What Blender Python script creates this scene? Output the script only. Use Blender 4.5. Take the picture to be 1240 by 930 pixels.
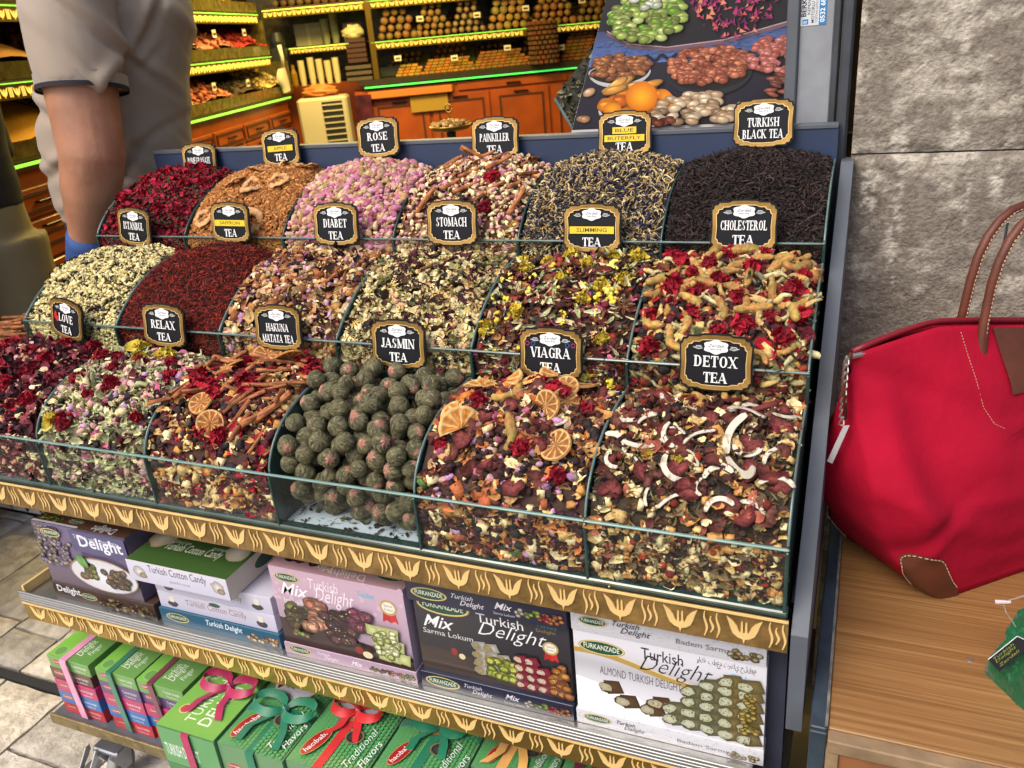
import bpy, math, random
import numpy as np
from mathutils import Vector, Matrix
random.seed(7)
rng = np.random.default_rng(11)
SC = bpy.context.scene
COL = SC.collection
for o in list(bpy.data.objects): bpy.data.objects.remove(o)

# ------------------------------------------------------------------ camera
# stand coordinates: X along the stand front (right end = 0), Y into the shop, Z up, front glass rim = 0
GROUND = -0.82
cam_d = bpy.data.cameras.new('camera'); cam = bpy.data.objects.new('camera', cam_d); COL.objects.link(cam)
Rw = [[0.92208, 0.37751, -0.08521], [0.07643, -0.39348, -0.91615], [-0.37939, 0.83825, -0.39168]]
cam.matrix_world = Matrix(((Rw[0][0], -Rw[1][0], -Rw[2][0], 0.05113), (Rw[0][1], -Rw[1][1], -Rw[2][1], -0.85319),
                           (Rw[0][2], -Rw[1][2], -Rw[2][2], 0.58057), (0, 0, 0, 1)))
cam_d.sensor_width = 36.0; cam_d.lens = 997.45/1240*36
cam_d.clip_start = 0.05; cam_d.clip_end = 200
cam_d.dof.use_dof = True; cam_d.dof.focus_distance = 1.35; cam_d.dof.aperture_fstop = 9
SC.camera = cam
# ------------------------------------------------------------------ world, sun, lamps
SUN_EL, SUN_AZ = math.radians(52), math.radians(205)     # azimuth of the direction the light comes from, from +Y clockwise
w = bpy.data.worlds.new('World'); SC.world = w; w.use_nodes = True
nt = w.node_tree; bg = nt.nodes['Background']; sk = nt.nodes.new('ShaderNodeTexSky')
sk.sky_type = 'NISHITA'; sk.sun_disc = False; sk.sun_elevation = SUN_EL; sk.sun_rotation = SUN_AZ
sk.air_density = 1.0; sk.dust_density = 4.0; sk.ozone_density = 0.6
nt.links.new(sk.outputs[0], bg.inputs[0]); bg.inputs[1].default_value = 0.15
sl = bpy.data.lights.new('sun', 'SUN'); sl.energy = 1.1; sl.angle = math.radians(28); sl.color = (1.0, .95, .88)
so = bpy.data.objects.new('sun', sl); COL.objects.link(so)
sd = Vector((math.sin(SUN_AZ)*math.cos(SUN_EL), math.cos(SUN_AZ)*math.cos(SUN_EL), math.sin(SUN_EL)))
so.rotation_euler = sd.to_track_quat('Z', 'Y').to_euler()
SC.view_settings.view_transform = 'Standard'; SC.view_settings.look = 'None'
SC.view_settings.exposure = 0.64; SC.view_settings.gamma = 1
SC.cycles.max_bounces = 6; SC.cycles.transparent_max_bounces = 12
SC.cycles.use_denoising = True
def area(name, loc, size, power, col):
    l = bpy.data.lights.new(name, 'AREA'); l.energy = power; l.color = col; l.shape = 'RECTANGLE'; l.size = size[0]; l.size_y = size[1]
    o = bpy.data.objects.new(name, l); COL.objects.link(o); o.location = loc
    return o
WARM = (1.0, .76, .22)
LAMPS = [((-3.0, 2.0, 1.55), 30), ((-2.2, 3.7, 1.5), 46), ((-0.9, 2.9, 1.55), 9), ((-3.2, 3.6, 1.5), 38)]
for k, (p, e) in enumerate(LAMPS): area('shop_lamp_light', p, (.9, .25), e, WARM)

# ------------------------------------------------------------------ colour and noise helpers
def hx(h, m=1.0):
    h = h.lstrip('#'); r = []
    for i in (0, 2, 4):
        c = int(h[i:i+2], 16)/255; c = c/12.92 if c <= .04045 else ((c+.055)/1.055)**2.4
        r.append(c*m)
    return tuple(r)
def vnoise(x, y, seed=0):
    xi = np.floor(x).astype(np.int64); yi = np.floor(y).astype(np.int64); fx = x-xi; fy = y-yi
    def h(a, b):
        n = (a*374761393+b*668265263+seed*1442695041) & 0x7fffffff; n = ((n ^ (n >> 13))*1274126177) & 0x7fffffff
        return ((n ^ (n >> 16)) & 0xffff)/65535.0
    ux = fx*fx*(3-2*fx); uy = fy*fy*(3-2*fy)
    return (h(xi, yi)*(1-ux)+h(xi+1, yi)*ux)*(1-uy)+(h(xi, yi+1)*(1-ux)+h(xi+1, yi+1)*ux)*uy
def fbm(x, y, seed=0, o=4):
    s = 0; a = .5; t = 0
    for i in range(o): s = s+a*vnoise(x*2**i, y*2**i, seed+i*17); t += a; a *= .5
    return s/t

# ------------------------------------------------------------------ materials
MATS = {}
def mat(name, col=(.5, .5, .5), rough=.6, metal=0., attr=False, bump=None, noise=None, coat=0, spec=.5, emit=None, sheen=0):
    """bump=(scale,strength,dist); noise=(scale,lo,hi) multiplies the colour"""
    if name in MATS: return MATS[name]
    m = bpy.data.materials.new(name); m.use_nodes = True; n = m.node_tree.nodes; L = m.node_tree.links; b = n['Principled BSDF']
    b.inputs['Roughness'].default_value = rough; b.inputs['Metallic'].default_value = metal
    b.inputs['Specular IOR Level'].default_value = spec; b.inputs['Coat Weight'].default_value = coat; b.inputs['Coat Roughness'].default_value = .12
    b.inputs['Sheen Weight'].default_value = sheen
    src = None
    if attr:
        a = n.new('ShaderNodeVertexColor'); a.layer_name = 'Col'; src = a.outputs[0]
    else: b.inputs['Base Color'].default_value = (*col, 1)
    tc = n.new('ShaderNodeTexCoord')
    if noise:
        t = n.new('ShaderNodeTexNoise'); t.inputs['Scale'].default_value = noise[0]; t.inputs['Detail'].default_value = 6; L.new(tc.outputs['Object'], t.inputs[0])
        mr = n.new('ShaderNodeMapRange'); mr.inputs[1].default_value = .3; mr.inputs[2].default_value = .7; mr.inputs[3].default_value = noise[1]; mr.inputs[4].default_value = noise[2]; L.new(t.outputs[0], mr.inputs[0])
        mx = n.new('ShaderNodeMix'); mx.data_type = 'RGBA'; mx.blend_type = 'MULTIPLY'; mx.inputs[0].default_value = 1
        if src: L.new(src, mx.inputs[6])
        else: mx.inputs[6].default_value = (*col, 1)
        L.new(mr.outputs[0], mx.inputs[7]); src = mx.outputs[2]
    if src: L.new(src, b.inputs['Base Color'])
    if bump:
        t = n.new('ShaderNodeTexNoise'); t.inputs['Scale'].default_value = bump[0]; t.inputs['Detail'].default_value = 8; L.new(tc.outputs['Object'], t.inputs[0])
        bp = n.new('ShaderNodeBump'); bp.inputs['Strength'].default_value = bump[1]; bp.inputs['Distance'].default_value = bump[2]
        L.new(t.outputs[0], bp.inputs['Height']); L.new(bp.outputs[0], b.inputs['Normal'])
    if emit: b.inputs['Emission Color'].default_value = (*emit[0], 1); b.inputs['Emission Strength'].default_value = emit[1]
    MATS[name] = m; return m
M_BOT = mat('dried_botanical', attr=True, rough=.75, noise=(260, .72, 1.25), bump=(420, .5, .0015), spec=.3)
M_PIECE = mat('dried_piece', attr=True, rough=.72, noise=(7, .62, 1.3), bump=(13, 1.0, .0022), spec=.3)
M_PRINT = mat('printed_card', attr=True, rough=.32, coat=.5, spec=.5)
M_PAINT = mat('painted_lettering', attr=True, rough=.45)
M_BLACK = mat('sign_black', hx('121318'), rough=.5, spec=.25, noise=(40, .8, 1.2))
M_SGOLD = mat('sign_gold', hx('b08a4c'), rough=.34, metal=.75, bump=(60, .25, .001), noise=(22, .6, 1.3))
M_GOLD = mat('fascia_gold_foil', hx('917240'), rough=.36, metal=.45, bump=(130, .8, .002), noise=(45, .6, 1.3))
M_MOTIF = mat('motif_bright_gold', hx('fad48c'), rough=.3, metal=.3, noise=(30, .9, 1.08))
M_EDGE = mat('glass_edge_green', hx('5b706b'), rough=.12, spec=.7, noise=(30, .75, 1.3))
M_EDGED = mat('glass_edge_dark', hx('26403c'), rough=.15, spec=.7, noise=(30, .7, 1.3))
M_EDGEL = mat('glass_edge_light', hx('6f8f87'), rough=.3, spec=.35, noise=(16, .8, 1.2))
M_FRAME = mat('stand_grey_paint', hx('555a62'), rough=.5, noise=(14, .85, 1.12), bump=(160, .12, .001))
M_NAVY = mat('stand_navy_paint', hx('2c3a55'), rough=.45, noise=(9, .85, 1.12), bump=(60, .08, .001))
M_DARK = mat('dark_metal', hx('23262b'), rough=.5, noise=(12, .8, 1.2))
M_ALU = mat('aluminium', hx('b9b9b6'), rough=.3, metal=.85, noise=(20, .85, 1.1))
M_WHITE = mat('white_base_panel', hx('c9d4dd'), rough=.4)
M_CARD = mat('carton_card', attr=True, rough=.45, coat=.15, noise=(18, .94, 1.04))
def glass_mat(name, tint, refl=1.0):
    m = bpy.data.materials.new(name); m.use_nodes = True; n = m.node_tree.nodes; L = m.node_tree.links
    n.remove(n['Principled BSDF']); out = n['Material Output']
    t = n.new('ShaderNodeBsdfTransparent'); t.inputs[0].default_value = (*tint, 1)
    g = n.new('ShaderNodeBsdfGlossy'); g.inputs['Roughness'].default_value = .04; f = n.new('ShaderNodeFresnel'); f.inputs[0].default_value = 1.45
    mu = n.new('ShaderNodeMath'); mu.operation = 'MULTIPLY'; mu.inputs[1].default_value = refl; L.new(f.outputs[0], mu.inputs[0])
    ge = n.new('ShaderNodeNewGeometry'); iv = n.new('ShaderNodeMath'); iv.operation = 'SUBTRACT'; iv.inputs[0].default_value = 1; L.new(ge.outputs['Backfacing'], iv.inputs[1]); m2 = n.new('ShaderNodeMath'); m2.operation = 'MULTIPLY'; L.new(mu.outputs[0], m2.inputs[0]); L.new(iv.outputs[0], m2.inputs[1]); mu = m2
    mx = n.new('ShaderNodeMixShader'); L.new(mu.outputs[0], mx.inputs[0]); L.new(t.outputs[0], mx.inputs[1]); L.new(g.outputs[0], mx.inputs[2]); L.new(mx.outputs[0], out.inputs[0])
    return m
M_GLASS = glass_mat('clear_glass', (.965, .985, .98), 1.7)

# ------------------------------------------------------------------ object helpers
def tag(o, label=None, cat=None, group=None, kind=None):
    if label: o['label'] = label
    if cat: o['category'] = cat
    if group: o['group'] = group
    if kind: o['kind'] = kind
    return o
def thing(name, label, cat, loc=(0, 0, 0), group=None, rot=(0, 0, 0)):
    o = bpy.data.objects.new(name, None); COL.objects.link(o); o.location = loc; o.rotation_euler = rot; o.empty_display_size = .02
    return tag(o, label, cat, group)
def mesh(name, V, F, cols=None, smooth=False, mats=None):
    V = np.asarray(V, np.float32).reshape(-1, 3); me = bpy.data.meshes.new(name)
    if isinstance(F, np.ndarray):
        nf, k = F.shape; me.vertices.add(len(V)); me.vertices.foreach_set('co', V.ravel())
        me.loops.add(nf*k); me.loops.foreach_set('vertex_index', F.astype(np.int32).ravel())
        me.polygons.add(nf); me.polygons.foreach_set('loop_start', np.arange(0, nf*k, k, dtype=np.int32)); me.update(calc_edges=True)
    else:
        me.from_pydata(V.tolist(), [], F); me.update()
    if cols is not None:
        a = me.color_attributes.new('Col', 'FLOAT_COLOR', 'POINT'); c = np.ones((len(V), 4), np.float32); c[:, :3] = np.clip(np.asarray(cols), 0, 1); a.data.foreach_set('color', c.ravel())
    if smooth: me.polygons.foreach_set('use_smooth', np.ones(len(me.polygons), dtype=bool))
    return me
def put(name, me, m, parent=None, loc=None, rot=None, scale=None, kind=None):
    o = bpy.data.objects.new(name, me); COL.objects.link(o)
    if m is not None and len(me.materials) == 0: me.materials.append(m)
    if parent: o.parent = parent
    if loc is not None: o.location = loc
    if rot is not None: o.rotation_euler = rot
    if scale is not None: o.scale = scale if hasattr(scale, '__len__') else (scale,)*3
    if kind: o['kind'] = kind
    return o
class MB:
    def __init__(s): s.V = []; s.F = []; s.C = []; s.c = (.5, .5, .5)
    def add(s, V, F, c=None):
        o = len(s.V); s.V += [tuple(v) for v in V]; s.F += [tuple(i+o for i in f) for f in F]
        if c is not None and len(c) and hasattr(c[0], '__len__'): s.C += [tuple(k) for k in c]
        else: s.C += [tuple(c if c is not None else s.c)]*len(V)
        return s
    def box(s, x0, x1, y0, y1, z0, z1, c=None, bev=0):
        if bev <= 0:
            V = [(x, y, z) for x in (x0, x1) for y in (y0, y1) for z in (z0, z1)]
            F = [(0, 1, 3, 2), (4, 6, 7, 5), (0, 4, 5, 1), (2, 3, 7, 6), (0, 2, 6, 4), (1, 5, 7, 3)]
            return s.add(V, F, c)
        b = min(bev, (x1-x0)*.45, (y1-y0)*.45, (z1-z0)*.45)
        def oct_(x0, x1, y0, y1, z): return [(x0+b, y0, z), (x1-b, y0, z), (x1, y0+b, z), (x1, y1-b, z), (x1-b, y1, z), (x0+b, y1, z), (x0, y1-b, z), (x0, y0+b, z)]
        rings = [oct_(x0+b, x1-b, y0+b, y1-b, z0), oct_(x0, x1, y0, y1, z0+b), oct_(x0, x1, y0, y1, z1-b), oct_(x0+b, x1-b, y0+b, y1-b, z1)]
        V = sum(rings, []); F = [tuple(range(7, -1, -1)), tuple(range(24, 32))]
        for r in range(3):
            for i in range(8): j = (i+1) % 8; F.append((r*8+i, r*8+j, r*8+8+j, r*8+8+i))
        return s.add(V, F, c)
    def tube(s, pts, r, n=8, c=None, cap=True, flat=1.0):
        pts = [Vector(p) for p in pts]; k = len(pts); rr = r if hasattr(r, '__len__') else [r]*k
        V = []; F = []; up = None
        for i, p in enumerate(pts):
            t = (pts[min(i+1, k-1)]-pts[max(i-1, 0)]).normalized()
            if up is None: up = t.orthogonal().normalized()
            up = (up-t*up.dot(t)); up = up.normalized() if up.length > 1e-6 else t.orthogonal().normalized()
            sd_ = t.cross(up)
            for j in range(n):
                a = 2*math.pi*j/n; V.append(p+up*math.cos(a)*rr[i]+sd_*math.sin(a)*rr[i]*flat)
        for i in range(k-1):
            for j in range(n): F.append((i*n+j, i*n+(j+1) % n, (i+1)*n+(j+1) % n, (i+1)*n+j))
        if cap: F.append(tuple(range(n-1, -1, -1))); F.append(tuple((k-1)*n+j for j in range(n)))
        return s.add(V, F, c)
    def prism(s, poly, plane, d0, d1, c=None):
        """poly 2-D outline; plane 'xz' (extruded in y), 'yz' (in x) or 'xy' (in z)"""
        mp = {'xz': lambda a, b, d: (a, d, b), 'yz': lambda a, b, d: (d, a, b), 'xy': lambda a, b, d: (a, b, d)}[plane]
        n = len(poly); V = [mp(a, b, d0) for a, b in poly]+[mp(a, b, d1) for a, b in poly]
        F = [tuple(range(n)), tuple(range(2*n-1, n-1, -1))]+[(i, (i+1) % n+0, (i+1) % n+n, i+n) for i in range(n)]
        return s.add(V, F, c)
    def lathe(s, prof, cx=0, cy=0, n=16, c=None):
        V = []; F = []
        for r, z in prof:
            for j in range(n): a = 2*math.pi*j/n; V.append((cx+r*math.cos(a), cy+r*math.sin(a), z))
        for i in range(len(prof)-1):
            for j in range(n): F.append((i*n+j, i*n+(j+1) % n, (i+1)*n+(j+1) % n, (i+1)*n+j))
        F.append(tuple(range(n-1, -1, -1))); F.append(tuple((len(prof)-1)*n+j for j in range(n)))
        return s.add(V, F, c)
    def me(s, name, smooth=False, cols=False):
        m = mesh(name, s.V, s.F, s.C if cols else None, smooth)
        import bmesh
        b = bmesh.new(); b.from_mesh(m); bmesh.ops.recalc_face_normals(b, faces=b.faces); b.to_mesh(m); b.free()
        return m
    def put(s, name, m, parent=None, smooth=False, cols=False, origin=None, loc=None, kind=None, rot=None):
        if origin is not None:
            s.V = [(v[0]-origin[0], v[1]-origin[1], v[2]-origin[2]) for v in s.V]; loc = origin if loc is None else loc
        return put(name, s.me(name, smooth, cols), m, parent, loc, rot, kind=kind)
def shade_auto(o, ang=35):
    me = o.data
    me.polygons.foreach_set('use_smooth', np.ones(len(me.polygons), dtype=bool))
    try: me.set_sharp_from_angle(angle=math.radians(ang))
    except Exception: pass
    return o

# ------------------------------------------------------------------ lettering
_TX = {}
def font_poly(body, shear=0, off=0):
    k = (body, shear, off)
    if k in _TX: return _TX[k]
    c = bpy.data.curves.new('txt', 'FONT'); c.body = body; c.shear = shear; c.offset = off; c.resolution_u = 2
    o = bpy.data.objects.new('txt', c); COL.objects.link(o); m = o.to_mesh()
    V = np.array([v.co[:2] for v in m.vertices]).reshape(-1, 2); F = [tuple(p.vertices) for p in m.polygons]
    o.to_mesh_clear(); bpy.data.objects.remove(o); bpy.data.curves.remove(c)
    if len(V) == 0: V = np.zeros((1, 2))
    V = V-V.min(0); _TX[k] = (V, F); return _TX[k]
# a display serif: thick stems, thin bars, slab feet
G = {'A': (.86, ['d,.04,.0,.44,1,.07', 'd,.40,1,.74,0,.2', 'h,.18,.62,.3', 'f,.04,0', 'f,.74,0']),
 'B': (.76, ['S,.14', 'a,.34,.76,.22,.24,-90,90', 'a,.36,.27,.28,.27,-90,90', 'h,.14,.36,.96', 'h,.14,.4,.52', 'h,.14,.4,.04']),
 'C': (.8, ['a,.46,.5,.38,.5,45,315', 'v,.75,.66,.98,.07', 'v,.75,.04,.28,.07']),
 'D': (.82, ['S,.14', 'a,.32,.5,.4,.5,-90,90', 'h,.14,.36,.96', 'h,.14,.36,.04']),
 'E': (.7, ['S,.14', 'h,.14,.62,.96', 'h,.14,.52,.5', 'h,.14,.64,.04', 'v,.6,.76,1,.07', 'v,.5,.38,.62,.06', 'v,.62,0,.26,.07']),
 'F': (.68, ['S,.14', 'h,.14,.62,.96', 'h,.14,.52,.5', 'v,.6,.76,1,.07', 'v,.5,.38,.62,.06']),
 'G': (.86, ['a,.46,.5,.38,.5,45,315', 'v,.75,.66,.98,.07', 'v,.7,.04,.44,.18', 'h,.54,.84,.45']),
 'H': (.86, ['S,.14', 'S,.7', 'h,.14,.7,.5']), 'I': (.32, ['S,.14']),
 'J': (.56, ['v,.38,.2,1,.2', 'f,.38,1', 'a,.22,.2,.2,.22,180,360']),
 'K': (.84, ['S,.14', 'd,.2,.42,.66,1,.07', 'd,.34,.56,.72,0,.2', 'f,.72,0', 'f,.66,1']),
 'L': (.68, ['S,.14', 'h,.14,.62,.04', 'v,.6,0,.3,.07']),
 'M': (1.02, ['v,.1,0,1,.08', 'f,.1,0', 'S,.88', 'd,.12,1,.46,.05,.2', 'd,.46,.05,.84,1,.07']),
 'N': (.86, ['v,.12,0,1,.08', 'f,.12,0', 'v,.74,0,1,.08', 'f,.74,1', 'd,.12,1,.72,0,.2']),
 'O': (.86, ['a,.43,.5,.38,.5,0,360']), 'P': (.72, ['S,.14', 'a,.34,.74,.26,.26,-90,90', 'h,.14,.36,.96', 'h,.14,.36,.48']),
 'R': (.82, ['S,.14', 'a,.34,.74,.25,.26,-90,90', 'h,.14,.36,.96', 'h,.14,.36,.5', 'd,.38,.5,.68,0,.2', 'f,.7,0']),
 'S': (.68, ['a,.32,.74,.24,.26,60,270', 'a,.32,.26,.26,.26,-120,90', 'v,.56,.72,.98,.06', 'v,.08,.02,.28,.06']),
 'T': (.74, ['S,.37', 'h,.04,.7,.96', 'v,.05,.72,1,.07', 'v,.69,.72,1,.07']),
 'U': (.82, ['v,.14,.3,1,.2', 'f,.14,1', 'v,.7,.3,1,.08', 'f,.7,1', 'a,.42,.32,.32,.33,180,360']),
 'V': (.84, ['d,.12,1,.42,0,.2', 'd,.42,0,.74,1,.07', 'f,.12,1', 'f,.74,1']),
 'X': (.84, ['d,.14,1,.7,0,.2', 'd,.12,0,.7,1,.07', 'f,.12,1', 'f,.72,1', 'f,.12,0', 'f,.72,0']),
 'Y': (.84, ['d,.12,1,.4,.45,.19', 'd,.42,.45,.74,1,.07', 'v,.42,0,.5,.19', 'f,.12,1', 'f,.74,1', 'f,.42,0']),
 ' ': (.4, [])}
def serif_polys(txt, trk=.05):
    out = []; x = 0
    for ch in txt:
        adv, ops = G.get(ch, G['I'])
        def R(a, b, c, d): out.append([(x+a, b), (x+c, b), (x+c, d), (x+a, d)])
        for op in ops:
            q = op.split(','); n = [float(t) for t in q[1:]]
            if q[0] == 'S': R(n[0]-.1, 0, n[0]+.1, 1); R(n[0]-.18, 0, n[0]+.18, .07); R(n[0]-.18, .93, n[0]+.18, 1)
            elif q[0] == 'v': R(n[0]-n[3]/2, n[1], n[0]+n[3]/2, n[2])
            elif q[0] == 'h': R(n[0], n[2]-.045, n[1], n[2]+.045)
            elif q[0] == 'f': y = .0 if n[1] < .5 else .93; R(n[0]-.17, y, n[0]+.17, y+.07)
            elif q[0] == 'd':
                hw = n[4]/2; out.append([(x+n[0]-hw, n[1]), (x+n[0]+hw, n[1]), (x+n[2]+hw, n[3]), (x+n[2]-hw, n[3])])
            elif q[0] == 'a':
                cx, cy, rx, ry, a0, a1 = n; k = max(4, int(abs(a1-a0)/24))
                P = []
                for i in range(k+1):
                    a = math.radians(a0+(a1-a0)*i/k); t = .08+.13*abs(math.cos(a)); P.append(((x+cx+rx*math.cos(a), cy+ry*math.sin(a)), (x+cx+(rx-t)*math.cos(a), cy+(ry-max(.08, t*.7))*math.sin(a))))
                for i in range(k): out.append([P[i][0], P[i+1][0], P[i+1][1], P[i][1]])
        x += adv+trk
    return out, x-trk
class Print:
    """flat print: coloured shapes on a card, each a hair above the last; local x right, y up, z out of the card"""
    def __init__(s, z0=.0003, dz=.000006): s.V = []; s.F = []; s.C = []; s.z = z0; s.dz = dz
    def poly(s, pts, c, cc=None):
        o = len(s.V); s.z += s.dz; n = len(pts)
        s.V += [(p[0], p[1], s.z) for p in pts]; s.C += [c]*n
        if cc is None: s.F.append(tuple(range(o, o+n)))
        else:
            s.V.append((sum(p[0] for p in pts)/n, sum(p[1] for p in pts)/n, s.z)); s.C.append(cc)
            s.F += [(o+i, o+(i+1) % n, o+n) for i in range(n)]
        return s
    def rect(s, x0, y0, x1, y1, c, c2=None):
        s.poly([(x0, y0), (x1, y0), (x1, y1), (x0, y1)], c)
        if c2: s.C[-2:] = [c2, c2]
        return s
    def ell(s, x, y, rx, ry, c, cc=None, n=14, rot=0, wob=0):
        ca, sa = math.cos(rot), math.sin(rot); P = []
        for i in range(n):
            a = 2*math.pi*i/n; k = 1+wob*(random.random()-.5)*2; u, v = rx*k*math.cos(a), ry*k*math.sin(a); P.append((x+u*ca-v*sa, y+u*sa+v*ca))
        return s.poly(P, c, cc)
    def stroke(s, pts, wd, c):
        for i in range(len(pts)-1):
            (a, b), (d, e) = pts[i], pts[i+1]; L = math.hypot(d-a, e-b) or 1; nx, ny = -(e-b)/L*wd/2, (d-a)/L*wd/2
            s.poly([(a+nx, b+ny), (a-nx, b-ny), (d-nx, e-ny), (d+nx, e+ny)], c)
        return s
    def text(s, body, x, y, h, c, width=None, shear=0, off=0, rot=0, align='l'):
        V, F = font_poly(body, shear, off); hh = font_poly('H')[0][:, 1].max(); k = h/hh; kx = k
        if width: kx = width/max(V[:, 0].max(), 1e-4)
        wd = V[:, 0].max()*kx; dx = -wd/2 if align == 'c' else (-wd if align == 'r' else 0)
        ca, sa = math.cos(rot), math.sin(rot); s.z += s.dz; o = len(s.V)
        for a, b in V: u = a*kx+dx; v = b*k; s.V.append((x+u*ca-v*sa, y+u*sa+v*ca, s.z)); s.C.append(c)
        s.F += [tuple(i+o for i in f) for f in F]; return s
    def serif(s, body, x, y, h, c, width=None):
        P, wd = serif_polys(body); k = (width/wd) if width else h*.9
        for p in P: s.poly([(x+(a-wd/2)*k, y+b*h) for a, b in p], c)
        return s
    def put(s, name, parent, m=None, loc=(0, 0, 0), rot=(0, 0, 0)):
        if m is None: m = M_PRINT
        return put(name, mesh(name, s.V, s.F, s.C), m, parent, loc, rot)
FRONT = (math.pi/2, 0, 0)          # print on a face that looks towards -Y
# ------------------------------------------------------------------ dried pieces: (V, F, shade factor, absolute colour, weight)
def tpl(V, F, mul=None, ab=None, wt=None):
    V = np.array(V, float); n = len(V); T = []
    for f in F:
        for i in range(1, len(f)-1): T.append((f[0], f[i], f[i+1]))
    return dict(V=V, F=np.array(T, int), m=np.ones(n) if mul is None else np.array(mul, float), a=np.zeros((n, 3)) if ab is None else np.array(ab, float), w=np.zeros(n) if wt is None else np.array(wt, float))
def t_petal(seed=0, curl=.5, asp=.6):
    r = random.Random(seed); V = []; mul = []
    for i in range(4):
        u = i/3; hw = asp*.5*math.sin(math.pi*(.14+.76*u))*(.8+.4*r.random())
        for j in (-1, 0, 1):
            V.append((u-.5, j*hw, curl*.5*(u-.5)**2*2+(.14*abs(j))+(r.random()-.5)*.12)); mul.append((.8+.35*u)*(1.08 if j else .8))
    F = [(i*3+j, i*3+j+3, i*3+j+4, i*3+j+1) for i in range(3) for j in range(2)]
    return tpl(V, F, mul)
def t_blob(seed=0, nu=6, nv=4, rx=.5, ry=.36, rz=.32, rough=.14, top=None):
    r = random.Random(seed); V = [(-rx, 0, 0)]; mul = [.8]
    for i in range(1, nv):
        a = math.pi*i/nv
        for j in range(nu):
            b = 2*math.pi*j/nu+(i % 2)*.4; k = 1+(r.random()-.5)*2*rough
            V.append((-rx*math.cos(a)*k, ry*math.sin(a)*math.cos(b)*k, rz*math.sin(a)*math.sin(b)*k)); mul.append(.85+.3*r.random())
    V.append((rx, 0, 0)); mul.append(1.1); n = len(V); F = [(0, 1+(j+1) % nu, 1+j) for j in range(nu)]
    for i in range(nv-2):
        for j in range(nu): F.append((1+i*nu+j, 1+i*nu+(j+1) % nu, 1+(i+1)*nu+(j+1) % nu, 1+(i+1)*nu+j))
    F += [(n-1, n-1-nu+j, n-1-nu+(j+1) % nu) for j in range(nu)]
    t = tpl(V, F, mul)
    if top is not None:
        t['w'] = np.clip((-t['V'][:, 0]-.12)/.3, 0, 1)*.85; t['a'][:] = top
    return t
def t_strand(seed=0, n=3, seg=3, bend=.35, r=.05, twist=.2):
    q = random.Random(seed); V = []; mul = []; ph = q.random()*6
    for i in range(seg+1):
        u = i/seg-.5; cy = bend*math.sin(ph+u*3.2)*.4; cz = twist*math.sin(ph*2+u*4.5)*.4; rr = r*(1-.5*abs(u)*1.6)
        for j in range(n): a = 2*math.pi*j/n; V.append((u, cy+rr*math.cos(a)*1.4, cz+rr*math.sin(a))); mul.append(.8+.4*q.random())
    F = [(i*n+j, i*n+(j+1) % n, (i+1)*n+(j+1) % n, (i+1)*n+j) for i in range(seg) for j in range(n)]
    return tpl(V, F, mul)
def t_flower(seed=0, n=8, cen=(.6, .38, .05)):
    V = [(0, 0, .12)]; ab = [cen]; w = [1]; F = []; mul = [1]
    for j in range(n):
        a = 2*math.pi*j/n; V += [(.17*math.cos(a-.25), .17*math.sin(a-.25), .06), (.17*math.cos(a+.25), .17*math.sin(a+.25), .06), (.5*math.cos(a+.18), .5*math.sin(a+.18), -.1), (.5*math.cos(a-.18), .5*math.sin(a-.18), -.12)]
        ab += [cen]*4; w += [.9, .9, 0, 0]; mul += [.9, .9, 1.05, 1.05]; k = 1+4*j
        F += [(0, k, k+1), (k, k+3, k+2, k+1)]
    return tpl(V, F, mul, ab, w)
def t_chunk(seed=0, sx=.5, sy=.4, sz=.25):
    r = random.Random(seed); V = [((x+(r.random()-.5)*.35)*sx, (y+(r.random()-.5)*.35)*sy, (z+(r.random()-.5)*.35)*sz) for x in (-1, 1) for y in (-1, 1) for z in (-1, 1)]
    return tpl(V, [(0, 1, 3, 2), (4, 6, 7, 5), (0, 4, 5, 1), (2, 3, 7, 6), (0, 2, 6, 4), (1, 5, 7, 3)], [.85+.3*r.random() for _ in range(8)])
def t_cluster(seed=0, n=9, br=.17):
    r = random.Random(seed); parts = []
    for k in range(n):
        a = r.random()*6.28; d = .36*math.sqrt(r.random()); b = t_blob(seed*31+k, 5, 3, br, br, br, .1); b['V'] += np.array([d*math.cos(a), d*math.sin(a), .25*(1-d*2)*.6+r.random()*.06]); b['m'] *= .85+.3*r.random(); parts.append(b)
    return join_t(parts)
def join_t(ps):
    o = 0; F = []
    for p in ps: F.append(p['F']+o); o += len(p['V'])
    return dict(V=np.concatenate([p['V'] for p in ps]), F=np.concatenate(F), m=np.concatenate([p['m'] for p in ps]), a=np.concatenate([p['a'] for p in ps]), w=np.concatenate([p['w'] for p in ps]))
T = dict(petal=[t_petal(i, .6*(i % 3), .45+.12*(i % 4)) for i in range(8)], leaf=[t_petal(i+20, .3, .32) for i in range(5)],
 bud=[t_blob(i, 6, 4, .5, .3, .3, .1, (.30, .25, .10)) for i in range(5)], blob=[t_blob(i+9, 6, 4, .5, .38, .34, .16) for i in range(6)],
 berry=[t_blob(i+40, 7, 5, .5, .48, .48, .05) for i in range(3)], strand=[t_strand(i) for i in range(8)], thick=[t_strand(i+50, 4, 4, .6, .11, .5) for i in range(8)],
 curlp=[t_strand(i+90, 4, 4, 1.1, .085, .8) for i in range(8)], flower=[t_flower(i, 7+i % 3) for i in range(3)], chunk=[t_chunk(i) for i in range(6)], flake=[t_chunk(i+30, .5, .35, .07) for i in range(6)],
 cluster=[t_cluster(i) for i in range(4)], gran=[t_chunk(i+60, .5, .3, .25) for i in range(4)])
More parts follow.
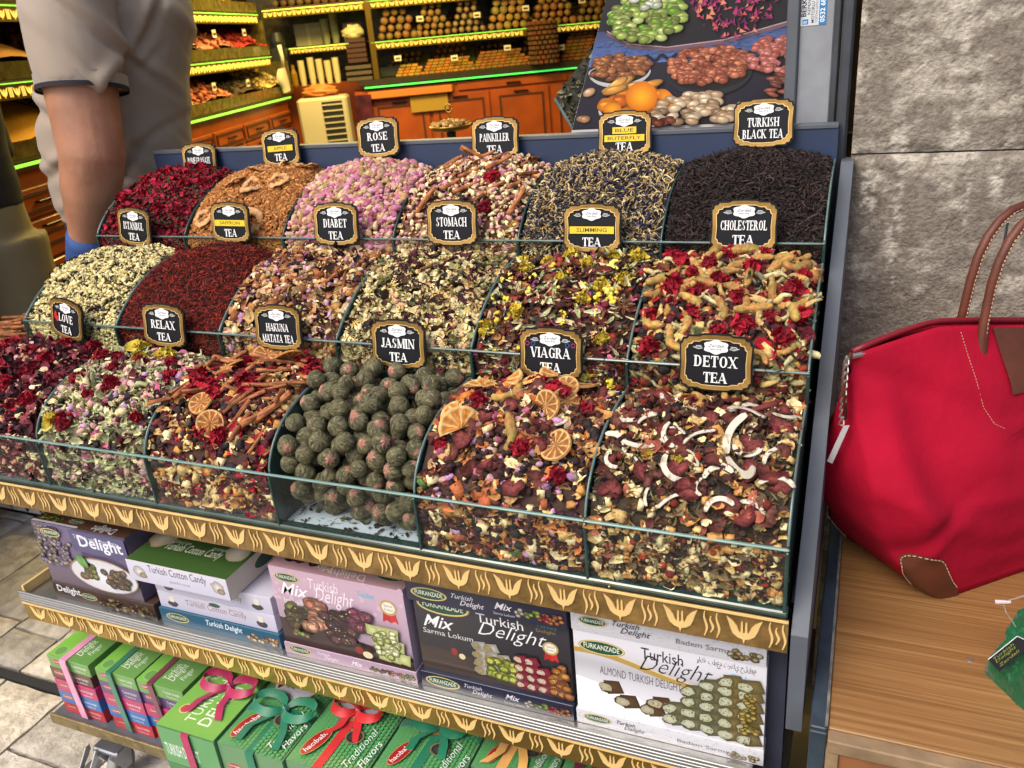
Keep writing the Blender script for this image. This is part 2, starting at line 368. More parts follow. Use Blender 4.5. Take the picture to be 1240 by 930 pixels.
def orient(N, spin, tilt, rg):
    """rotation matrices whose local z is near the normals N"""
    n = len(N); Z = N+rg.normal(0, 1, (n, 3))*tilt[:, None]; Z /= np.linalg.norm(Z, axis=1)[:, None]
    ref = np.stack([np.cos(spin), np.sin(spin), np.zeros(n)], 1); ref[np.abs((ref*Z).sum(1)) > .95] = (0, 0, 1)
    X = ref-Z*(ref*Z).sum(1)[:, None]; X /= np.linalg.norm(X, axis=1)[:, None]; Y = np.cross(Z, X)
    return np.stack([X, Y, Z], 2)
class Mass:
    def __init__(s): s.V = []; s.F = []; s.C = []; s.o = 0
    def raw(s, V, F, C):
        s.V.append(V); s.F.append(F+s.o); s.C.append(C); s.o += len(V)
    def scatter(s, kinds, P, N, size, pal, rg, tilt=.35, jit=.25, vary=.2):
        n = len(P)
        if n == 0: return
        R = orient(N, rg.uniform(0, 6.28, n), np.full(n, tilt), rg); sz = size*np.clip(np.exp(rg.normal(-.06, jit*1.25, n)), .5, 1.9); pal = np.array(pal); ci = rg.integers(0, len(pal), n)
        c = pal[ci]*(1+rg.uniform(-vary, vary, n))[:, None]; which = rg.integers(0, len(kinds), n)
        for k, t in enumerate(kinds):
            I = np.nonzero(which == k)[0]
            if not len(I): continue
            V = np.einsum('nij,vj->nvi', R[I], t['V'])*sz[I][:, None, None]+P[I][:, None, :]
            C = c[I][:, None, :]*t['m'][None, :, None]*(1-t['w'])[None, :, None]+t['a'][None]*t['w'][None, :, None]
            nv = len(t['V']); F = (t['F'][None]+(np.arange(len(I))*nv)[:, None, None]).reshape(-1, 3)
            s.raw(V.reshape(-1, 3), F, C.reshape(-1, 3))
    def put(s, name, label=None, cat=None, group=None, kind='stuff', m=None, parent=None, origin=None):
        V = np.concatenate(s.V)
        if origin is not None: V = V-np.array(origin)
        me = mesh(name, V, np.concatenate(s.F), np.concatenate(s.C)); o = put(name, me, m or M_BOT, parent, origin)
        return tag(o, label, cat, group, kind)

# ------------------------------------------------------------------ the tea bins
BW = .25; ROWS = [(0.0, 0.0, .205), (.222, .132, .21), (.447, .250, .205)]     # front Y, rim Z, depth
PH = .091
def div_z(s, row=0): s = np.clip(s, 0, 1); a, b = ((3, .65), (2.2, .95), (2.3, .85))[row]; return .088*np.clip(1-(1-s)**a, 0, 1)**b
def surf(row, col, t, s, bump=.013, low=0.):
    """world point on the tea surface; t across 0..1 from the bin's left, s from front 0 to back 1"""
    Y0, Z0, D = ROWS[row]; t = np.asarray(t, float); s = np.asarray(s, float)
    z = Z0-.0035+1.03*div_z(s, row)+bump*np.sin(np.pi*np.clip(t, 0, 1))**.8*np.clip(s*1.6, 0, 1)*(1-(1.7 if row == 0 else .5)*np.clip(s-.6, 0, 1))
    z = z-low*(1-s)+(.021 if row < 2 else .012)*(fbm(t*3.3+col*9.3, s*3.3+row*5.7, 3, 3)-.5)*np.clip(s*5, .15, 1)
    x = -BW*(col+1)+.004+t*(BW-.008); return np.stack([x, Y0+.006+s*(D-.008)+0*t, z], -1)
def snorm(row, col, t, s, **k):
    e = .01; a = surf(row, col, t+e, s, **k)-surf(row, col, t-e, s, **k); b = surf(row, col, t, s+e, **k)-surf(row, col, t, s-e, **k)
    n = np.cross(a, b); return n/np.linalg.norm(n, axis=-1)[..., None]
def blend(row, col, name, label, base, layers, bump=.013, low=0., seed=0, front=True, frontlayers=None, top=1.0):
    """layers: (kinds, count, size, palette, tilt, lift)"""
    rg = np.random.default_rng(100+seed+row*10+col); M = Mass()
    f = 1.5 if row < 2 and name not in ('saffron_threads', 'jasmine_bud_blend') else 1.08
    layers = [(k_, int(c_/f**1.3), s_*f, [tuple(min(1, v*(1.38 if row == 0 else 1.3)) for v in c) for c in p_], t_, l_) for k_, c_, s_, p_, t_, l_ in layers]; base = tuple(v*1.7 for v in base)
    n = 22; g = np.linspace(0, 1, n); tt, ss = np.meshgrid(g, g); P = surf(row, col, tt, ss, bump, low); P[..., 2] -= .004; V = P.reshape(-1, 3)
    Y0, Z0, D = ROWS[row]
    skirt = P[0].copy(); skirt[:, 2] = Z0-PH+.004
    V = np.concatenate([V, skirt]); F = []
    for i in range(n-1):
        for j in range(n-1): a = i*n+j; F += [(a, a+1, a+n+1), (a, a+n+1, a+n)]
    if not low:
        for j in range(n-1): a = n*n+j; F += [(a, a+1, j+1), (a, j+1, j)]
    c = np.array(base)*(.7+.6*rg.random(len(V)))[:, None]; M.raw(V, np.array(F), c)
    for kinds, cnt, size, pal, tilt, lift in layers:
        t = rg.uniform(.01, .99, cnt); s = rg.uniform(0, 1, cnt); P = surf(row, col, t, s, bump, low); N = snorm(row, col, t, s, bump=bump, low=low)
        P = P+N*(rg.uniform(-.35, 1, cnt)*lift)[:, None]
        P[:, 1] = np.maximum(P[:, 1], Y0+size*.35+.001); P[:, 0] = np.clip(P[:, 0], -BW*(col+1)+size*.3+.003, -BW*col-size*.3-.003)
        M.scatter(T[kinds] if isinstance(kinds, str) else kinds, P, N, size, pal, rg, tilt)
    if front:
        hgt = PH if row == 0 else .062
        for kinds, cnt, size, pal, tilt, lift in (frontlayers or layers):
            k = int(cnt*hgt/BW*2.0); x = rg.uniform(-BW*(col+1)+.006, -BW*col-.006, k); z = rg.uniform(Z0-hgt+.005, Z0-.002, k)
            P = np.stack([x, np.full(k, Y0+.0032)+rg.uniform(.12, .5, k)*size, z], 1); N = np.tile([0., -1., .1], (k, 1))
            M.scatter(T[kinds] if isinstance(kinds, str) else kinds, P, N, size, pal, rg, tilt*.5)
    return M.put(name, label, 'tea', 'loose teas heaped in the glass bins')
def poisson(n, rmin, rg, t0=.06, t1=.94, s0=.05, s1=.95, tries=60):
    P = []
    for _ in range(n*tries):
        p = (rg.uniform(t0, t1), rg.uniform(s0, s1))
        if all((p[0]-q[0])**2+(p[1]-q[1])**2 > rmin*rmin for q in P): P.append(p)
        if len(P) >= n: break
    return P
def lay(row, col, meshes, name, label, cat, n, size, rg, group=None, tilt=.25, lift=.35, rmin=.1, bump=.013, low=0., reg=(.06, .94, .05, .95), spin=None, jit=.18, m=None, pts=None):
    """n separate pieces, each an object, resting on a bin's tea"""
    out = []
    for (t, s) in (pts or poisson(n, rmin, rg, *reg)):
        P = surf(row, col, t, s, bump, low); N = snorm(row, col, t, s, bump=bump, low=low)
        sp = rg.uniform(0, 6.28) if spin is None else spin+rg.normal(0, .45)
        R = orient(N[None], np.array([sp]), np.array([tilt]), rg)[0]; k = size*(1+rg.uniform(-jit, jit))
        me = meshes[rg.integers(0, len(meshes))]; zone = ('front', 'middle', 'back')[min(2, int(s*3))]+' '+('left', 'centre', 'right')[min(2, int(t*3))]
        o = put(name, me, m or M_PIECE); o.matrix_world = Matrix.Translation(Vector(P+N*k*lift)) @ Matrix(R.tolist()).to_4x4() @ Matrix.Scale(k, 4)
        tag(o, label+', '+zone if n > 2 else label, cat, group or (name.replace('_', ' ')+'s')); out.append(o)
    return out
# --- meshes for the large pieces (unit length about 1)
def colmesh(name, MBs, smooth=True): return MBs.me(name, smooth, True)
def grid_mesh(name, fn, nu, nv, closeu=False, smooth=True, thick=0.):
    """fn(u,v)->(xyz,col)"""
    V = []; C = []
    for i in range(nv+1):
        for j in range(nu+(0 if closeu else 1)):
            p, c = fn(j/nu, i/nv); V.append(p); C.append(c)
    k = nu if closeu else nu+1; F = []
    for i in range(nv):
        for j in range(nu): a = i*k+j; b = i*k+(j+1) % k; F.append((a, b, b+k, a+k))
    me = mesh(name, V, F, C, smooth); return me
def cinnamon_mesh(seed, r=.075, L=1.0):
    q = random.Random(seed); tint = .8+.5*q.random(); c1 = tuple(a*tint for a in hx('a0663e')); c2 = tuple(a*tint for a in hx('784428')); M = MB(); sg = 5
    prof = []
    for k in range(11):                                   # two scrolls rolled inwards
        a = k/10*4.4-.6; rr = r*(1-.055*k); prof.append((rr*math.cos(a), rr*math.sin(a)))
    n = len(prof); V = []; C = []; F = []
    for side, off in ((0, 0), (1, .014)):
        for i in range(sg+1):
            u = i/sg-.5; bend = .03*math.sin(u*3+seed); f = 1+.10*math.sin(u*7+seed)
            for (a, b) in prof:
                k = (1-off/r*1.0); V.append((u*L, a*f*k+bend, b*f*k)); C.append(c1 if side == 0 and q.random() < .6 else c2)
    m_ = (sg+1)*n
    for i in range(sg):
        for j in range(n-1): a = i*n+j; F.append((a, a+1, a+n+1, a+n)); F.append((m_+a, m_+a+n, m_+a+n+1, m_+a+1))
    for i in (0, sg):
        for j in range(n-1): a = i*n+j; F.append((a, m_+a, m_+a+1, a+1))
    for i in range(sg): a = i*n; F.append((a, a+n, m_+a+n, m_+a)); a = i*n+n-1; F.append((a, m_+a, m_+a+n, a+n))
    M.add(V, F, C); return colmesh('cinnamon_stick', M)
def citrus_mesh(seed, half=False, flesh='9c5a22', rind='b87f3c'):
    """dried slice: rim, pith, wrinkled segments with dark membranes between"""
    q = random.Random(seed); V = []; C = []; F = []; ns = 50; rings = [0, .07, .3, .62, .84, .91, 1.0]; fl = hx(flesh); pith = hx('cfab70'); ri = hx(rind); a1 = math.pi if half else 2*math.pi
    cols = ns+1
    for s_, zz in ((1, .03), (-1, -.03)):
        for r in rings:
            for j in range(cols):
                a = a1*j/ns; seg = (a*10/(2*math.pi)) % 1; mem = min(seg, 1-seg) < .11
                z = zz*(1 if r > .85 else .45)+.05*math.sin(2*a+seed)*r+(q.random()-.5)*.02*(r < .8) - (0 if mem or r > .8 else .012*s_)
                V.append((r*.5*math.cos(a), r*.5*math.sin(a)*(.96), z)); k = .75+.5*q.random()
                C.append(ri if r > .95 else pith if r > .87 or (mem and r > .05) or r < .05 else tuple(c*k for c in fl))
    nr = len(rings); m_ = nr*cols
    for b in (0, m_):
        for i in range(nr-1):
            for j in range(ns): a = b+i*cols+j; F.append((a, a+1, a+cols+1, a+cols))
    for j in range(ns): a = (nr-1)*cols+j; F.append((a, a+1, m_+a+1, m_+a))
    if half:
        for i in range(nr-1):
            for j in (0, ns): a = i*cols+j; F.append((a, a+cols, m_+a+cols, m_+a))
    return mesh('slice', V, F, C, True)
def ring_mesh(seed):
    q = random.Random(seed)
    def fn(u, v):
        a = 2*math.pi*u; b = 2*math.pi*v; R = .34+.03*math.sin(3*a+seed); rr = .18+.025*math.sin(5*a); z = .045*math.sin(b)+.06*math.sin(2*a+seed)+.03*math.sin(7*a)
        x = R+rr*math.cos(b); k = .8+.4*q.random(); c = hx('c99a66') if abs(math.cos(b)) < .8 else hx('8d5a30')
        return (x*math.cos(a), x*math.sin(a)*.92, z), tuple(t*k for t in c)
    return grid_mesh('apple_ring', fn, 20, 7, False)
def fuzzy_mesh(name, seed, c1, c2, spikes=60, r=.36, flat=.75):
    """a dried flower head: many short petals on a ball"""
    q = np.random.default_rng(seed); M = Mass(); P = q.normal(0, 1, (spikes, 3)); P /= np.linalg.norm(P, axis=1)[:, None]; N = P.copy(); P = P*r*np.array([1, .9, flat])
    M.scatter(T['petal'], P, N, .42, [c1, c2], q, .5, .3, .3); b = t_blob(seed, 8, 6, r, r*.9, r*flat, .1); M.raw(b['V'], b['F'], np.tile(np.array(c1)*.5, (len(b['V']), 1)))
    return mesh(name, np.concatenate(M.V), np.concatenate(M.F), np.concatenate(M.C), False)
def bumpy_mesh(name, seed, c1, c2, rx=.5, ry=.45, rz=.4, amp=.16, fr=5, nu=14, nv=9):
    q = random.Random(seed)
    def fn(u, v):
        a = 2*math.pi*u; b = math.pi*v; d = Vector((math.sin(b)*math.cos(a), math.sin(b)*math.sin(a), math.cos(b)))
        n = math.sin(fr*d.x*3+seed)*math.sin(fr*d.y*3+seed*2)*math.cos(fr*d.z*2.5); k = 1+amp*n+(q.random()-.5)*amp*.6; t = .5+.5*n
        return (d.x*rx*k, d.y*ry*k, d.z*rz*k), tuple(c1[i]*(1-t)+c2[i]*t for i in range(3))
    return grid_mesh(name, fn, nu, nv, True)
def turmeric_mesh(seed):
    q = random.Random(seed); M = MB(); n = 9; tint = .8+.4*q.random(); c = tuple(a*tint for a in hx('ac8448')); pts = []; rr = []; ph = q.random()*6
    bend = q.choice([.35, .1, -.25, .55])
    for i in range(n): u = i/(n-1)-.5; pts.append((u, bend*(u*u*1.6)+.03*math.sin(ph+u*9), .05*math.sin(ph+u*5))); rr.append((.05+.09*math.sin(math.pi*(i+.7)/(n+.4)))*(1+.16*math.sin(i*2.4+ph)))
    M.tube(pts, rr, 8, c)
    if q.random() < .6: u = q.uniform(-.2, .2); M.tube([(u, 0, .02), (u+.08, .14, .05), (u+.14, .22, .05)], [.075, .06, .03], 7, c)
    M.C = [tuple(x*(.72+.5*q.random()) for x in k) for k in M.C]; return colmesh('turmeric', M)
def coconut_mesh(seed):
    q = random.Random(seed); arc = q.uniform(1.0, 2.6); wd = q.uniform(.05, .075)
    def fn(u, v):
        a = (u-.5)*arc; R = 1/arc*.95; w = wd*(1-.45*abs(2*u-1)**9); o = (v*4)  # loop round a flat bar
        k = int(round(v*4)) % 4; dx, dz = [(-1, -1), (1, -1), (1, 1), (-1, 1)][k]
        r = R+dx*w; z = dz*.013+.05*math.sin(u*4+seed)
        return (r*math.sin(a), r*math.cos(a)-R, z), (hx('d8d0bc') if dx < 0 or q.random() < .85 else hx('9c8262'))
    return grid_mesh('coconut', fn, 14, 4, False, False)
def wedge_mesh(name, seed, c1, c2, c3, th=.06, pointed=True):
    """flat dried slice with a rim of its own colour (strawberry, plum, beet, peel)"""
    q = random.Random(seed); n = 14; V = []; C = []
    for s_ in (1, -1):
        for r in (0, .45, .8, 1):
            for j in range(n):
                a = 2*math.pi*j/n; R = .5*(1-(.28*abs(math.sin(a/2))**6 if pointed else 0)); y = .38 if pointed else .45; wv = .11*math.sin(2*a+seed)*r+.06*math.sin(5*a+seed*3)*r
                V.append((R*r*math.cos(a)*(1+.12*math.sin(4*a+seed)), y*r*math.sin(a)*(1+.1*math.sin(3*a+seed)), s_*th*(.5 if r > .9 else .85)+wv+(q.random()-.5)*.05)); k = .75+.5*q.random()
                C.append(tuple(x*k for x in (c1 if r > .9 else c2 if r > .5 else c3)))
    F = []
    for b in (0, 4*n):
        for i in range(3):
            for j in range(n): a = b+i*n+j; d = b+i*n+(j+1) % n; F.append((a, d, d+n, a+n))
    for j in range(n): a = 3*n+j; d = 3*n+(j+1) % n; F.append((a, d, 4*n+d, 4*n+a))
    return mesh(name, V, F, C, False)
def crumple_mesh(name, seed, c1, c2, asp=.6):
    q = random.Random(seed); ph = q.random()*9
    def fn(u, v):
        a = (u-.5); w = asp*.5*math.sin(math.pi*min(.97, max(.03, u*.9+.06)))**.6; b = (v-.5)*2
        z = .10*math.sin(a*13+ph+b*2)+.09*math.sin(b*5+ph*2)+.05*math.sin(a*29+b*7); t = .5+4*z
        return (a, b*w+.06*math.sin(a*8+ph), z+.04), tuple(c1[i]*(1-t)+c2[i]*t for i in range(3))
    return grid_mesh(name, fn, 12, 7, False)
def anise_mesh(seed):
    M = MB()
    for k in range(8):
        a = k*math.pi/4+.1*math.sin(k*seed); c, s = math.cos(a), math.sin(a); f = lambda r, t, z: (r*c-t*s, r*s+t*c, z)
        V = [f(.04, 0, 0), f(.26, .075, .06), f(.26, -.075, .06), f(.5, 0, .09), f(.26, 0, -.04), f(.24, .02, .02), f(.24, -.02, .02)]
        M.add(V, [(0, 1, 4), (0, 4, 2), (1, 3, 4), (2, 4, 3), (0, 5, 1), (1, 5, 3), (0, 2, 6), (2, 3, 6)], hx('6a3c28'))
    return colmesh('anise', M, False)
def ball_mesh(seed):
    """rolled tea ball: ridged leaves spun round, pink flower tuft at one pole on most"""
    q = random.Random(seed); tuft = seed % 3 != 0; tw = q.uniform(-3, 3); pk = hx('a06e5c'); w1, w2 = q.uniform(1, 3), q.uniform(1, 3); sx = q.uniform(.9, 1.08)
    def fn(u, v):
        a = 2*math.pi*u; b = math.pi*v; e = a+tw*.35*math.cos(b)+.22*math.sin(b*w1*2+seed+2*a); st = 3.4*(float(fbm(np.array(4.4*e+5), np.array(b*1.5+seed), seed, 3))-.5)+.45*math.sin(14*e+w2*2*math.sin(2*b)); k = .5*(1+.026*st*math.sin(b)+.02*(q.random()-.5)+.03*math.sin(3*a+seed)*math.sin(b))
        g = min(1, max(0, .45+.40*st)); base = tuple(hx('302d22')[i]*(1-g)+hx('807a58')[i]*g for i in range(3)); j = .75+.5*q.random(); c = tuple(x*j for x in base)
        if q.random() < .05: c = hx('9a9068')
        if tuft and b < .33+.05*math.sin(8*a+seed)+.22*q.random(): c = tuple(x*(.65+.9*q.random()) for x in (pk if q.random() < .8 else hx('c9a58c'))); k *= 1.02+.10*q.random()
        return (k*math.sin(b)*math.cos(a)*sx, k*math.sin(b)*math.sin(a)*.97, k*math.cos(b)*.93), c
    return grid_mesh('tea_ball', fn, 52, 18, True)
# ------------------------------------------------------------------ setting: ground, paving, wall
def paving():
    MB_ = MB(); MB_.box(-14, 8, -8, .7615, GROUND-.06, GROUND-.02, hx('5a544c')); 
    g = tag(MB_.put('ground', mat('street_grout', hx('6a6256'), rough=.9, bump=(60, .6, .004))), kind='structure')
    ms = mat('paving_stone', attr=True, rough=.8, noise=(24, .62, 1.3), bump=(60, 1.0, .008)); q = random.Random(5); k = 0
    # long slabs laid across the street, courses running away from the stand
    x = -3.5; w_ = []
    while x < -.9: ww = q.uniform(.17, .26); w_.append((x, x+ww)); x += ww
    for (xa, xb) in w_:
        y = -.75-q.random()*.3
        while y < .72:
            yl = q.uniform(.24, .5); ye = min(y+yl, .748)
            for a, b in (((y, min(ye, .128)), (max(y, .158), ye)) if (y < .143 < ye) else ((y, ye),)):
                if b-a < .03: continue
                M = MB(); tone = q.uniform(.8, 1.12); c = tuple(t*tone for t in q.choice([hx('bab2a6'), hx('c2bab0'), hx('b4ada4'), hx('c6bcac')])); n = 6; V = []; F = []
                for i in range(n+1):
                    for j in range(n+1):
                        ex = min(i, n-i) == 0 or min(j, n-j) == 0; u = xa+.004+(xb-xa-.008)*i/n; v = a+.004+(b-a-.008)*j/n
                        V.append((u+(q.random()-.5)*.004*ex, v+(q.random()-.5)*.004*ex, -.006*ex+.006*(vnoise(np.array(u*22), np.array(v*22), 3)-.5)))
                m_ = len(V); V += [(v[0], v[1], -.03) for v in V]
                for i in range(n):
                    for j in range(n): o = i*(n+1)+j; F.append((o, o+n+1, o+n+2, o+1))
                e = [i*(n+1) for i in range(n+1)]+[n*(n+1)+j for j in range(1, n+1)]+[i*(n+1)+n for i in range(n-1, -1, -1)]+[j for j in range(n-1, 0, -1)]
                for i in range(len(e)): p, r = e[i], e[(i+1) % len(e)]; F.append((p, m_+p, m_+r, r))
                M.add(V, F, c); M.put('paving_slab', ms, g, cols=True, loc=(0, 0, GROUND)); k += 1
            y = ye
    MB().box(-3.6, -.9, .131, .155, GROUND-.03, GROUND-.006, hx('26262a')).put('drain_strip', mat('drain_rubber', hx('232427'), rough=.85, bump=(120, .5, .002)), g)
paving()
# shop step with black and white triangle tiles, shop floor
M = MB(); M.box(-9, .02, .762, 9, GROUND-.02, GROUND+.095, hx('6c665e')); floor = tag(M.put('shop_floor', mat('shop_floor_tile', hx('4c423a'), rough=.35, noise=(2, .8, 1.2), bump=(30, .1, .002))), kind='structure')
mt = mat('tile_white', hx('e6e4de'), rough=.3); mk = mat('tile_black', hx('1b1b1e'), rough=.3)
tw = .075; z0, z1 = GROUND+.002, GROUND+.092
for i in range(24):
    x = -3.55+i*tw
    for tri, m in (([(x, z0), (x+tw, z0), (x+tw/2, (z0+z1)/2)], mt), ([(x, z0), (x+tw/2, (z0+z1)/2), (x, z1)], mk if i % 2 else mt), ([(x+tw, z0), (x+tw, z1), (x+tw/2, (z0+z1)/2)], mk), ([(x, z1), (x+tw/2, (z0+z1)/2), (x+tw, z1)], mt if i % 2 else mk)):
        cx = sum(p[0] for p in tri)/3; cz = sum(p[1] for p in tri)/3; tri = [(cx+(p[0]-cx)*.97, cz+(p[1]-cz)*.97) for p in tri]
        MB().prism(tri, 'xz', .7505, .7618).put('tile', m, floor)
# stone wall right of the shop opening
def stone_wall():
    mw = mat('weathered_stone', attr=True, rough=.92, noise=(110, .72, 1.26), bump=(200, 1.0, .0035))
    wall = thing('stone_wall', 'weathered grey beige stone wall with peeling render right of the stand', 'wall', (.02, .68, GROUND))
    def block(x0, x1, z0, z1, seed):
        nx = int((x1-x0)/.0055); nz = int((z1-z0)/.0045); X, Z = np.meshgrid(np.linspace(x0, x1, nx), np.linspace(z0, z1, nz))
        big = fbm(X*3, Z*4, seed, 4); rid = fbm(X*34, Z*62, seed+5, 4); fine = fbm(X*120, Z*190, seed+9, 3); vst = fbm(X*40, Z*7, seed+3, 3)
        flake = np.clip((fbm(X*7+3, Z*8, seed+20, 6)-.49)*26, 0, 1)                 # render still stuck on
        lowz = np.clip((.10-Z+.05*(fbm(X*8, Z*0, 4, 3)-.5))*30, 0, 1); flake = flake*(1-lowz*.6)
        edge = np.clip(np.minimum(np.minimum(X-x0, x1-X), np.minimum(Z-z0, z1-Z))/.012+.5*(fine-.5), 0, 1)
        Y = .0045*(1-edge)-.0022*(rid-.5)-.0022*(fine-.5)-.0028*flake-.003*(big-.5)
        a = np.array(hx('91887a')); b = np.array(hx('b1a898')); d = np.array(hx('756b5f')); l = np.array(hx('cdc5b6'))
        C = a[None, None]*(1-flake[..., None])+b[None, None]*flake[..., None]
        k = np.clip((rid-.5)*3+(.5-big)*3.2+.3*lowz, 0, .85)[..., None]; C = C*(1-k)+d*k
        k = np.clip((vst-.58)*7*np.clip((fine-.45)*6, 0, 1), 0, .75)[..., None]*(Z > .12)[..., None]; C = C*(1-k)+l*k
        pit = np.clip((.34-fine)*8, 0, .6)[..., None]; C = C*(1-pit)+d*.7*pit
        V = np.stack([X-.02, Y, Z-GROUND], -1).reshape(-1, 3); i, j = np.meshgrid(np.arange(nz-1), np.arange(nx-1), indexing='ij'); o = (i*nx+j).ravel()
        F = np.stack([o, o+1, o+nx+1, o+nx], 1)
        # returns at the sides so that the block has depth
        put('stone_block', mesh('stone_block', V, F, C.reshape(-1, 3), True), mw, wall)
    block(.022, 2.2, .3435, 1.25, 1); block(.022, 2.2, -.12, .341, 2); block(.022, 2.2, GROUND, -.1225, 3)
    MB().box(0.012, 2.18, .021, .62, 0, 3.2, hx('6a6055')).put('wall_core', mat('wall_core_stone', hx('6e6458'), rough=.95, bump=(40, .6, .01)), wall)
stone_wall()
# ------------------------------------------------------------------ the stand
stand = thing('market_stand', 'three tier glass and dark grey spice stand with gold tulip trims', 'stand', (0, 0, GROUND))
def st(mb, name, m, **k): mb.V = [(v[0], v[1], v[2]-GROUND) for v in mb.V]; return mb.put(name, m, stand, **k)
XL = -1.5
# carcass, base panels of the bins, back board
st(MB().box(XL, 0.0, .02, .655, -.145, -.10), 'bin_deck', M_DARK)
st(MB().box(XL+.003, -.003, .002, .205, -.0975, -.0915), 'base_panel', M_WHITE)
for Y0, Z0, D in ROWS[1:]:
    st(MB().box(XL+.003, -.003, Y0+.002, Y0+D, Z0-PH-.006, Z0-PH), 'base_panel', M_WHITE)
    st(MB().box(XL+.003, -.003, Y0+.004, Y0+.010, -.10, Z0-PH-.007), 'riser_panel', M_DARK)
b = MB(); b.box(XL, 0.0, .662, .684, -.3, .388, hx('2c3a55')); st(b, 'back_board', M_NAVY)
st(MB().box(XL, 0.0, .660, .687, .3885, .396, bev=.001), 'back_board_cap', M_FRAME)
# side panels following the tiers
for x0, x1 in ((.0075, .027), (XL-.028, XL-.008)):
    zb = -.265 if x0 > -1 else -.142; st(MB().prism([(-.012, zb), (-.012, -.115), (.655, .335), (.70, .335), (.70, zb)], 'yz', x0, x1), 'side_panel', M_FRAME)
for x0 in (-.032, XL+.002):
    if x0 > -1: st(MB().box(x0, x0+.034, .045, .08, GROUND+.10, -.146), 'corner_post', mat('post_navy', hx('34384a'), rough=.5, noise=(10, .85, 1.1))); st(MB().box(x0, x0+.034, .60, .635, GROUND+.10, -.146), 'corner_post', M_DARK)
st(MB().box(XL, 0, .60, .61, GROUND+.14, -.146), 'back_panel', mat('stand_back', hx('3a3d46'), rough=.7))
# front panes with their bright top edges, dividers with curved edges
def prof(row, n=14):
    Y0, Z0, D = ROWS[row]; return [(Y0+D*s, Z0+float(div_z(np.array(s), row))) for s in [0, .004, .012, .03, .06, .1, .16, .24, .34, .46, .6, .8, 1.0]]
for r, (Y0, Z0, D) in enumerate(ROWS):
    h = PH if r == 0 else .052
    for c in range(6):
        x1 = -BW*c-.0035; x0 = -BW*(c+1)+.0035
        st(MB().box(x0, x1, Y0-.004, Y0, Z0-h+.003, Z0-.0035), 'glass_pane', M_GLASS)
    st(MB().box(XL, 0, Y0-.0045, Y0+.0008, Z0-.0033, Z0, bev=.0012), 'pane_top_edge', M_EDGEL if r == 0 else M_EDGE)
    if r == 0: st(MB().box(XL-.002, .002, Y0-.0055, Y0+.012, Z0-PH-.008, Z0-PH+.0025, bev=.002), 'pane_bottom_rail', M_EDGED)
    for c in range(7):
        x = -BW*c; x = x-.002 if c == 0 else (x+.002 if c == 6 else x); P = prof(r)
        out = [(Y0-.003, Z0-PH)]+P+[(Y0+D, Z0-PH)]
        st(MB().prism(out, 'yz', x-.0013, x+.0013), 'glass_divider', M_EDGED)
        M = MB(); n = len(P); V = []; F = []
        for (y, z) in P: V += [(x-.0016, y, z-.0015), (x-.0012, y, z+.0026), (x+.0012, y, z+.0026), (x+.0016, y, z-.0015)]
        for i in range(n-1): o = i*4; F += [(o, o+4, o+5, o+1), (o+1, o+5, o+6, o+2), (o+2, o+6, o+7, o+3)]
        M.add(V, F); st(M, 'divider_edge', M_EDGE if c % 6 == 0 or r < 2 else M_EDGED, smooth=True)
        st(MB().box(x-.0022, x+.0022, Y0-.0052, Y0+.003, Z0-h, Z0-.004, bev=.001), 'divider_front_edge', M_EDGED)
    st(MB().box(XL, 0, Y0+D-.001, Y0+D+.003, Z0+.06, Z0+.0885, bev=.001), 'back_glass', M_EDGED)
# gold fascias with tulips and waves cut from foil
TUL = [(0, -.019), (.0035, -.012), (.010, -.006), (.016, .002), (.0185, .016), (.010, .011), (.0052, .006), (.0046, -.002), (.0025, -.006), (.0018, .012), (-.0018, .012), (-.0025, -.006), (-.0046, -.002), (-.0052, .006), (-.010, .011), (-.0185, .016), (-.016, .002), (-.010, -.006), (-.0035, -.012)]
def tri_solid(polys, d, nm):
    M = MB()
    for p in polys: M.prism(p, 'xz', -d, 0)
    return M.me(nm)
half = [p for p in TUL if p[0] >= 0]
hp = [(0, -.0195), (.0016, -.0130), (.0075, -.0110), (.0130, -.0065), (.0162, .0010), (.0182, .0085), (.0212, .0168), (.0130, .0110), (.0084, .0050), (.0066, -.0005), (.0050, -.0040), (.0040, -.0030), (.0036, .0110), (.0022, .0125), (.0014, .0100), (.0012, -.0040), (0, -.0046)]
TUL_P = [hp, [(-a, b) for a, b in reversed(hp)]]
me_tul = tri_solid(TUL_P, .0012, 'tulip_motif')
def wave_poly(x, hh, w_):
    L = []; R = []
    for i in range(9): u = i/8; z = -hh+2*hh*u; dx = .0019*math.sin(u*2*math.pi-.6); wd = w_*(.25+.75*math.sin(math.pi*min(.93, max(.08, u)))); L.append((x+dx-wd, z)); R.append((x+dx+wd, z))
    return [[L[i], R[i], R[i+1], L[i+1]] for i in range(8)]
me_wav = tri_solid(wave_poly(-.0075, .0175, .0015)+wave_poly(0, .0115, .0016)+wave_poly(.0075, .0175, .0015), .0012, 'wave_motif')
def fascia(ztop, zbot, y, x0, x1, name, phase, m):
    f = st(MB().box(x0, x1, y-.004, y, zbot, ztop), name, m)
    st(MB().box(x0, x1, y-.0062, y-.0041, ztop-.0015, ztop+.0015), 'trim_lip', M_MOTIF)
    zc = (ztop+zbot)/2-GROUND; k = (ztop-zbot)/.048; x = x1-phase; i = 0
    while x > x0+.015:
        o = put('tulip_motif' if i % 2 else 'wave_motif', me_tul if i % 2 else me_wav, M_MOTIF, f, (x, y-.0042, zc), scale=(1.02, 1, k*1.08)); x -= .0395; i += 1
    return f
fascia(-.0985, -.146, -.006, XL-.004, .004, 'gold_fascia', .012, M_GOLD)
M_GOLD2 = mat('trim_gold_mirror', hx('a58a48'), rough=.22, metal=.9, bump=(14, .15, .003), noise=(9, .75, 1.3))
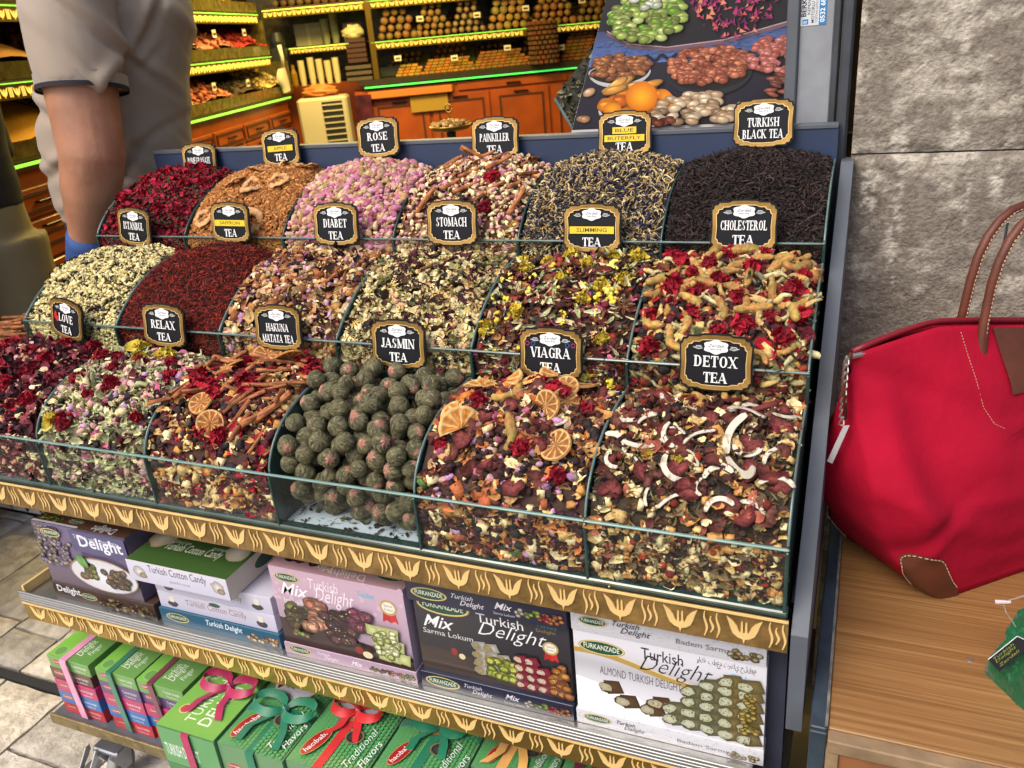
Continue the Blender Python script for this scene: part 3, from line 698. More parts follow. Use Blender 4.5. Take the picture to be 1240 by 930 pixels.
fascia(-.386, -.427, -.004, XL+.048, .0, 'gold_trim', .03, M_GOLD2)
# middle shelf: mirror-like plate with a ridged aluminium nosing
st(MB().box(XL+.048, -.0335, -.0035, .40, -.384, -.374), 'middle_shelf', M_ALU)
for i in range(4): st(MB().box(XL+.046, .0, -.0095+.0004*(i % 2), -.0040, -.384+i*.0062, -.3781+i*.0062, bev=.0009), 'nosing_ridge', mat('nosing_aluminium', hx('9a9a98'), rough=.38, metal=.7))
st(MB().box(XL+.048, XL+.054, .0, .40, -.3735, -.352), 'shelf_end_trim', M_MOTIF)
st(MB().box(XL+.03, 0, .40, .405, -.385, -.147), 'shelf_back', M_FRAME)
# bottom shelf, chassis, castors
st(MB().box(XL+.02, -.034, -.02, .40, -.690, -.680), 'bottom_shelf', M_FRAME)
st(MB().box(XL+.02, 0, -.026, -.021, -.700, -.672, bev=.001), 'bottom_shelf_trim', mat('dull_gold_trim', hx('8d7d55'), rough=.4, metal=.6, bump=(160, .8, .003), noise=(60, .6, 1.3)))
st(MB().box(XL+.02, 0, -.0, .62, -.722, -.692), 'chassis', M_ALU)
def castor(x, y):
    s = MB(); s.box(x-.035, x+.035, y-.03, y+.03, -.735, -.723, bev=.003); s.prism([(y-.035, -.735), (y+.02, -.735), (y+.008, -.79), (y-.012, -.79)], 'yz', x-.018, x-.014); s.prism([(y-.035, -.735), (y+.02, -.735), (y+.008, -.79), (y-.012, -.79)], 'yz', x+.014, x+.018)
    o = st(s, 'castor', mat('castor_steel', hx('9a9ca0'), rough=.32, metal=.8, noise=(30, .8, 1.1)))
    wv = MB(); P = [(.033, -.011), (.036, -.007), (.036, .007), (.033, .011), (.018, .011), (.018, .008), (.006, .008)]
    wv.lathe([(.004, -.011), *P, (.004, .011)], n=22); wh = wv.me('castor_wheel', True); oo = put('castor_wheel', wh, mat('castor_tyre', hx('8b8a86'), rough=.6), o, (x, y-.004, .036), (0, math.pi/2, .25))
for x, y in ((XL+.17, -.005), (-.12, .0), (XL+.17, .56), (-.12, .56)): castor(x, y)
b = MB(); b.box(XL+.125, XL+.15, -.075, -.03, -.765, -.758, bev=.002); b.prism([(-.075, -.765), (-.062, -.765), (-.03, -.735), (-.03, -.724), (-.04, -.724)], 'yz', XL+.122, XL+.1245); b.prism([(-.075, -.765), (-.062, -.765), (-.03, -.735), (-.03, -.724), (-.04, -.724)], 'yz', XL+.1505, XL+.153); st(b, 'castor_brake', M_ALU)
# ------------------------------------------------------------------ tea blends, bin by bin (row, column from the right)
H = hx
CRIM, RED, DKRED, WINE = H('a3142c'), H('b62336'), H('5e1a22'), H('421820')
CREAM, STRAW, TAN, PALEG, OLIVE = H('cdbb8c'), H('b89a62'), H('a5763f'), H('a3a575'), H('5f6140')
BLK, BRN, DBRN, PINK, ROSE, LILAC = H('231c1d'), H('6a4128'), H('3b241a'), H('c58d8e'), H('a8566f'), H('a57aa0')
def pal(*a): return list(a)
L = 'loose '
# front row
blend(0, 0, 'detox_blend', 'dark leafy mix with coconut curls and red fruit behind the DETOX bin glass', H('2c2419'),
  [('strand', 2600, .009, pal(BLK, OLIVE, H('3a3524'), DBRN), .7, .003), ('chunk', 430, .0060, pal(CREAM, STRAW, CREAM, H('b7824a')), .7, .003), ('petal', 900, .0095, pal(H('3c2a22'), H('4c2620'), H('54402c'), BLK, H('6a5a3c')), .6, .004), ('berry', 70, .0065, pal(H('8a3018'), DKRED, BLK), .3, .004), ('petal', 520, .0100, pal(TAN, STRAW, H('8a4a3a'), CREAM), .6, .005)])
blend(0, 1, 'fruit_flower_blend', 'mixed fruit, rosebuds and dark berries in the VIAGRA TEA bin', H('33221c'),
  [('blob', 1500, .0078, pal(BLK, H('2c1a1a'), H('4a2420'), BLK, H('2d1a1f')), .5, .004), ('chunk', 330, .0072, pal(STRAW, CREAM, TAN, H('8c4a2e')), .6, .003), ('bud', 240, .0095, pal(PINK, ROSE, CREAM, LILAC), .6, .005), ('petal', 420, .0100, pal(TAN, STRAW, CREAM, H('a8602e')), .6, .005), ('petal', 420, .011, pal(H('4a2420'), H('7c4a30'), TAN, H('9c7a50')), .6, .004), ('flake', 34, .013, pal(H('4b6a36'), H('9a5530'), H('9a5530')), .4, .002)])
rgc = np.random.default_rng(1); MC = Mass(); nC = 420; PC = np.stack([rgc.uniform(-.745, -.505, nC), rgc.uniform(.006, .19, nC), np.full(nC, -.0905)], 1); MC.scatter(T['strand']+T['petal'], PC, np.tile([0, 0, 1.], (nC, 1)), .008, pal(BLK, OLIVE, DBRN), rgc, .15); MC.put('tea_crumbs', 'dark leaf crumbs on the white base of the JASMIN bin', 'tea')
blend(0, 3, 'cinnamon_orange_blend', 'dark berry and petal mix beneath cinnamon sticks in the HAKUNA MATATA bin', H('38231c'),
  [('blob', 900, .0085, pal(BLK, WINE, DBRN, H('52221c')), .5, .004), ('petal', 800, .010, pal(CREAM, STRAW, TAN, DKRED), .6, .004), ('chunk', 420, .007, pal(CREAM, STRAW, H('b07a3c')), .6, .003), ('petal', 260, .012, pal(CRIM, DKRED), .6, .004)])
blend(0, 4, 'green_rose_blend', 'pale green leaf and rosebud mix in the RELAX TEA bin', H('4f4a35'),
  [('petal', 1500, .0095, pal(PALEG, H('8e9068'), CREAM, H('b9b48a')), .7, .004), ('thick', 420, .014, pal(PALEG, H('8a8c66')), .7, .004), ('bud', 420, .0095, pal(PINK, CREAM, H('b98f86'), LILAC), .6, .005), ('blob', 420, .0085, pal(BLK, WINE, BLK), .5, .004), ('petal', 300, .011, pal(DKRED, WINE, ROSE), .6, .004)])
blend(0, 5, 'hibiscus_blend', 'dark hibiscus and red petal mix in the LOVE TEA bin', H('32181c'),
  [('petal', 1500, .0115, pal(WINE, DKRED, BLK, H('6b2a33')), .7, .005), ('bud', 360, .0095, pal(PINK, CREAM, H('a8755f')), .6, .004), ('petal', 320, .011, pal(CRIM, H('8e3d42')), .6, .005), ('thick', 300, .014, pal(BLK, WINE), .6, .004), ('chunk', 220, .0065, pal(CREAM, STRAW), .6, .004)])
# middle row
blend(1, 0, 'root_berry_blend', 'pale stalk, berry and petal mix in the CHOLESTEROL TEA bin', H('3b2a1c'),
  [('berry', 420, .0075, pal(H('7a2a1c'), DKRED, BLK), .3, .004), ('petal', 900, .0095, pal(DBRN, BRN, DKRED, OLIVE), .6, .004), ('thick', 420, .018, pal(H('a39a70'), STRAW, H('8d8258')), .5, .005), ('chunk', 300, .007, pal(STRAW, TAN), .6, .004), ('petal', 200, .012, pal(CRIM, DKRED), .6, .004)])
blend(1, 1, 'anise_leaf_blend', 'brown anise and leaf flake mix in the SLIMMING TEA bin', H('35211a'),
  [('petal', 1300, .009, pal(DBRN, BRN, H('52231e'), BLK), .7, .004), ('leaf', 620, .0115, pal(H('a9a883'), PALEG, CREAM), .5, .004), ('berry', 220, .006, pal(H('8a2a1c'), DKRED), .3, .004), ('petal', 320, .0085, pal(ROSE, H('8f4b48'), TAN), .6, .004), ('cluster', 70, .010, pal(H('cdb83c'), H('d8c95e')), .4, .004)])
blend(1, 2, 'chamomile_blend', 'cream chamomile and dark petal mix in the STOMACH TEA bin', H('4c412c'),
  [('petal', 1700, .0085, pal(CREAM, H('b8a878'), STRAW, H('97935f')), .7, .004), ('flower', 330, .010, pal(H('d9cda6'), CREAM), .6, .005), ('bud', 420, .0085, pal(CREAM, H('c9b78d'), H('b78e6a')), .6, .004), ('petal', 420, .011, pal(BLK, WINE, DBRN), .6, .004), ('leaf', 240, .010, pal(OLIVE, H('6c7048')), .5, .004)])
blend(1, 3, 'cream_flower_blend', 'cream flower, bark and hibiscus mix in the DIABET TEA bin', H('463222'),
  [('petal', 1300, .0095, pal(CREAM, H('c2a27a'), STRAW, H('b07c50')), .7, .004), ('bud', 420, .009, pal(CREAM, PINK, LILAC, H('c49e7c')), .6, .005), ('petal', 420, .012, pal(BLK, WINE, DBRN), .6, .004), ('chunk', 320, .008, pal(BRN, TAN, H('8a5330')), .6, .004)])
blend(1, 4, 'saffron_threads', 'smooth heap of dark red saffron threads in the SAFFRON bin', H('3a1512'),
  [('strand', 11000, .0095, pal(H('7c2018'), H('581811'), H('35120f'), H('a03420'), H('2a1210')), .5, .0025)], bump=.024)
blend(1, 5, 'jasmine_bud_blend', 'pale jasmine buds with dark tea leaf in the ISTANBUL TEA bin', H('3f3a26'),
  [('bud', 2400, .0085, pal(H('d3c48e'), H('c8b67c'), H('b9ac78')), .6, .003), ('thick', 900, .010, pal(H('d0c190'), H('a99f6c')), .6, .004), ('thick', 700, .012, pal(BLK, H('33301f'), DBRN), .6, .004)], bump=.018)
# top row
blend(2, 0, 'black_tea', 'heap of black tea leaf in the TURKISH BLACK TEA bin', H('1c1413'),
  [('thick', 6500, .0085, pal(H('2a201d'), H('1b1515'), H('382925'), H('221b1b')), .6, .003), ('strand', 1600, .011, pal(H('3a2a25'), BLK), .6, .003)], bump=.030)
blend(2, 1, 'butterfly_pea_blend', 'cream and indigo dried blossoms in the BLUE BUTERFLY bin', H('25232b'),
  [('curlp', 2500, .0088, pal(H('b59c6c'), H('c9b482'), H('9a8154')), .6, .004), ('thick', 2300, .0088, pal(H('1b1d30'), H('262338'), BLK, H('2a2a3c')), .6, .004), ('bud', 500, .009, pal(H('2c2a48'), BLK), .6, .003)], bump=.030)
blend(2, 2, 'rose_bark_blend', 'rosebud and bark mix under cinnamon sticks in the PAINKILLER bin', H('4b3024'),
  [('bud', 1100, .0095, pal(H('c6a07c'), PINK, CREAM, H('a8697a')), .6, .005), ('petal', 900, .0095, pal(BRN, TAN, H('7c4a35'), CREAM), .7, .004), ('blob', 240, .010, pal(CREAM, H('d9cf9e'), BLK), .5, .004)], bump=.030)
blend(2, 3, 'rosebuds', 'mound of pink dried rosebuds in the ROSE TEA bin', H('55303a'),
  [('bud', 1900, .0132, pal(H('a5607c'), H('b98494'), H('944c6c'), H('b89a78'), H('a57c5c'), H('8c6a44')), .7, .005), ('blob', 500, .0105, pal(H('b59678'), H('9c5460'), H('b47c88')), .5, .005)], bump=.026)
blend(2, 4, 'apple_granules', 'orange brown tea granules in the APPLE TEA bin', H('6b4020'),
  [('gran', 7500, .0052, pal(H('9a6430'), H('7e4c22'), H('b27a42'), H('8c5a2c')), .7, .002)], bump=.026)
blend(2, 5, 'pomegranate_blend', 'crimson and dark green pomegranate flower mix in the POMEGRANATE bin', H('3a1216'),
  [('petal', 2600, .0075, pal(H('7d1020'), H('5a1018'), H('34301c'), H('47181a')), .7, .003), ('gran', 1600, .005, pal(H('8e1424'), H('4a3a22')), .7, .002), ('petal', 500, .012, pal(H('9c1230'), H('86102a')), .6, .005)], bump=.024)

# ------------------------------------------------------------------ pieces large enough to pick out
rg = np.random.default_rng(5)
cin = [cinnamon_mesh(i) for i in range(7)]; cinT = [cinnamon_mesh(i+20, .11) for i in range(4)]
org = [citrus_mesh(i) for i in range(3)]; orgh = [citrus_mesh(i+5, True, 'c07a30', 'd9a45c') for i in range(2)]; lem = [citrus_mesh(i+9, False, '8f5a28', 'a8743a') for i in range(2)]
redf = [fuzzy_mesh('red_flower', i, H('b5182e'), H('8e1226')) for i in range(5)]; yelf = [fuzzy_mesh('yellow_flower', i, H('d9c34a'), H('c9a92e'), 50, .36, .6) for i in range(3)]
hib = [crumple_mesh('hibiscus', i, H('2e161b'), H('4b2028')) for i in range(5)]; petl = [crumple_mesh('rose_petal', i+9, H('6f242c'), H('94484c'), .9) for i in range(4)]
tur = [turmeric_mesh(i) for i in range(8)]; coc = [coconut_mesh(i) for i in range(8)]
strw = [wedge_mesh('strawberry_slice', i, H('4a1816'), H('5e2222'), H('7c3a36')) for i in range(4)]; fru = [wedge_mesh('fruit_slice', i+9, H('3c1a18'), H('5a2822'), H('6e3a2e'), .07, False) for i in range(2)]+[crumple_mesh('fruit_slice', i+60, H(a_), H(b_), .75) for i, (a_, b_) in enumerate((('3c1a18', '5c2a24'), ('4c2a20', '74443a'), ('2e1a18', '4c2a24'), ('5a221c', '7a382c')))]
apr = [wedge_mesh('apricot_piece', i+3, H('a84e1c'), H('b8622a'), H('c47a34'), .12) for i in range(3)]; ban = [wedge_mesh('banana_chip', i+30, H('b98f52'), H('d0b07a'), H('c8a468'), .07, False) for i in range(3)]
ani = [anise_mesh(i) for i in range(3)]; aring = [ring_mesh(i) for i in range(4)]; balls = [ball_mesh(i) for i in range(9)]
peel = [wedge_mesh('orange_peel', i+40, H('a5592c'), H('b0653a'), H('b86f42'), .05, False) for i in range(3)]
budm = [mesh('rosebud', t['V'], t['F'], (np.array(c)[None]*t['m'][:, None]*(1-t['w'])[:, None]+t['a']*t['w'][:, None]), False) for t, c in ((t_blob(i, 9, 7, .5, .33, .33, .12, (.30, .27, .12)), c) for i, c in enumerate((PINK, ROSE, H('c99aa0'), LILAC)))]
ber = [bumpy_mesh('berry', i, DKRED, H('8e3a1c'), .5, .48, .46, .06, 2, 10, 7) for i in range(2)]; dberry = [bumpy_mesh('dark_berry', i, BLK, H('35202a'), .5, .45, .42, .12, 4, 10, 7) for i in range(2)]
# DETOX
lay(0, 0, coc, 'coconut_curl', 'curved white coconut shaving lying on the DETOX mix', 'coconut curl', 36, .047, rg, tilt=.25, lift=.17, rmin=.10, jit=.4, m=M_BOT)
lay(0, 0, strw, 'strawberry_slice', 'dried red strawberry slice on the DETOX mix', 'strawberry slice', 22, .034, rg, tilt=.35, lift=.16, rmin=.12)
lay(0, 0, fru, 'fruit_slice', 'dark red dried fruit slice on the DETOX mix', 'fruit slice', 30, .033, rg, tilt=.45, lift=.12, rmin=.11)
cinr = [m_.copy() for m_ in cin]
lay(0, 0, cinr, 'red_fruit_strip', 'long dark red dried fruit strip at the back of the DETOX bin', 'fruit strip', 7, .07, rg, tilt=.3, lift=.06, reg=(.1, .9, .72, .96), spin=.4, m=mat('fruit_leather', H('6a201c'), rough=.55, noise=(60, .6, 1.4), bump=(120, .5, .002)))
lay(0, 0, tur, 'turmeric_root', 'yellow turmeric root lying at the back of the DETOX heap', 'turmeric root', 2, .045, rg, lift=.15, pts=[(.58, .92), (.46, .86)], spin=1.5)
lay(0, 0, ber, 'berry', 'small orange red berry on the DETOX mix', 'berry', 9, .0115, rg, lift=.45, rmin=.1); lay(0, 0, ban, 'apple_chip', 'cream dried apple chip on the DETOX mix', 'apple chip', 9, .019, rg, lift=.15, rmin=.15)
lay(0, 0, ani, 'star_anise', 'brown star anise on the left of the DETOX mix', 'star anise', 1, .033, rg, lift=.08, pts=[(.24, .5)])
lay(0, 0, yelf, 'yellow_flower', 'small yellow flower head on the DETOX mix', 'flower', 3, .015, rg, lift=.2, pts=[(.25, .32), (.43, .3), (.6, .85)])
# VIAGRA
lay(0, 1, lem, 'orange_slice', 'whole dried orange slice on the VIAGRA TEA fruit heap', 'orange slice', 5, .050, rg, lift=.24, pts=[(.68, .8), (.74, .66), (.64, .55), (.80, .25), (.74, .96)], tilt=.6)
lay(0, 1, orgh, 'orange_peel_curl', 'bright curled orange slice half on the VIAGRA TEA fruit heap', 'orange slice', 6, .056, rg, lift=.22, pts=[(.2, .7), (.16, .38), (.28, .85), (.45, .93), (.6, .95), (.22, .3)], tilt=.6)
lay(0, 1, redf, 'red_flower', 'bright crimson dried flower in the VIAGRA TEA bin', 'flower', 9, .024, rg, lift=.3, pts=[(.24, .52), (.5, .86), (.62, .8), (.88, .6), (.6, .22), (.84, .12), (.7, .74), (.3, .9), (.1, .2)])
lay(0, 1, strw, 'strawberry_slice', 'dried pink red strawberry slice in the VIAGRA TEA bin', 'strawberry slice', 15, .035, rg, lift=.2, rmin=.14); lay(0, 1, tur, 'turmeric_root', 'long yellow turmeric root upright on the VIAGRA TEA heap', 'turmeric root', 2, .055, rg, lift=.15, pts=[(.52, .33), (.42, .62)], spin=1.9)
lay(0, 1, apr, 'apricot_piece', 'orange dried apricot piece on the VIAGRA TEA heap', 'apricot', 8, .026, rg, lift=.2, rmin=.2); lay(0, 1, coc, 'coconut_curl', 'short white coconut shaving on the VIAGRA TEA heap', 'coconut curl', 6, .034, rg, lift=.15, pts=[(.42, .68), (.46, .58), (.55, .62), (.52, .78), (.3, .6), (.8, .45)])
lay(0, 1, hib, 'hibiscus_flower', 'black crumpled hibiscus in the VIAGRA TEA bin', 'hibiscus', 9, .028, rg, lift=.1, rmin=.17); lay(0, 1, ban, 'banana_chip', 'cream dried banana chip on the VIAGRA TEA heap', 'banana chip', 9, .024, rg, lift=.15, rmin=.17)
lay(0, 1, fru, 'fruit_slice', 'dark red dried fruit slice on the VIAGRA TEA heap', 'fruit slice', 26, .031, rg, lift=.15, rmin=.11); lay(0, 1, budm, 'rosebud', 'pink rosebud at the front of the VIAGRA TEA bin', 'rosebud', 16, .0165, rg, lift=.3, rmin=.09, reg=(.08, .92, .05, .45))
lay(0, 1, peel, 'orange_peel', 'flat brick orange peel piece in the VIAGRA TEA bin', 'orange peel', 7, .025, rg, lift=.12, rmin=.18)
# JASMIN: rolled balls heaped in layers
def jasmin():
    q = np.random.default_rng(3); r = .0153; P = []
    def zs(x, y): return float(surf(0, 2, (x+.75)/.25, min(1, y/.205), .012, .006)[2])-.002+.014*(1-math.sin(math.pi*min(1, max(0, (x+.75)/.25))))
    def drop(x, y, zmin):
        """rest a ball on the ones below"""
        z = zmin
        for p in P:
            d2 = (p[0]-x)**2+(p[1]-y)**2
            if d2 < (2*r*.93)**2: z = max(z, p[2]+math.sqrt((2*r*.93)**2-d2))
        return z
    for _ in range(620):
        best = None
        for __ in range(34):
            x = q.uniform(-.75+.002+r, -.5-.002-r); y = q.uniform(.004+r, .200-r*.5); z = drop(x, y, -.0912+r)
            if z > zs(x, y)+.006 or (z < -.060 and y < .042): continue
            if best is None or z < best[2]: best = (x, y, z)
        if best: P.append(best)
    V = [p for p in P if sum(1 for o in P if abs(o[0]-p[0]) < r*1.3 and abs(o[1]-p[1]) < r*1.3 and o[2] > p[2]+r*.7) < 4 or p[1] < .06]
    for p in V:
        e = tuple(q.uniform(0, 6.28, 3))
        if q.random() < .34: e = tuple(Vector((.1+q.normal(0, .5), -.75+q.normal(0, .4), .65)).to_track_quat('Z', 'Y').to_euler())
        o = put('tea_ball', balls[q.integers(0, 9)], M_BOT, None, p, e, .031*(1+q.uniform(-.07, .06)))
        tag(o, 'dark green rolled tea ball in the JASMIN TEA bin, '+('front', 'middle', 'back')[min(2, int(p[1]/.07))]+' '+('left', 'centre', 'right')[min(2, int((p[0]+.75)/.0834))], 'tea ball', 'rolled tea balls in the JASMIN bin')
jasmin()
# HAKUNA MATATA
lay(0, 3, cin+cinT, 'cinnamon_stick', 'brown cinnamon quill on the HAKUNA MATATA heap', 'cinnamon stick', 26, .060, rg, lift=.17, reg=(.1, .92, .35, .97), rmin=.12, spin=.35, jit=.25); lay(0, 3, cin+cinT, 'cinnamon_stick', 'cinnamon quill at the right front of the HAKUNA MATATA bin', 'cinnamon stick', 9, .066, rg, lift=.14, reg=(.62, .93, .08, .6), rmin=.09, spin=1.2, group='cinnamon sticks')
lay(0, 3, cin, 'cinnamon_stick', 'cinnamon quill along the left edge of the HAKUNA MATATA bin', 'cinnamon stick', 4, .085, rg, lift=.1, pts=[(.1, .45), (.12, .62), (.14, .8), (.08, .3)], spin=1.0, group='cinnamon sticks')
lay(0, 3, org, 'orange_slice', 'dried orange slice among the HAKUNA MATATA cinnamon', 'orange slice', 5, .052, rg, lift=.3, pts=[(.35, .72), (.52, .16), (.36, .28), (.72, .9), (.5, .95)], tilt=.3)
lay(0, 3, redf, 'red_flower', 'crimson flower head among the HAKUNA MATATA cinnamon', 'flower', 12, .029, rg, lift=.35, rmin=.15, pts=[(.42, .8), (.3, .45), (.42, .38), (.62, .5), (.68, .45), (.6, .1), (.92, .8), (.88, .92), (.78, .97), (.2, .5), (.24, .38), (.45, .12)])
lay(0, 3, hib, 'hibiscus_flower', 'black hibiscus in the HAKUNA MATATA mix', 'hibiscus', 9, .026, rg, lift=.1, rmin=.16); lay(0, 3, ber, 'berry', 'brown red berry in the HAKUNA MATATA mix', 'berry', 8, .012, rg, lift=.4, rmin=.1, reg=(.3, .7, .05, .4))
# RELAX
lay(0, 4, redf, 'red_flower', 'crimson flower head on the pale RELAX mix', 'flower', 12, .024, rg, lift=.3, rmin=.17); lay(0, 4, yelf, 'yellow_flower', 'yellow flower cluster on the RELAX mix', 'flower', 4, .031, rg, lift=.25, pts=[(.3, .95), (.68, .82), (.45, .78), (.12, .08)])
lay(0, 4, hib, 'hibiscus_flower', 'black hibiscus on the RELAX mix', 'hibiscus', 12, .028, rg, lift=.12, rmin=.14); lay(0, 4, budm, 'rosebud', 'pale pink rosebud on the RELAX mix', 'rosebud', 22, .016, rg, lift=.3, rmin=.1)
# LOVE
lay(0, 5, petl, 'rose_petal', 'large dusty red petal on the LOVE TEA mix', 'petal', 14, .044, rg, lift=.06, rmin=.16); lay(0, 5, redf, 'red_flower', 'crimson flower head on the dark LOVE TEA mix', 'flower', 13, .027, rg, lift=.3, rmin=.16)
lay(0, 5, hib, 'hibiscus_flower', 'black hibiscus on the LOVE TEA mix', 'hibiscus', 16, .034, rg, lift=.1, rmin=.14); lay(0, 5, strw, 'strawberry_slice', 'red fruit slice on the LOVE TEA mix', 'fruit slice', 6, .03, rg, lift=.1, rmin=.2)
# CHOLESTEROL
lay(1, 0, tur, 'turmeric_root', 'knobbly yellow turmeric root in the CHOLESTEROL TEA bin', 'turmeric root', 36, .048, rg, lift=.17, rmin=.12, jit=.3, tilt=.3)
lay(1, 0, redf, 'red_flower', 'crimson flower head among the CHOLESTEROL turmeric roots', 'flower', 22, .026, rg, lift=.35, rmin=.14); lay(1, 0, hib, 'hibiscus_flower', 'black hibiscus among the CHOLESTEROL turmeric roots', 'hibiscus', 14, .03, rg, lift=.2, rmin=.15)
lay(1, 0, ber, 'berry', 'brown red berry in the CHOLESTEROL mix', 'berry', 12, .0095, rg, lift=.4, rmin=.1)
# SLIMMING
lay(1, 1, ani, 'star_anise', 'brown star anise on the SLIMMING TEA mix', 'star anise', 18, .036, rg, lift=.1, rmin=.16); lay(1, 1, yelf, 'yellow_flower', 'yellow everlasting flower cluster on the SLIMMING TEA mix', 'flower', 15, .024, rg, lift=.25, rmin=.15)
# STOMACH, DIABET
lay(1, 2, hib, 'hibiscus_flower', 'black hibiscus on the cream STOMACH TEA mix', 'hibiscus', 13, .028, rg, lift=.12, rmin=.15)
lay(1, 3, cin, 'cinnamon_stick', 'cinnamon quill on the cream DIABET TEA mix', 'cinnamon stick', 16, .05, rg, lift=.1, rmin=.14, reg=(.06, .9, .3, .97)); lay(1, 3, hib, 'hibiscus_flower', 'black hibiscus on the DIABET TEA mix', 'hibiscus', 11, .03, rg, lift=.12, rmin=.15); lay(1, 3, budm, 'rosebud', 'pink rosebud on the DIABET TEA mix', 'rosebud', 10, .016, rg, lift=.3, rmin=.12)
# PAINKILLER, APPLE, POMEGRANATE
lay(2, 2, cinT, 'cinnamon_stick', 'thick cinnamon quill on the PAINKILLER TEA heap', 'cinnamon stick', 20, .052, rg, lift=.14, rmin=.14, reg=(.2, .95, .2, .97), spin=1.1, jit=.25, bump=.030); lay(2, 2, redf, 'red_flower', 'crimson flower head in the PAINKILLER bin', 'flower', 2, .022, rg, lift=.3, pts=[(.68, .45), (.7, .18)], bump=.030)
lay(2, 4, aring, 'apple_ring', 'dried apple ring on the APPLE TEA granules', 'apple ring', 8, .056, rg, lift=.08, pts=[(.45, .68), (.5, .93), (.74, .5), (.5, .42), (.82, .88), (.3, .5), (.65, .1), (.12, .12)], bump=.026)
lay(2, 5, redf, 'red_flower', 'crimson pomegranate flower clump in the POMEGRANATE bin', 'flower', 14, .024, rg, lift=.15, rmin=.15, bump=.024)
# ------------------------------------------------------------------ name signs
def plaque(w, h, g=0.):
    """ornate outline with stepped corners and a raised crown, shrunk by g"""
    a = w/2-g; t = h-g; b = g; r = .011
    R = [(0, t), (.018, t-.0006), (.0225, t-.0030), (a-.0105, t-.0033), (a-.0088, t-.0064), (a-.0036, t-.0074), (a-.0026, t-.0120), (a, t-.0140), (a-.0010, h*.5), (a, b+.0130), (a-.0026, b+.0110), (a-.0036, b+.0066), (a-.0088, b+.0056), (a-.0105, b+.0026), (.0235, b+.0024), (.018, b+.0002), (0, b-.0003)]
    return R+[(-x, z) for x, z in reversed(R[1:-1])]
def band(w, h, g0, g1):
    A = plaque(w, h, g0); B = plaque(w, h, g1); return A, B
SW, SH = .1, .081
def sign_meshes():
    d = MB(); d.prism(plaque(SW, SH), 'xz', 0, .003); board = d.me('board')
    A, B = band(SW, SH, .0024, .0082); n = len(A); V = []
    for P, y in ((A, -.0002), (A, -.0016), (B, -.0012), (B, -.0002)): V += [(x, y, z) for x, z in P]
    F = [(k*n+i, k*n+(i+1) % n, (k+1)*n+(i+1) % n, (k+1)*n+i) for k in range(3) for i in range(n)]
    fr = MB(); fr.add(V, F); frame = fr.me('frame'); i_ = MB()
    for g in (.0080, ):
        A, B = band(SW, SH, g, g+.0009); V = [(x, -.0019, z) for x, z in A]+[(x, -.0019, z) for x, z in B]; i_.add(V, [(i, (i+1) % n, n+(i+1) % n, n+i) for i in range(n)])
    return board, frame, i_.me('inner_line')
ME_B, ME_F, ME_L = sign_meshes()
WHT = (.82, .82, .80)
def badge_print():
    p = Print(.0022); zc = .0625
    pts = []
    for i in range(40):
        a = 2*math.pi*i/40; k = 1+.09*math.cos(6*a+math.pi)*1.0; pts.append((.0165*k*math.cos(a), zc+.0095*k*math.sin(a)))
    p.poly(pts, WHT); p.ell(0, zc, .0138, .0072, (.7, .71, .74)); p.ell(0, zc, .0133, .0068, (.84, .84, .83))
    p.text('Zerdali', 0, zc-.0005, .0044, (.03, .03, .05), .0215, shear=.25, off=.01, align='c'); p.text('Spice Shop', 0, zc-.0048, .0024, (.03, .03, .05), .0155, off=.02, align='c')
    for s in (-1, 1):
        for k in range(3): p.stroke([(s*(.018+.001*k), zc-.002+k*.0016), (s*(.024+.0015*k), zc-.0035+k*.0022), (s*(.031-.0025*k), zc-.001+k*.0008)], .0007, WHT)
    return p
BADGE = badge_print(); ME_BADGE = mesh('badge', BADGE.V, BADGE.F, BADGE.C)
YEL = H('e6c21f'); INK = (.05, .04, .02)
def sign(lines, x, y, zc, word, extra=None, tilt=0, yaw=0, sticker=None, k=1.0, place=''):
    t = thing('tea_sign', f'black and gold {word} sign {place}'.strip(), 'sign', (x, y, zc-SH/2*k), 'name signs standing in the tea bins', (math.radians(-10), math.radians(tilt), math.radians(yaw))); t.scale = (k, k, k)
    put('board', ME_B, M_BLACK, t); put('frame', ME_F, M_SGOLD, t); put('inner_line', ME_L, M_MOTIF, t); put('badge', ME_BADGE, M_PAINT, t, rot=FRONT)
    p = Print(.0019)
    n = len(lines)
    for i, (s, w_, zz, hh) in enumerate(lines): p.serif(s, 0, zz, hh, WHT, w_)
    if extra: extra(p)
    p.put('lettering', t, M_PAINT, rot=FRONT)
    if sticker:
        q = Print(.0021)
        for (s, w_, zz, hh, bw) in sticker:
            q.rect(-bw/2, zz-.0028, bw/2, zz+hh+.0028, YEL); q.text(s, 0, zz, hh, INK, w_, off=.012, align='c')
        q.put('sticker', t, M_PAINT, rot=FRONT)
    # a thin stake behind the board
    MB().tube([(0, .0045, .03), (0, .0045, -.05)], .0016, 6).put('stake', M_DARK, t)
    return t
one = lambda s, w_=.062: [(s, w_, .0345, .0155), ('TEA', .032, .0125, .0145)]
def loveheart(p): p.ell(-.031, .044, .0045, .008, H('c4161c'), wob=.15); p.ell(-.026, .038, .004, .006, H('c4161c'), wob=.15)
def symbols(p):
    for s in (-1, 1):
        for dx, c in ((.027, H('3a5fa8')), (.036, H('b03a68'))):
            for a in range(12):
                a0 = a*math.pi/6; a1 = a0+math.pi/6; p.poly([(s*dx+.0034*math.cos(a0), .055+.0034*math.sin(a0)), (s*dx+.0034*math.cos(a1), .055+.0034*math.sin(a1)), (s*dx+.0025*math.cos(a1), .055+.0025*math.sin(a1)), (s*dx+.0025*math.cos(a0), .055+.0025*math.sin(a0))], c)
F1, F2, F3 = .203, .428, .640
sign(one('DETOX', .058), -.122, F1, .142, 'DETOX TEA', place='in the front right bin')
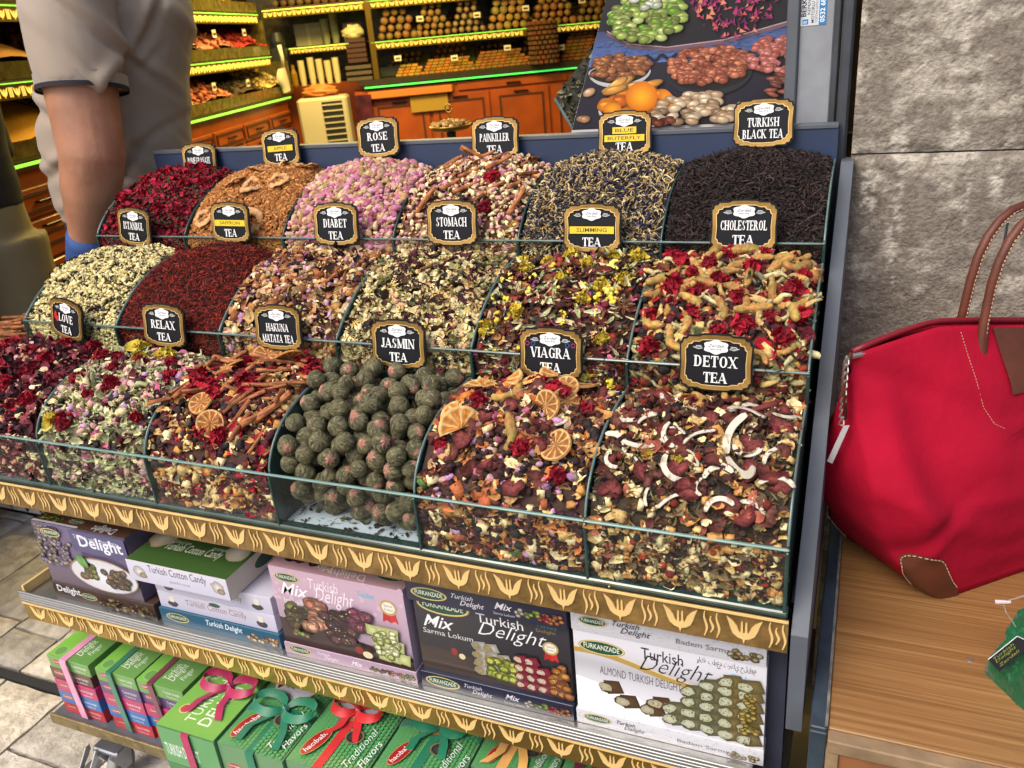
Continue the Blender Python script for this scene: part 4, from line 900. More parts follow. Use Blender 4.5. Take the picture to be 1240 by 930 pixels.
sign(one('VIAGRA'), -.363, F1, .139, 'VIAGRA TEA', extra=symbols, place='with small pink and blue rings')
sign(one('JASMIN'), -.623, F1, .138, 'JASMIN TEA', place='behind the rolled tea balls')
sign([('HAKUNA', .047, .034, .0135), ('MATATA TEA', .066, .0145, .0135)], -.856, F1, .154, 'HAKUNA MATATA TEA', place='behind the cinnamon sticks', k=.98)
sign(one('RELAX', .056), -1.116, F1, .144, 'RELAX TEA', place='standing in the front row', tilt=2)
sign([('LOVE', .043, .0345, .0155), ('TEA', .032, .0125, .0145)], -1.367, F1, .144, 'LOVE TEA', extra=loveheart, tilt=7, yaw=-8, place='with a red mark, tilted')
sign([('CHOLESTEROL', .070, .0345, .0145), ('TEA', .032, .0125, .0145)], -.119, F2, .278, 'CHOLESTEROL TEA', place='in front of the black tea')
sign([('TEA', .032, .0105, .0145)], -.362, F2, .274, 'SLIMMING TEA', sticker=[('SLIMMING', .052, .034, .0062, .076)], place='with a yellow name strip')
sign(one('STOMACH', .060), -.619, F2, .282, 'STOMACH TEA', place='above the chamomile mix')
sign(one('DIABET', .052), -.863, F2, .279, 'DIABET TEA', place='in front of the rosebuds')
sign([('TEA', .032, .0125, .0145)], -1.112, F2, .282, 'SAFFRON TEA', sticker=[('SAFFRON', .052, .036, .0062, .078)], yaw=-3, place='with a yellow strip above the red threads')
sign(one('ISTANBUL', .060), -1.373, F2, .272, 'ISTANBUL TEA', tilt=3, yaw=-5, place='above the jasmine buds')
sign([('TURKISH', .052, .0345, .0145), ('BLACK TEA', .066, .0155, .0145)], -.119, F3, .404, 'TURKISH BLACK TEA', place='on the blue back board')
sign([('TEA', .032, .0105, .0145)], -.360, F3, .396, 'BLUE BUTERFLY TEA', sticker=[('BLUE', .034, .043, .0058, .044), ('BUTERFLY', .062, .0295, .0058, .074)], place='with two yellow name strips')
sign([('PAINKILLER', .062, .0345, .0145), ('TEA', .032, .0125, .0145)], -.616, F3, .397, 'PAINKILLER TEA', place='at the back of the cinnamon bin')
sign(one('ROSE', .048), -.874, F3, .408, 'ROSE TEA', tilt=-2, place='at the back of the rosebuds')
sign([('TEA', .032, .0135, .0145)], -1.120, F3, .395, 'APPLE TEA', sticker=[('APPLE', .034, .036, .0062, .066)], tilt=-2, place='with a yellow APPLE strip')
sign([('POMEGRANATE', .066, .0345, .0140), ('TEA', .032, .0125, .0145)], -1.352, F3, .373, 'POMEGRANATE TEA', place='beside the shirted man')
for k_, (sx, sy, sz) in enumerate(((-.085, F3+.008, .444), (-.335, F3+.008, .434))):
    pass
# ------------------------------------------------------------------ printed cartons on the middle shelf
def carton(name, label, x0, x1, y0, y1, z0, z1, fc, tc, front=None, top=None, cat='box', group='sweet boxes on the middle shelf', side=None, sc=None):
    t = thing(name, label, cat, ((x0+x1)/2, y0, z0), group); W, D, Hh = x1-x0, y1-y0, z1-z0
    M = MB(); M.box(-W/2, W/2, 0, D, 0, Hh, sc or fc, bev=.0008); M.put('carton', M_CARD, t, cols=True)
    if front: p = Print(); p.rect(0.0004, .0004, W-.0004, Hh-.0004, fc); front(p, W, Hh); p.put('front_print', t, loc=(-W/2, 0, 0), rot=FRONT)
    if top: p = Print(); p.rect(.0004, .0004, W-.0004, D-.0004, tc); top(p, W, D); p.put('top_print', t, loc=(-W/2, 0, Hh))
    if side: p = Print(); p.rect(.0004, .0004, D-.0004, Hh-.0004, fc); side(p, D, Hh); p.put('side_print', t, loc=(W/2, 0, 0), rot=(math.pi/2, 0, math.pi/2))
    return t
GRN = H('1f4a35'); GLD = H('b99a4a'); LG = H('9fb8a4')
def furk(p, x, y, w):
    h = w*.36; p.ell(x, y, w/2, h/2, GLD, n=24); p.ell(x, y, w/2*.95, h/2*.9, H('d8cf9a'), n=24); p.ell(x, y, w/2*.9, h/2*.82, GRN, n=24); p.text('FURKANZADE', x, y-h*.15, h*.34, H('d9e0c8'), w*.76, off=.015, align='c')
def delight(p, x, y, h, c, off=.0): p.text('Turkish', x, y, h, c, shear=.35, off=off); p.text('Delight', x+h*1.2, y-h*1.45, h*1.05, c, shear=.35, off=off)
def pieces(p, cx, cy, w, h, pals, n, r, seed=1, sq=False):
    q = random.Random(seed); L_ = []
    for i in range(n): L_.append((cx+(q.random()-.5)*w, cy+(q.random()-.5)*h))
    for i, (x, y) in enumerate(sorted(L_, key=lambda t: -t[1])):
        c = q.choice(pals); d = tuple(v*.32 for v in c); l = tuple(min(1, v*1.35) for v in c); p.ell(x, y-r*.12, r*1.12, r*.98, tuple(v*.5 for v in d), wob=.12, n=9); p.ell(x, y, r, r*.8, d, c, wob=.15, n=9); p.ell(x, y, r*.55, r*.42, l, c, wob=.25, n=7)
        for _ in range(5): p.ell(x+(q.random()-.5)*r*1.3, y+(q.random()-.5)*r, r*.13, r*.10, q.choice([H('7c8b3a'), H('6b4a2a'), H('d9c79a'), l]), n=5)
def roll(p, x, y, r, body, face, q, ln=1.6, ang=.3):
    p.poly([(x-r*.3, y+r), (x+r*ln, y+r+r*ang), (x+r*ln+r*.6, y-r*.4), (x+r*.2, y-r)], tuple(v*.45 for v in body), body); rt = q.uniform(-.5, .5); p.ell(x, y, r, r*.80, tuple(v*.5 for v in body), n=10, wob=.14, rot=rt); p.ell(x, y, r*.80, r*.62, tuple(v*.72 for v in face), face, n=10, wob=.2, rot=rt)
    for _ in range(9): p.ell(x+(q.random()-.5)*r*1.2, y+(q.random()-.5)*r*1.1, r*q.uniform(.06, .2), r*.1, q.choice([H('8d9a58'), H('9a8454'), H('6c5c3c'), tuple(v*.8 for v in face)]), n=5, rot=q.random()*3)
def seal(p, x, y, r):
    p.poly([(x-r*.7, y-r*.5), (x-r*.9, y-r*1.9), (x-r*.4, y-r*1.6), (x, y-r*1.9), (x, y-r*.6)], H('b02020')); p.poly([(x, y-r*.6), (x+.0, y-r*1.9), (x+r*.5, y-r*1.6), (x+r*.9, y-r*1.9), (x+r*.7, y-r*.5)], H('c02a26'))
    p.ell(x, y, r, r*.95, H('b49a5e'), n=18); p.ell(x, y, r*.75, r*.7, H('e3ddd0'), n=16); p.text('Special', x, y, r*.3, H('6a5a40'), r*1.0, align='c'); p.text('Product', x, y-r*.4, r*.3, H('6a5a40'), r*1.0, align='c')
INKB = H('20202a')
# white almond boxes
SIL, SILD = H('c9c7cc'), H('8f8d97')
def f_bsarma(p, W, h):
    p.rect(0, 0, W, h, H('c4c3c8'), H('dddce0')); q = random.Random(2)
    for i in range(160): p.ell(q.random()*W, q.random()*h, .0008, .0008, H('a9a8b0'), n=4)
    furk(p, W*.12, h*.55, W*.16); p.text('Turkish', W*.23, h*.55, h*.24, INKB, shear=.4); p.text('Delight', W*.27, h*.18, h*.26, INKB, shear=.4); p.text('Badem Sarma', W*.56, h*.3, h*.22, H('6f6d78'), W*.27); pieces(p, W*.9, h*.35, W*.16, h*.3, [H('a8a48c'), H('8a7a50'), H('6a5438')], 12, h*.13, 4)
def f_almond(p, W, h):
    n = 16
    for i in range(n):                                     # silvery satin ground
        u = i/n; k = .62+.38*abs(math.sin(u*4.2+.6)); c = tuple(v*k for v in H('dcdbe2')); k2 = .62+.38*abs(math.sin((u+1/n)*4.2+.6)); p.rect(0, h*u, W, h*(u+1/n), c, tuple(v*k2 for v in H('dcdbe2')))
    p.poly([(0, 0), (W*.5, 0), (W*.35, h*.3), (0, h*.42)], H('eeeef2')); P = [(W*u, h*(.68+.08*math.sin(u*5.5+1)-.05*u)) for u in [i/20 for i in range(14)]]; p.stroke(P, h*.06, H('b0914c')); p.stroke([(a, b+h*.035) for a, b in P], h*.012, H('e0cf9a'))
    furk(p, W*.155, h*.82, W*.26); p.text('Turkish', W*.37, h*.80, h*.13, INKB, W*.22, off=.004); p.text('Delight', W*.36, h*.60, h*.19, INKB, W*.38, shear=.5, off=-.012)
    p.text('ALMOND TURKISH DELIGHT', W*.14, h*.50, h*.10, H('55525c'), W*.44, off=-.004, rot=-.02); p.text('\u0648\u0627\u0643\u0647 \u0628\u0637\u0639\u0645 \u062a\u0631\u0643\u064a \u062d\u0644\u0642\u0648\u0645', W*.66, h*.86, h*.06, INKB, W*.29)
    p.text('Turkey', W*.83, h*.72, h*.08, H('7cc0da'), W*.13, off=.03); q = random.Random(8); body = H('7a6a3c'); face = H('bfc4a8')
    for (x, y) in ((.17, .34), (.26, .20), (.40, .17), (.44, .27)): roll(p, W*x, h*y, h*.085, H('5a4028'), H('b9b294'), q)
    for (x, y) in ((.50, .13), (.53, .15), (.56, .12)): p.ell(W*x, h*y, h*.045, h*.02, H('6a3422'), H('a8603c'), rot=-.5)
    p.ell(W*.61, h*.08, h*.03, h*.04, H('3f6a30')); rows = [(5, .06), (5, .2), (4, .34), (4, .47), (3, .6), (2, .71)]
    for n_, y in rows:
        for i in range(n_): roll(p, W*(.90-.0*i-.095*(n_-1-i)+.0), h*(y+.02*(n_-i)*.6), h*.082, body if i > n_-3 else H('6d6a4a'), face, q)
    pieces(p, W*.93, h*.40, W*.08, h*.45, [H('8f7a34'), H('a8924a')], 40, h*.03, 9)
carton('almond_delight_box', 'white almond Turkish delight box with stacked nut rolls picture', -.286, -.021, .022, .20, -.3455, -.2005, SIL, SIL, f_almond)
carton('flat_sweet_box', 'flat silver Badem Sarma box on top of the almond box', -.287, -.022, .0195, .20, -.2, -.163, SIL, SIL, f_bsarma)
carton('flat_sweet_box', 'flat silver Badem Sarma box beneath the almond box', -.288, -.020, .019, .20, -.373, -.346, SIL, SIL, f_bsarma)
# black mix boxes
NV = H('23263c'); BK = H('26262c')
def f_mixside(p, W, h):
    furk(p, W*.15, h*.5, W*.24); p.text('Turkish', W*.30, h*.55, h*.24, H('d9d6dc'), shear=.4); p.text('Delight', W*.35, h*.16, h*.26, H('d9d6dc'), shear=.4); p.text('Mix', W*.57, h*.42, h*.34, H('e0dde2'), shear=.4, off=.01); p.text('Sarma Lokum', W*.56, h*.14, h*.13, H('b9b6c0'), W*.13)
    q = random.Random(3)
    for cx, c in ((.74, H('b9b4a4')), (.80, H('8a9a3c')), (.87, H('a02c3c')), (.94, H('b06a3c'))): pieces(p, W*cx, h*.45, W*.07, h*.4, [c, tuple(v*.7 for v in c)], 8, h*.12, int(cx*100))
def f_mix(p, W, h):
    p.rect(0, 0, W, h, H('1c1b1e'), H('34333a')); p.poly([(0, 0), (W, 0), (W, h*.22), (0, h*.34)], H('3a2e28')); q = random.Random(6)
    for i in range(10): p.stroke([(0, h*(.02+.03*i)), (W, h*(.03*i-.03))], .0006, H('4a3a30'))
    furk(p, W*.2, h*.93, W*.36); p.text('Mix', W*.05, h*.62, h*.16, (.8, .8, .8), shear=.4, off=.01); p.text('Sarma Lokum', W*.04, h*.52, h*.07, (.6, .6, .6), W*.34)
    p.text('Turkish', W*.42, h*.82, h*.12, (.75, .75, .75), W*.3); p.text('Delight', W*.42, h*.60, h*.18, (.8, .8, .8), W*.44, shear=.45, off=-.010); p.text('Turkey', W*.80, h*.90, h*.05, H('3f7f8f'), W*.13); p.text('Delight', W*.80, h*.84, h*.04, H('8a7a4a'), W*.12)
    seal(p, W*.88, h*.66, h*.09); p.ell(W*.24, h*.33, h*.04, h*.05, H('8a2a20')); p.ell(W*.29, h*.28, h*.04, h*.04, H('d8c9a0'))
    for n_, y in ((4, .14), (3, .25), (3, .36), (2, .48)):
        for i in range(n_): roll(p, W*(.40+.075*i), h*y, h*.065, H('b9b4aa'), H('9a8a5c'), q)
    pieces(p, W*.56, h*.22, W*.16, h*.26, [H('8a9a2c'), H('a8ae4a')], 22, h*.06, 5)
    for n_, y in ((4, .08), (3, .2), (3, .32), (2, .43)):
        for i in range(n_): roll(p, W*(.67+.07*i), h*y, h*.06, H('8f1c38'), H('d0bda8'), q)
    pieces(p, W*.93, h*.26, W*.1, h*.4, [H('a0602c'), H('b87a3c')], 22, h*.06, 7)
carton('mix_delight_box', 'black Mix Turkish Delight box with coloured rolls picture', -.548, -.294, .026, .20, -.343, -.2035, BK, NV, f_mix)
carton('flat_sweet_box', 'flat navy Mix Sarma Lokum box on top of the black box', -.551, -.292, .016, .20, -.203, -.168, NV, NV, f_mixside)
carton('flat_sweet_box', 'flat navy Mix Sarma Lokum box beneath the black box', -.550, -.292, .017, .20, -.3735, -.3435, NV, NV, f_mixside)
# pink box
PK = H('b9a0b2')
def f_pink(p, W, h):
    p.rect(0, 0, W, h, H('8f7f92'), H('c9a9bb')); q = random.Random(12)
    for i in range(50): p.ell(q.random()*W, h*(.45+.55*q.random()), h*.03, h*.03, H('c4a8b8'), H('cdb3c2'), n=10)
    p.poly([(0, 0), (W, 0), (W, h*.16), (0, h*.34)], H('3c2a28')); furk(p, W*.13, h*.88, W*.2)
    p.text('Mix', W*.06, h*.66, h*.15, (.85, .82, .85), shear=.4, off=.012); p.text('Ezme Lokum', W*.07, h*.55, h*.06, (.8, .76, .8), W*.16); p.text('Turkish', W*.30, h*.80, h*.13, H('f0e4ea'), W*.22, shear=.25, off=-.006); p.text('Delight', W*.33, h*.60, h*.18, H('f0e4ea'), W*.3, shear=.45, off=-.008)
    p.text('Turkey', W*.66, h*.80, h*.07, H('7fb4d0'), W*.13, off=.02); seal(p, W*.88, h*.76, h*.10)
    pieces(p, W*.17, h*.40, W*.16, h*.28, [H('5c4c34'), H('7a7a3c'), H('48382c')], 26, h*.075, 1); pieces(p, W*.30, h*.46, W*.15, h*.34, [H('c4856c'), H('d8a080'), H('b87058')], 26, h*.075, 2)
    pieces(p, W*.48, h*.38, W*.2, h*.36, [H('4a2630'), H('3a2026'), H('5c3038')], 34, h*.075, 3); pieces(p, W*.66, h*.54, W*.14, h*.22, [H('6a2444'), H('7c3450')], 16, h*.07, 4)
    for k in range(3):
        for i in range(3): x, y = W*(.76+.07*i-.03*k), h*(.10+.15*k); p.poly([(x, y), (x+W*.085, y-h*.02), (x+W*.095, y+h*.12), (x+.0, y+h*.13)], H('9aa05a'), H('c9cf96'))
    pieces(p, W*.84, h*.30, W*.16, h*.34, [H('c4ca8c'), H('a8b05c'), H('dde0b0')], 30, h*.045, 6); pieces(p, W*.17, h*.20, W*.1, h*.06, [H('7c9a44'), H('8a6a40')], 8, h*.035, 8); p.ell(W*.62, h*.16, h*.05, h*.05, H('8a2020')); p.ell(W*.68, h*.12, h*.06, h*.045, H('dccaa4'))
def f_pinkside(p, W, h):
    p.rect(0, 0, W, h, H('b59aac')); furk(p, W*.12, h*.5, W*.18); p.text('Turkish', W*.26, h*.55, h*.26, H('eee4ea'), shear=.4); p.text('Delight', W*.31, h*.15, h*.28, H('eee4ea'), shear=.4); p.text('Mix', W*.52, h*.3, h*.4, H('eee4ea'), shear=.4, off=.01)
    for cx, c in ((.70, H('6a5a34')), (.78, H('5c2a38')), (.86, H('b9785c')), (.94, H('9aa060'))): pieces(p, W*cx, h*.45, W*.08, h*.4, [c, tuple(v*.7 for v in c)], 8, h*.14, int(cx*100))
def t_pink(p, W, h):
    p.rect(0, 0, W, h, H('c49aa0'), H('b98a4c')); furk(p, W*.86, h*.14, W*.2); p.text('Delight', W*.72, h*.14, h*.09, H('f0dfc8'), shear=-.3, rot=math.pi); p.text('Mix', W*.45, h*.14, h*.09, H('f0dfc8'), rot=math.pi); pieces(p, W*.2, h*.2, W*.3, h*.18, [H('7c7a3c'), H('9a4a3c'), H('6a3444')], 24, h*.035, 4)
carton('pink_delight_box', 'pink Turkish Delight Mix box with lokum cubes picture', -.815, -.560, .018, .20, -.350, -.192, PK, PK, f_pink, t_pink)
carton('flat_sweet_box', 'flat pink Turkish Delight box beneath the pink box', -.818, -.558, .016, .20, -.3735, -.3505, PK, PK, f_pinkside)
# cotton candy stack
CW = H('c6c3d4'); CG = H('3f5c2c')
def f_cotton(p, W, h):
    p.rect(0, 0, W, h, H('bdbbd0'), H('cfcddc')); p.text('Turkish Cotton Candy', W*.22, h*.45, h*.34, H('4a4450'), W*.58, off=.008); p.text('pistachio cocoa', W*.42, h*.2, h*.13, H('5a5460'), W*.2)
    for x in (.12, .9): p.ell(W*x, h*.5, h*.34, h*.3, H('8f8a86'), H('dcd8d0'), wob=.15); p.ell(W*(x+.03), h*.34, h*.2, h*.14, H('6a5a48'), H('a89a80'), wob=.15)
def f_cotton2(p, W, h):
    p.rect(0, 0, W, h, H('b6b4c8'), H('c6c4d4')); p.ell(W*.5, h*.82, W*.05, h*.13, GRN, n=16); p.text('traditional taste', W*.26, h*.70, h*.14, H('9a8a8e'), W*.16); p.text('handmade', W*.62, h*.70, h*.14, H('9a8a8e'), W*.12); p.text('Turkish Cotton Candy', W*.24, h*.3, h*.34, H('8c6a70'), W*.52, off=.004)
    for x in (.12, .88): p.ell(W*x, h*.32, h*.34, h*.2, H('2c2a30'), H('3c3a40'), wob=.1); p.rect(W*x-h*.17, h*.42, W*x+h*.12, h*.78, H('d8d2bc'))
def t_cotton(p, W, h):
    p.rect(0, 0, W, h, CG); p.poly([(W*.28, h), (W*.8, h), (W*.72, h*.66), (W*.55, h*.56), (W*.38, h*.7)], H('c0a67c')); p.text('Turkish Cotton Candy', W*.20, h*.22, h*.12, H('d8dcc0'), W*.56, off=.006); p.text('traditional taste', W*.2, h*.38, h*.05, H('c8ccb0'), W*.2); p.text('handmade', W*.62, h*.38, h*.05, H('c8ccb0'), W*.14)
    p.ell(W*.10, h*.42, W*.12, h*.17, H('a08a68'), H('e0d6bc'), wob=.08, rot=.5); p.ell(W*.86, h*.42, W*.1, h*.17, H('b0a080'), H('ece4d0'), wob=.08, rot=.6); p.ell(W*.97, h*.62, W*.09, h*.16, H('b0a080'), H('ece4d0'), wob=.08, rot=.3)
def s_cotton(p, D, h): p.rect(0, 0, D, h, H('d0c4b0')); p.ell(D*.6, h*.5, D*.2, h*.3, GRN)
def f_blue(p, W, h): p.rect(0, 0, W, h, H('2c5a74')); furk(p, W*.15, h*.5, W*.2); p.text('Turkish Delight', W*.40, h*.38, h*.36, (.8, .85, .88), W*.3, shear=.2, off=.01); pieces(p, W*.86, h*.42, W*.26, h*.4, [H('b08a5c'), H('8a5a3c'), H('d0b890')], 24, h*.15, 4)
carton('cotton_candy_box', 'green topped Turkish Cotton Candy box lying uppermost on its stack', -1.120, -.893, -.004, .17, -.266, -.222, CW, CG, f_cotton, t_cotton, side=s_cotton, sc=H('cdbfa8'))
for z0, z1, lb in ((-.303, -.2675, 'pale Turkish Cotton Candy box under the green topped one'), (-.340, -.3045, 'pale Turkish Cotton Candy box on the blue box')): carton('cotton_candy_box', lb, -1.098, -.832, .022, .19, z0, z1, CW, CW, f_cotton2)
carton('blue_delight_box', 'flat blue Turkish Delight box at the bottom of the cotton candy stack', -1.102, -.828, .018, .19, -.3735, -.341, H('2c5a74'), H('2c5a74'), f_blue)
# chocolate delight box
def f_choc(p, W, h):
    p.rect(0, 0, W, h, H('5a4c58'), H('6a5f82')); q = random.Random(5); pieces(p, W*.18, h*.66, W*.36, h*.6, [H('8a7a72'), H('6a5a58'), H('a09088'), H('7a6aa0')], 90, h*.04, 9); p.rect(W*.42, h*.66, W, h, H('4c4a72')); furk(p, W*.2, h*.88, W*.22); p.text('Turkish with chocolate', W*.46, h*.87, h*.065, (.62, .62, .74), W*.46); p.text('Delight', W*.50, h*.70, h*.17, (.78, .78, .86), W*.46, off=.02)
    p.ell(W*.66, h*.33, W*.36, h*.27, H('8f7a5c'), n=28); p.ell(W*.66, h*.325, W*.345, h*.25, H('c8c8cc'), H('dcdce2'), n=28); pieces(p, W*.5, h*.36, W*.15, h*.2, [H('5a3a28'), H('7c5a34'), H('6a7a34')], 26, h*.055, 2); pieces(p, W*.80, h*.33, W*.24, h*.24, [H('5a3e2c'), H('7a5a40'), H('4a3428')], 34, h*.055, 3)
    for x in (.46, .5): p.ell(W*x, h*.52, W*.03, h*.1, H('3f7a2c'), H('6aaa44'), rot=.4)
def f_chocs(p, W, h): p.rect(0, 0, W, h, H('46342c')); p.text('Delight', W*.04, h*.3, h*.42, (.75, .75, .75), W*.24, off=.02); furk(p, W*.36, h*.5, W*.16); pieces(p, W*.72, h*.42, W*.5, h*.5, [H('6a4a34'), H('8a7a3c'), H('a0907c'), H('4a3428')], 60, h*.15, 4)
def t_choc(p, W, h): p.rect(0, 0, W, h, H('5c4030'), H('6a4a34')); pieces(p, W*.14, h*.2, W*.26, h*.3, [H('8a6a34'), H('b08a3c'), H('5a7a2c')], 30, h*.04, 4); furk(p, W*.42, h*.12, W*.16); p.text('Delight', W*.86, h*.16, h*.11, (.7, .68, .66), W*.24, off=.02, rot=math.pi); p.rect(0, 0, W*.5, h*.035, H('c8c0c8'))
carton('chocolate_delight_box', 'purple and brown chocolate Turkish Delight box at the shelf end', -1.375, -1.135, .018, .17, -.338, -.197, H('5a5068'), H('5c4030'), f_choc, t_choc)
carton('flat_sweet_box', 'flat brown Delight box beneath the chocolate box', -1.378, -1.112, .016, .18, -.3735, -.3385, H('46342c'), H('46342c'), f_chocs)

# ------------------------------------------------------------------ ribboned gift boxes on the bottom shelf
RIB = {}
def ribm(c):
    if c not in RIB: RIB[c] = mat('ribbon_satin_'+{'d98fae': 'pink', '0f6e4c': 'green', '6b1530': 'maroon', 'a3144a': 'magenta', 'c4161c': 'red', 'd8a054': 'gold'}[c], H(c), rough=.32, sheen=.4, noise=(40, .85, 1.15))
    return RIB[c]
def strip(M, pts, w, axis, th=.0006):
    """flat band through pts, its width along axis"""
    ax = Vector(axis).normalized()*w/2; V = []; n = len(pts)
    for i, p in enumerate(pts):
        p = Vector(p); t = (Vector(pts[min(i+1, n-1)])-Vector(pts[max(i-1, 0)])).normalized(); nn = t.cross(ax).normalized()*th
        V += [p-ax-nn, p+ax-nn, p+ax+nn, p-ax+nn]
    F = [(i*4+k, i*4+(k+1) % 4, (i+1)*4+(k+1) % 4, (i+1)*4+k) for i in range(n-1) for k in range(4)]+[(0, 3, 2, 1), (4*n-4, 4*n-3, 4*n-2, 4*n-1)]
    M.add([tuple(v) for v in V], F)
def hac(p, x, y, w, rot=0):
    h = w*.42; p.ell(x, y, w/2, h/2, H('b08a4c'), n=18, rot=rot); p.ell(x, y, w/2*.94, h/2*.9, H('a02426'), n=18, rot=rot); ca, sa = math.cos(rot), math.sin(rot); p.text('hac\u0131baba', x+h*.15*sa, y-h*.15*ca, h*.34, (.75, .72, .7), w*.74, align='c', off=.01, rot=rot)
def small_f(c):
    def f(p, W, h): p.rect(0, 0, W, h, c); hac(p, W*.2, h*.55, W*.26); p.text('Turkish Delight', W*.56, h*.4, h*.2, (.75, .75, .75), W*.36); p.text('Traditional', W*.6, h*.15, h*.14, (.7, .7, .7), W*.26); p.rect(W*.02, h*.9, W*.98, h*.94, tuple(min(1, v*1.4) for v in c))
    return f
GN = H('68984e'); GN2 = H('5c8c5c')
def small_top(p, W, D):
    p.rect(0, 0, W, D, GN); p.rect(0, 0, W*.34, D, H('7ab84a')); p.text('Turkish', W*.56, D*.14, W*.12, (.70, .76, .66), D*.34, rot=math.pi/2, shear=.2); p.text('Delight', W*.72, D*.14, W*.14, (.72, .78, .68), D*.36, rot=math.pi/2, shear=.2); p.text('Finger', W*.88, D*.20, W*.11, (.70, .76, .66), D*.26, rot=math.pi/2, shear=.2); p.ell(W*.18, D*.14, W*.12, W*.12, H('a8c88c')); p.ell(W*.18, D*.14, W*.11, W*.11, GN)
def stack(x0, x1, y0, y1, cols, words, rc, rx, rw, ribn, zt=-.524):
    n = len(cols); h = (zt+.680)/n; gl = []
    for i, (c, wd) in enumerate(zip(cols, words)):
        z1 = zt-i*h; j = random.Random(i+int(x0*-100)).uniform(-.004, .004)
        carton('gift_box', f'{wd} small sweet box, {["uppermost", "second", "third", "fourth", "lowest"][i]} in the {ribn} ribbon stack', x0+j, x1+j, y0+abs(j), y1, z1-h+.0006, z1, c, c if i else GN, small_f(c), small_top if i == 0 else None, 'box', 'small sweet boxes in ribboned stacks')
    M = MB(); strip(M, [(rx, y1-.01, zt+.0012), (rx, y0-.002, zt+.0014), (rx, y0-.0035, zt-.003), (rx+.004, y0-.0045, zt-.07), (rx+.008, y0-.0045, zt-.150)], rw, (1, 0, 0)); o = M.put('ribbon', ribm(rc), origin=(rx, y0, zt))
    tag(o, f'{ribn} ribbon tied round a stack of small sweet boxes', 'ribbon', 'gift ribbons')
BRC, PKC, BLC, RDC, PUC = H('5c3a34'), H('b02c60'), H('2c6aa8'), H('c03a40'), H('5a4470')
stack(-1.452, -1.335, -.006, .125, [GN, BRC, PKC, BLC, RDC], ['green', 'brown', 'magenta', 'blue', 'red'], 'd98fae', -1.398, .018, 'pink')
stack(-1.312, -1.205, -.004, .125, [GN, PUC, PKC, BLC, RDC], ['green', 'purple', 'magenta', 'blue', 'red'], '0f6e4c', -1.272, .014, 'dark green')
stack(-1.202, -1.085, -.002, .125, [GN, PUC, PKC, BLC, RDC], ['green', 'purple', 'magenta', 'blue', 'red'], '6b1530', -1.165, .014, 'maroon')
def big_top(kind):
    def f(p, W, D):
        p.rect(0, 0, W, D, GN2); q = random.Random(len(kind))
        for i in range(int(W/.008)):
            for j in range(int(D/.008)): p.ell(.004+i*.008, .004+j*.008+(i % 2)*.004, .0034, .0034, H('4f9c58'), n=6)
        if kind == 'A':
            p.rect(0, 0, W, D, H('6fa848'), H('8aba5c')); p.text('TURKISH', W*.5, D*.08, W*.16, (.72, .78, .62), D*.36, rot=math.pi/2-.0, off=.0); p.text('DELIGHT', W*.76, D*.08, W*.19, (.74, .80, .64), D*.40, rot=math.pi/2, off=.005); p.ell(W*.2, D*.16, W*.09, W*.09, H('c8b890')); p.ell(W*.2, D*.16, W*.07, W*.07, H('b04a30')); p.text('Special', W*.12, D*.34, W*.1, (.7, .75, .62), D*.16, rot=.9); pieces(p, W*.5, D*.8, W*.8, D*.3, [H('b08a4c'), H('c8a86c'), H('a0605c'), H('d8ccb8')], 60, W*.05, 3); return
        p.ell(W*.42, D*.72, W*.44, D*.34, H('9a6a3c'), n=24, wob=.06); p.ell(W*.42, D*.72, W*.42, D*.325, H('c9c4cc'), H('dcd8de'), n=24, wob=.05)
        p.ell(W*.24, D*.60, W*.06, D*.12, H('5a3428'), H('8a5a44'), rot=-.2); p.text('Turkish', W*.42, D*.50, W*.10, H('4a4048'), D*.26, rot=math.pi/2, shear=.35)
        pieces(p, W*.74, D*.74, W*.34, D*.28, [H('7a6a74'), H('8a4a50'), H('b0a8ac'), H('6a7a3c')], 46, W*.045, 5)
        hac(p, W*.22, D*.16, D*.24, 1.25); p.ell(W*.62, D*.26, W*.12, D*.055, H('7a6a4c')); p.ell(W*.62, D*.26, W*.10, D*.045, H('2c2a28'), H('4a4844')); p.text('Traditional', W*.78, D*.05, W*.10, (.70, .76, .70), D*.30, rot=math.pi/2-.15, shear=.4, off=-.008); p.text('Flavors', W*.95, D*.07, W*.10, (.70, .76, .70), D*.20, rot=math.pi/2-.15, shear=.3)
    return f
def big_front(kind):
    def f(p, W, h):
        p.rect(0, 0, W, h, H('5a9a5c') if kind == 'A' else GN2); p.rect(0, 0, W, h*.5, H('3f7f44')); p.rect(0, h*.495, W, h*.505, H('224a2c'))
        for zz in (.62, .14):
            if kind == 'A': p.text('TURKISH DELIGHT', W*.05, h*zz, h*.16, (.75, .78, .72), W*.6, off=.01)
            else: hac(p, W*.2, h*(zz+.1), W*.26); p.text('Turkish', W*.46, h*(zz+.1), h*.10, (.75, .8, .75), W*.2); p.text('Delight', W*.52, h*zz, h*.10, (.75, .8, .75), W*.22)
    return f
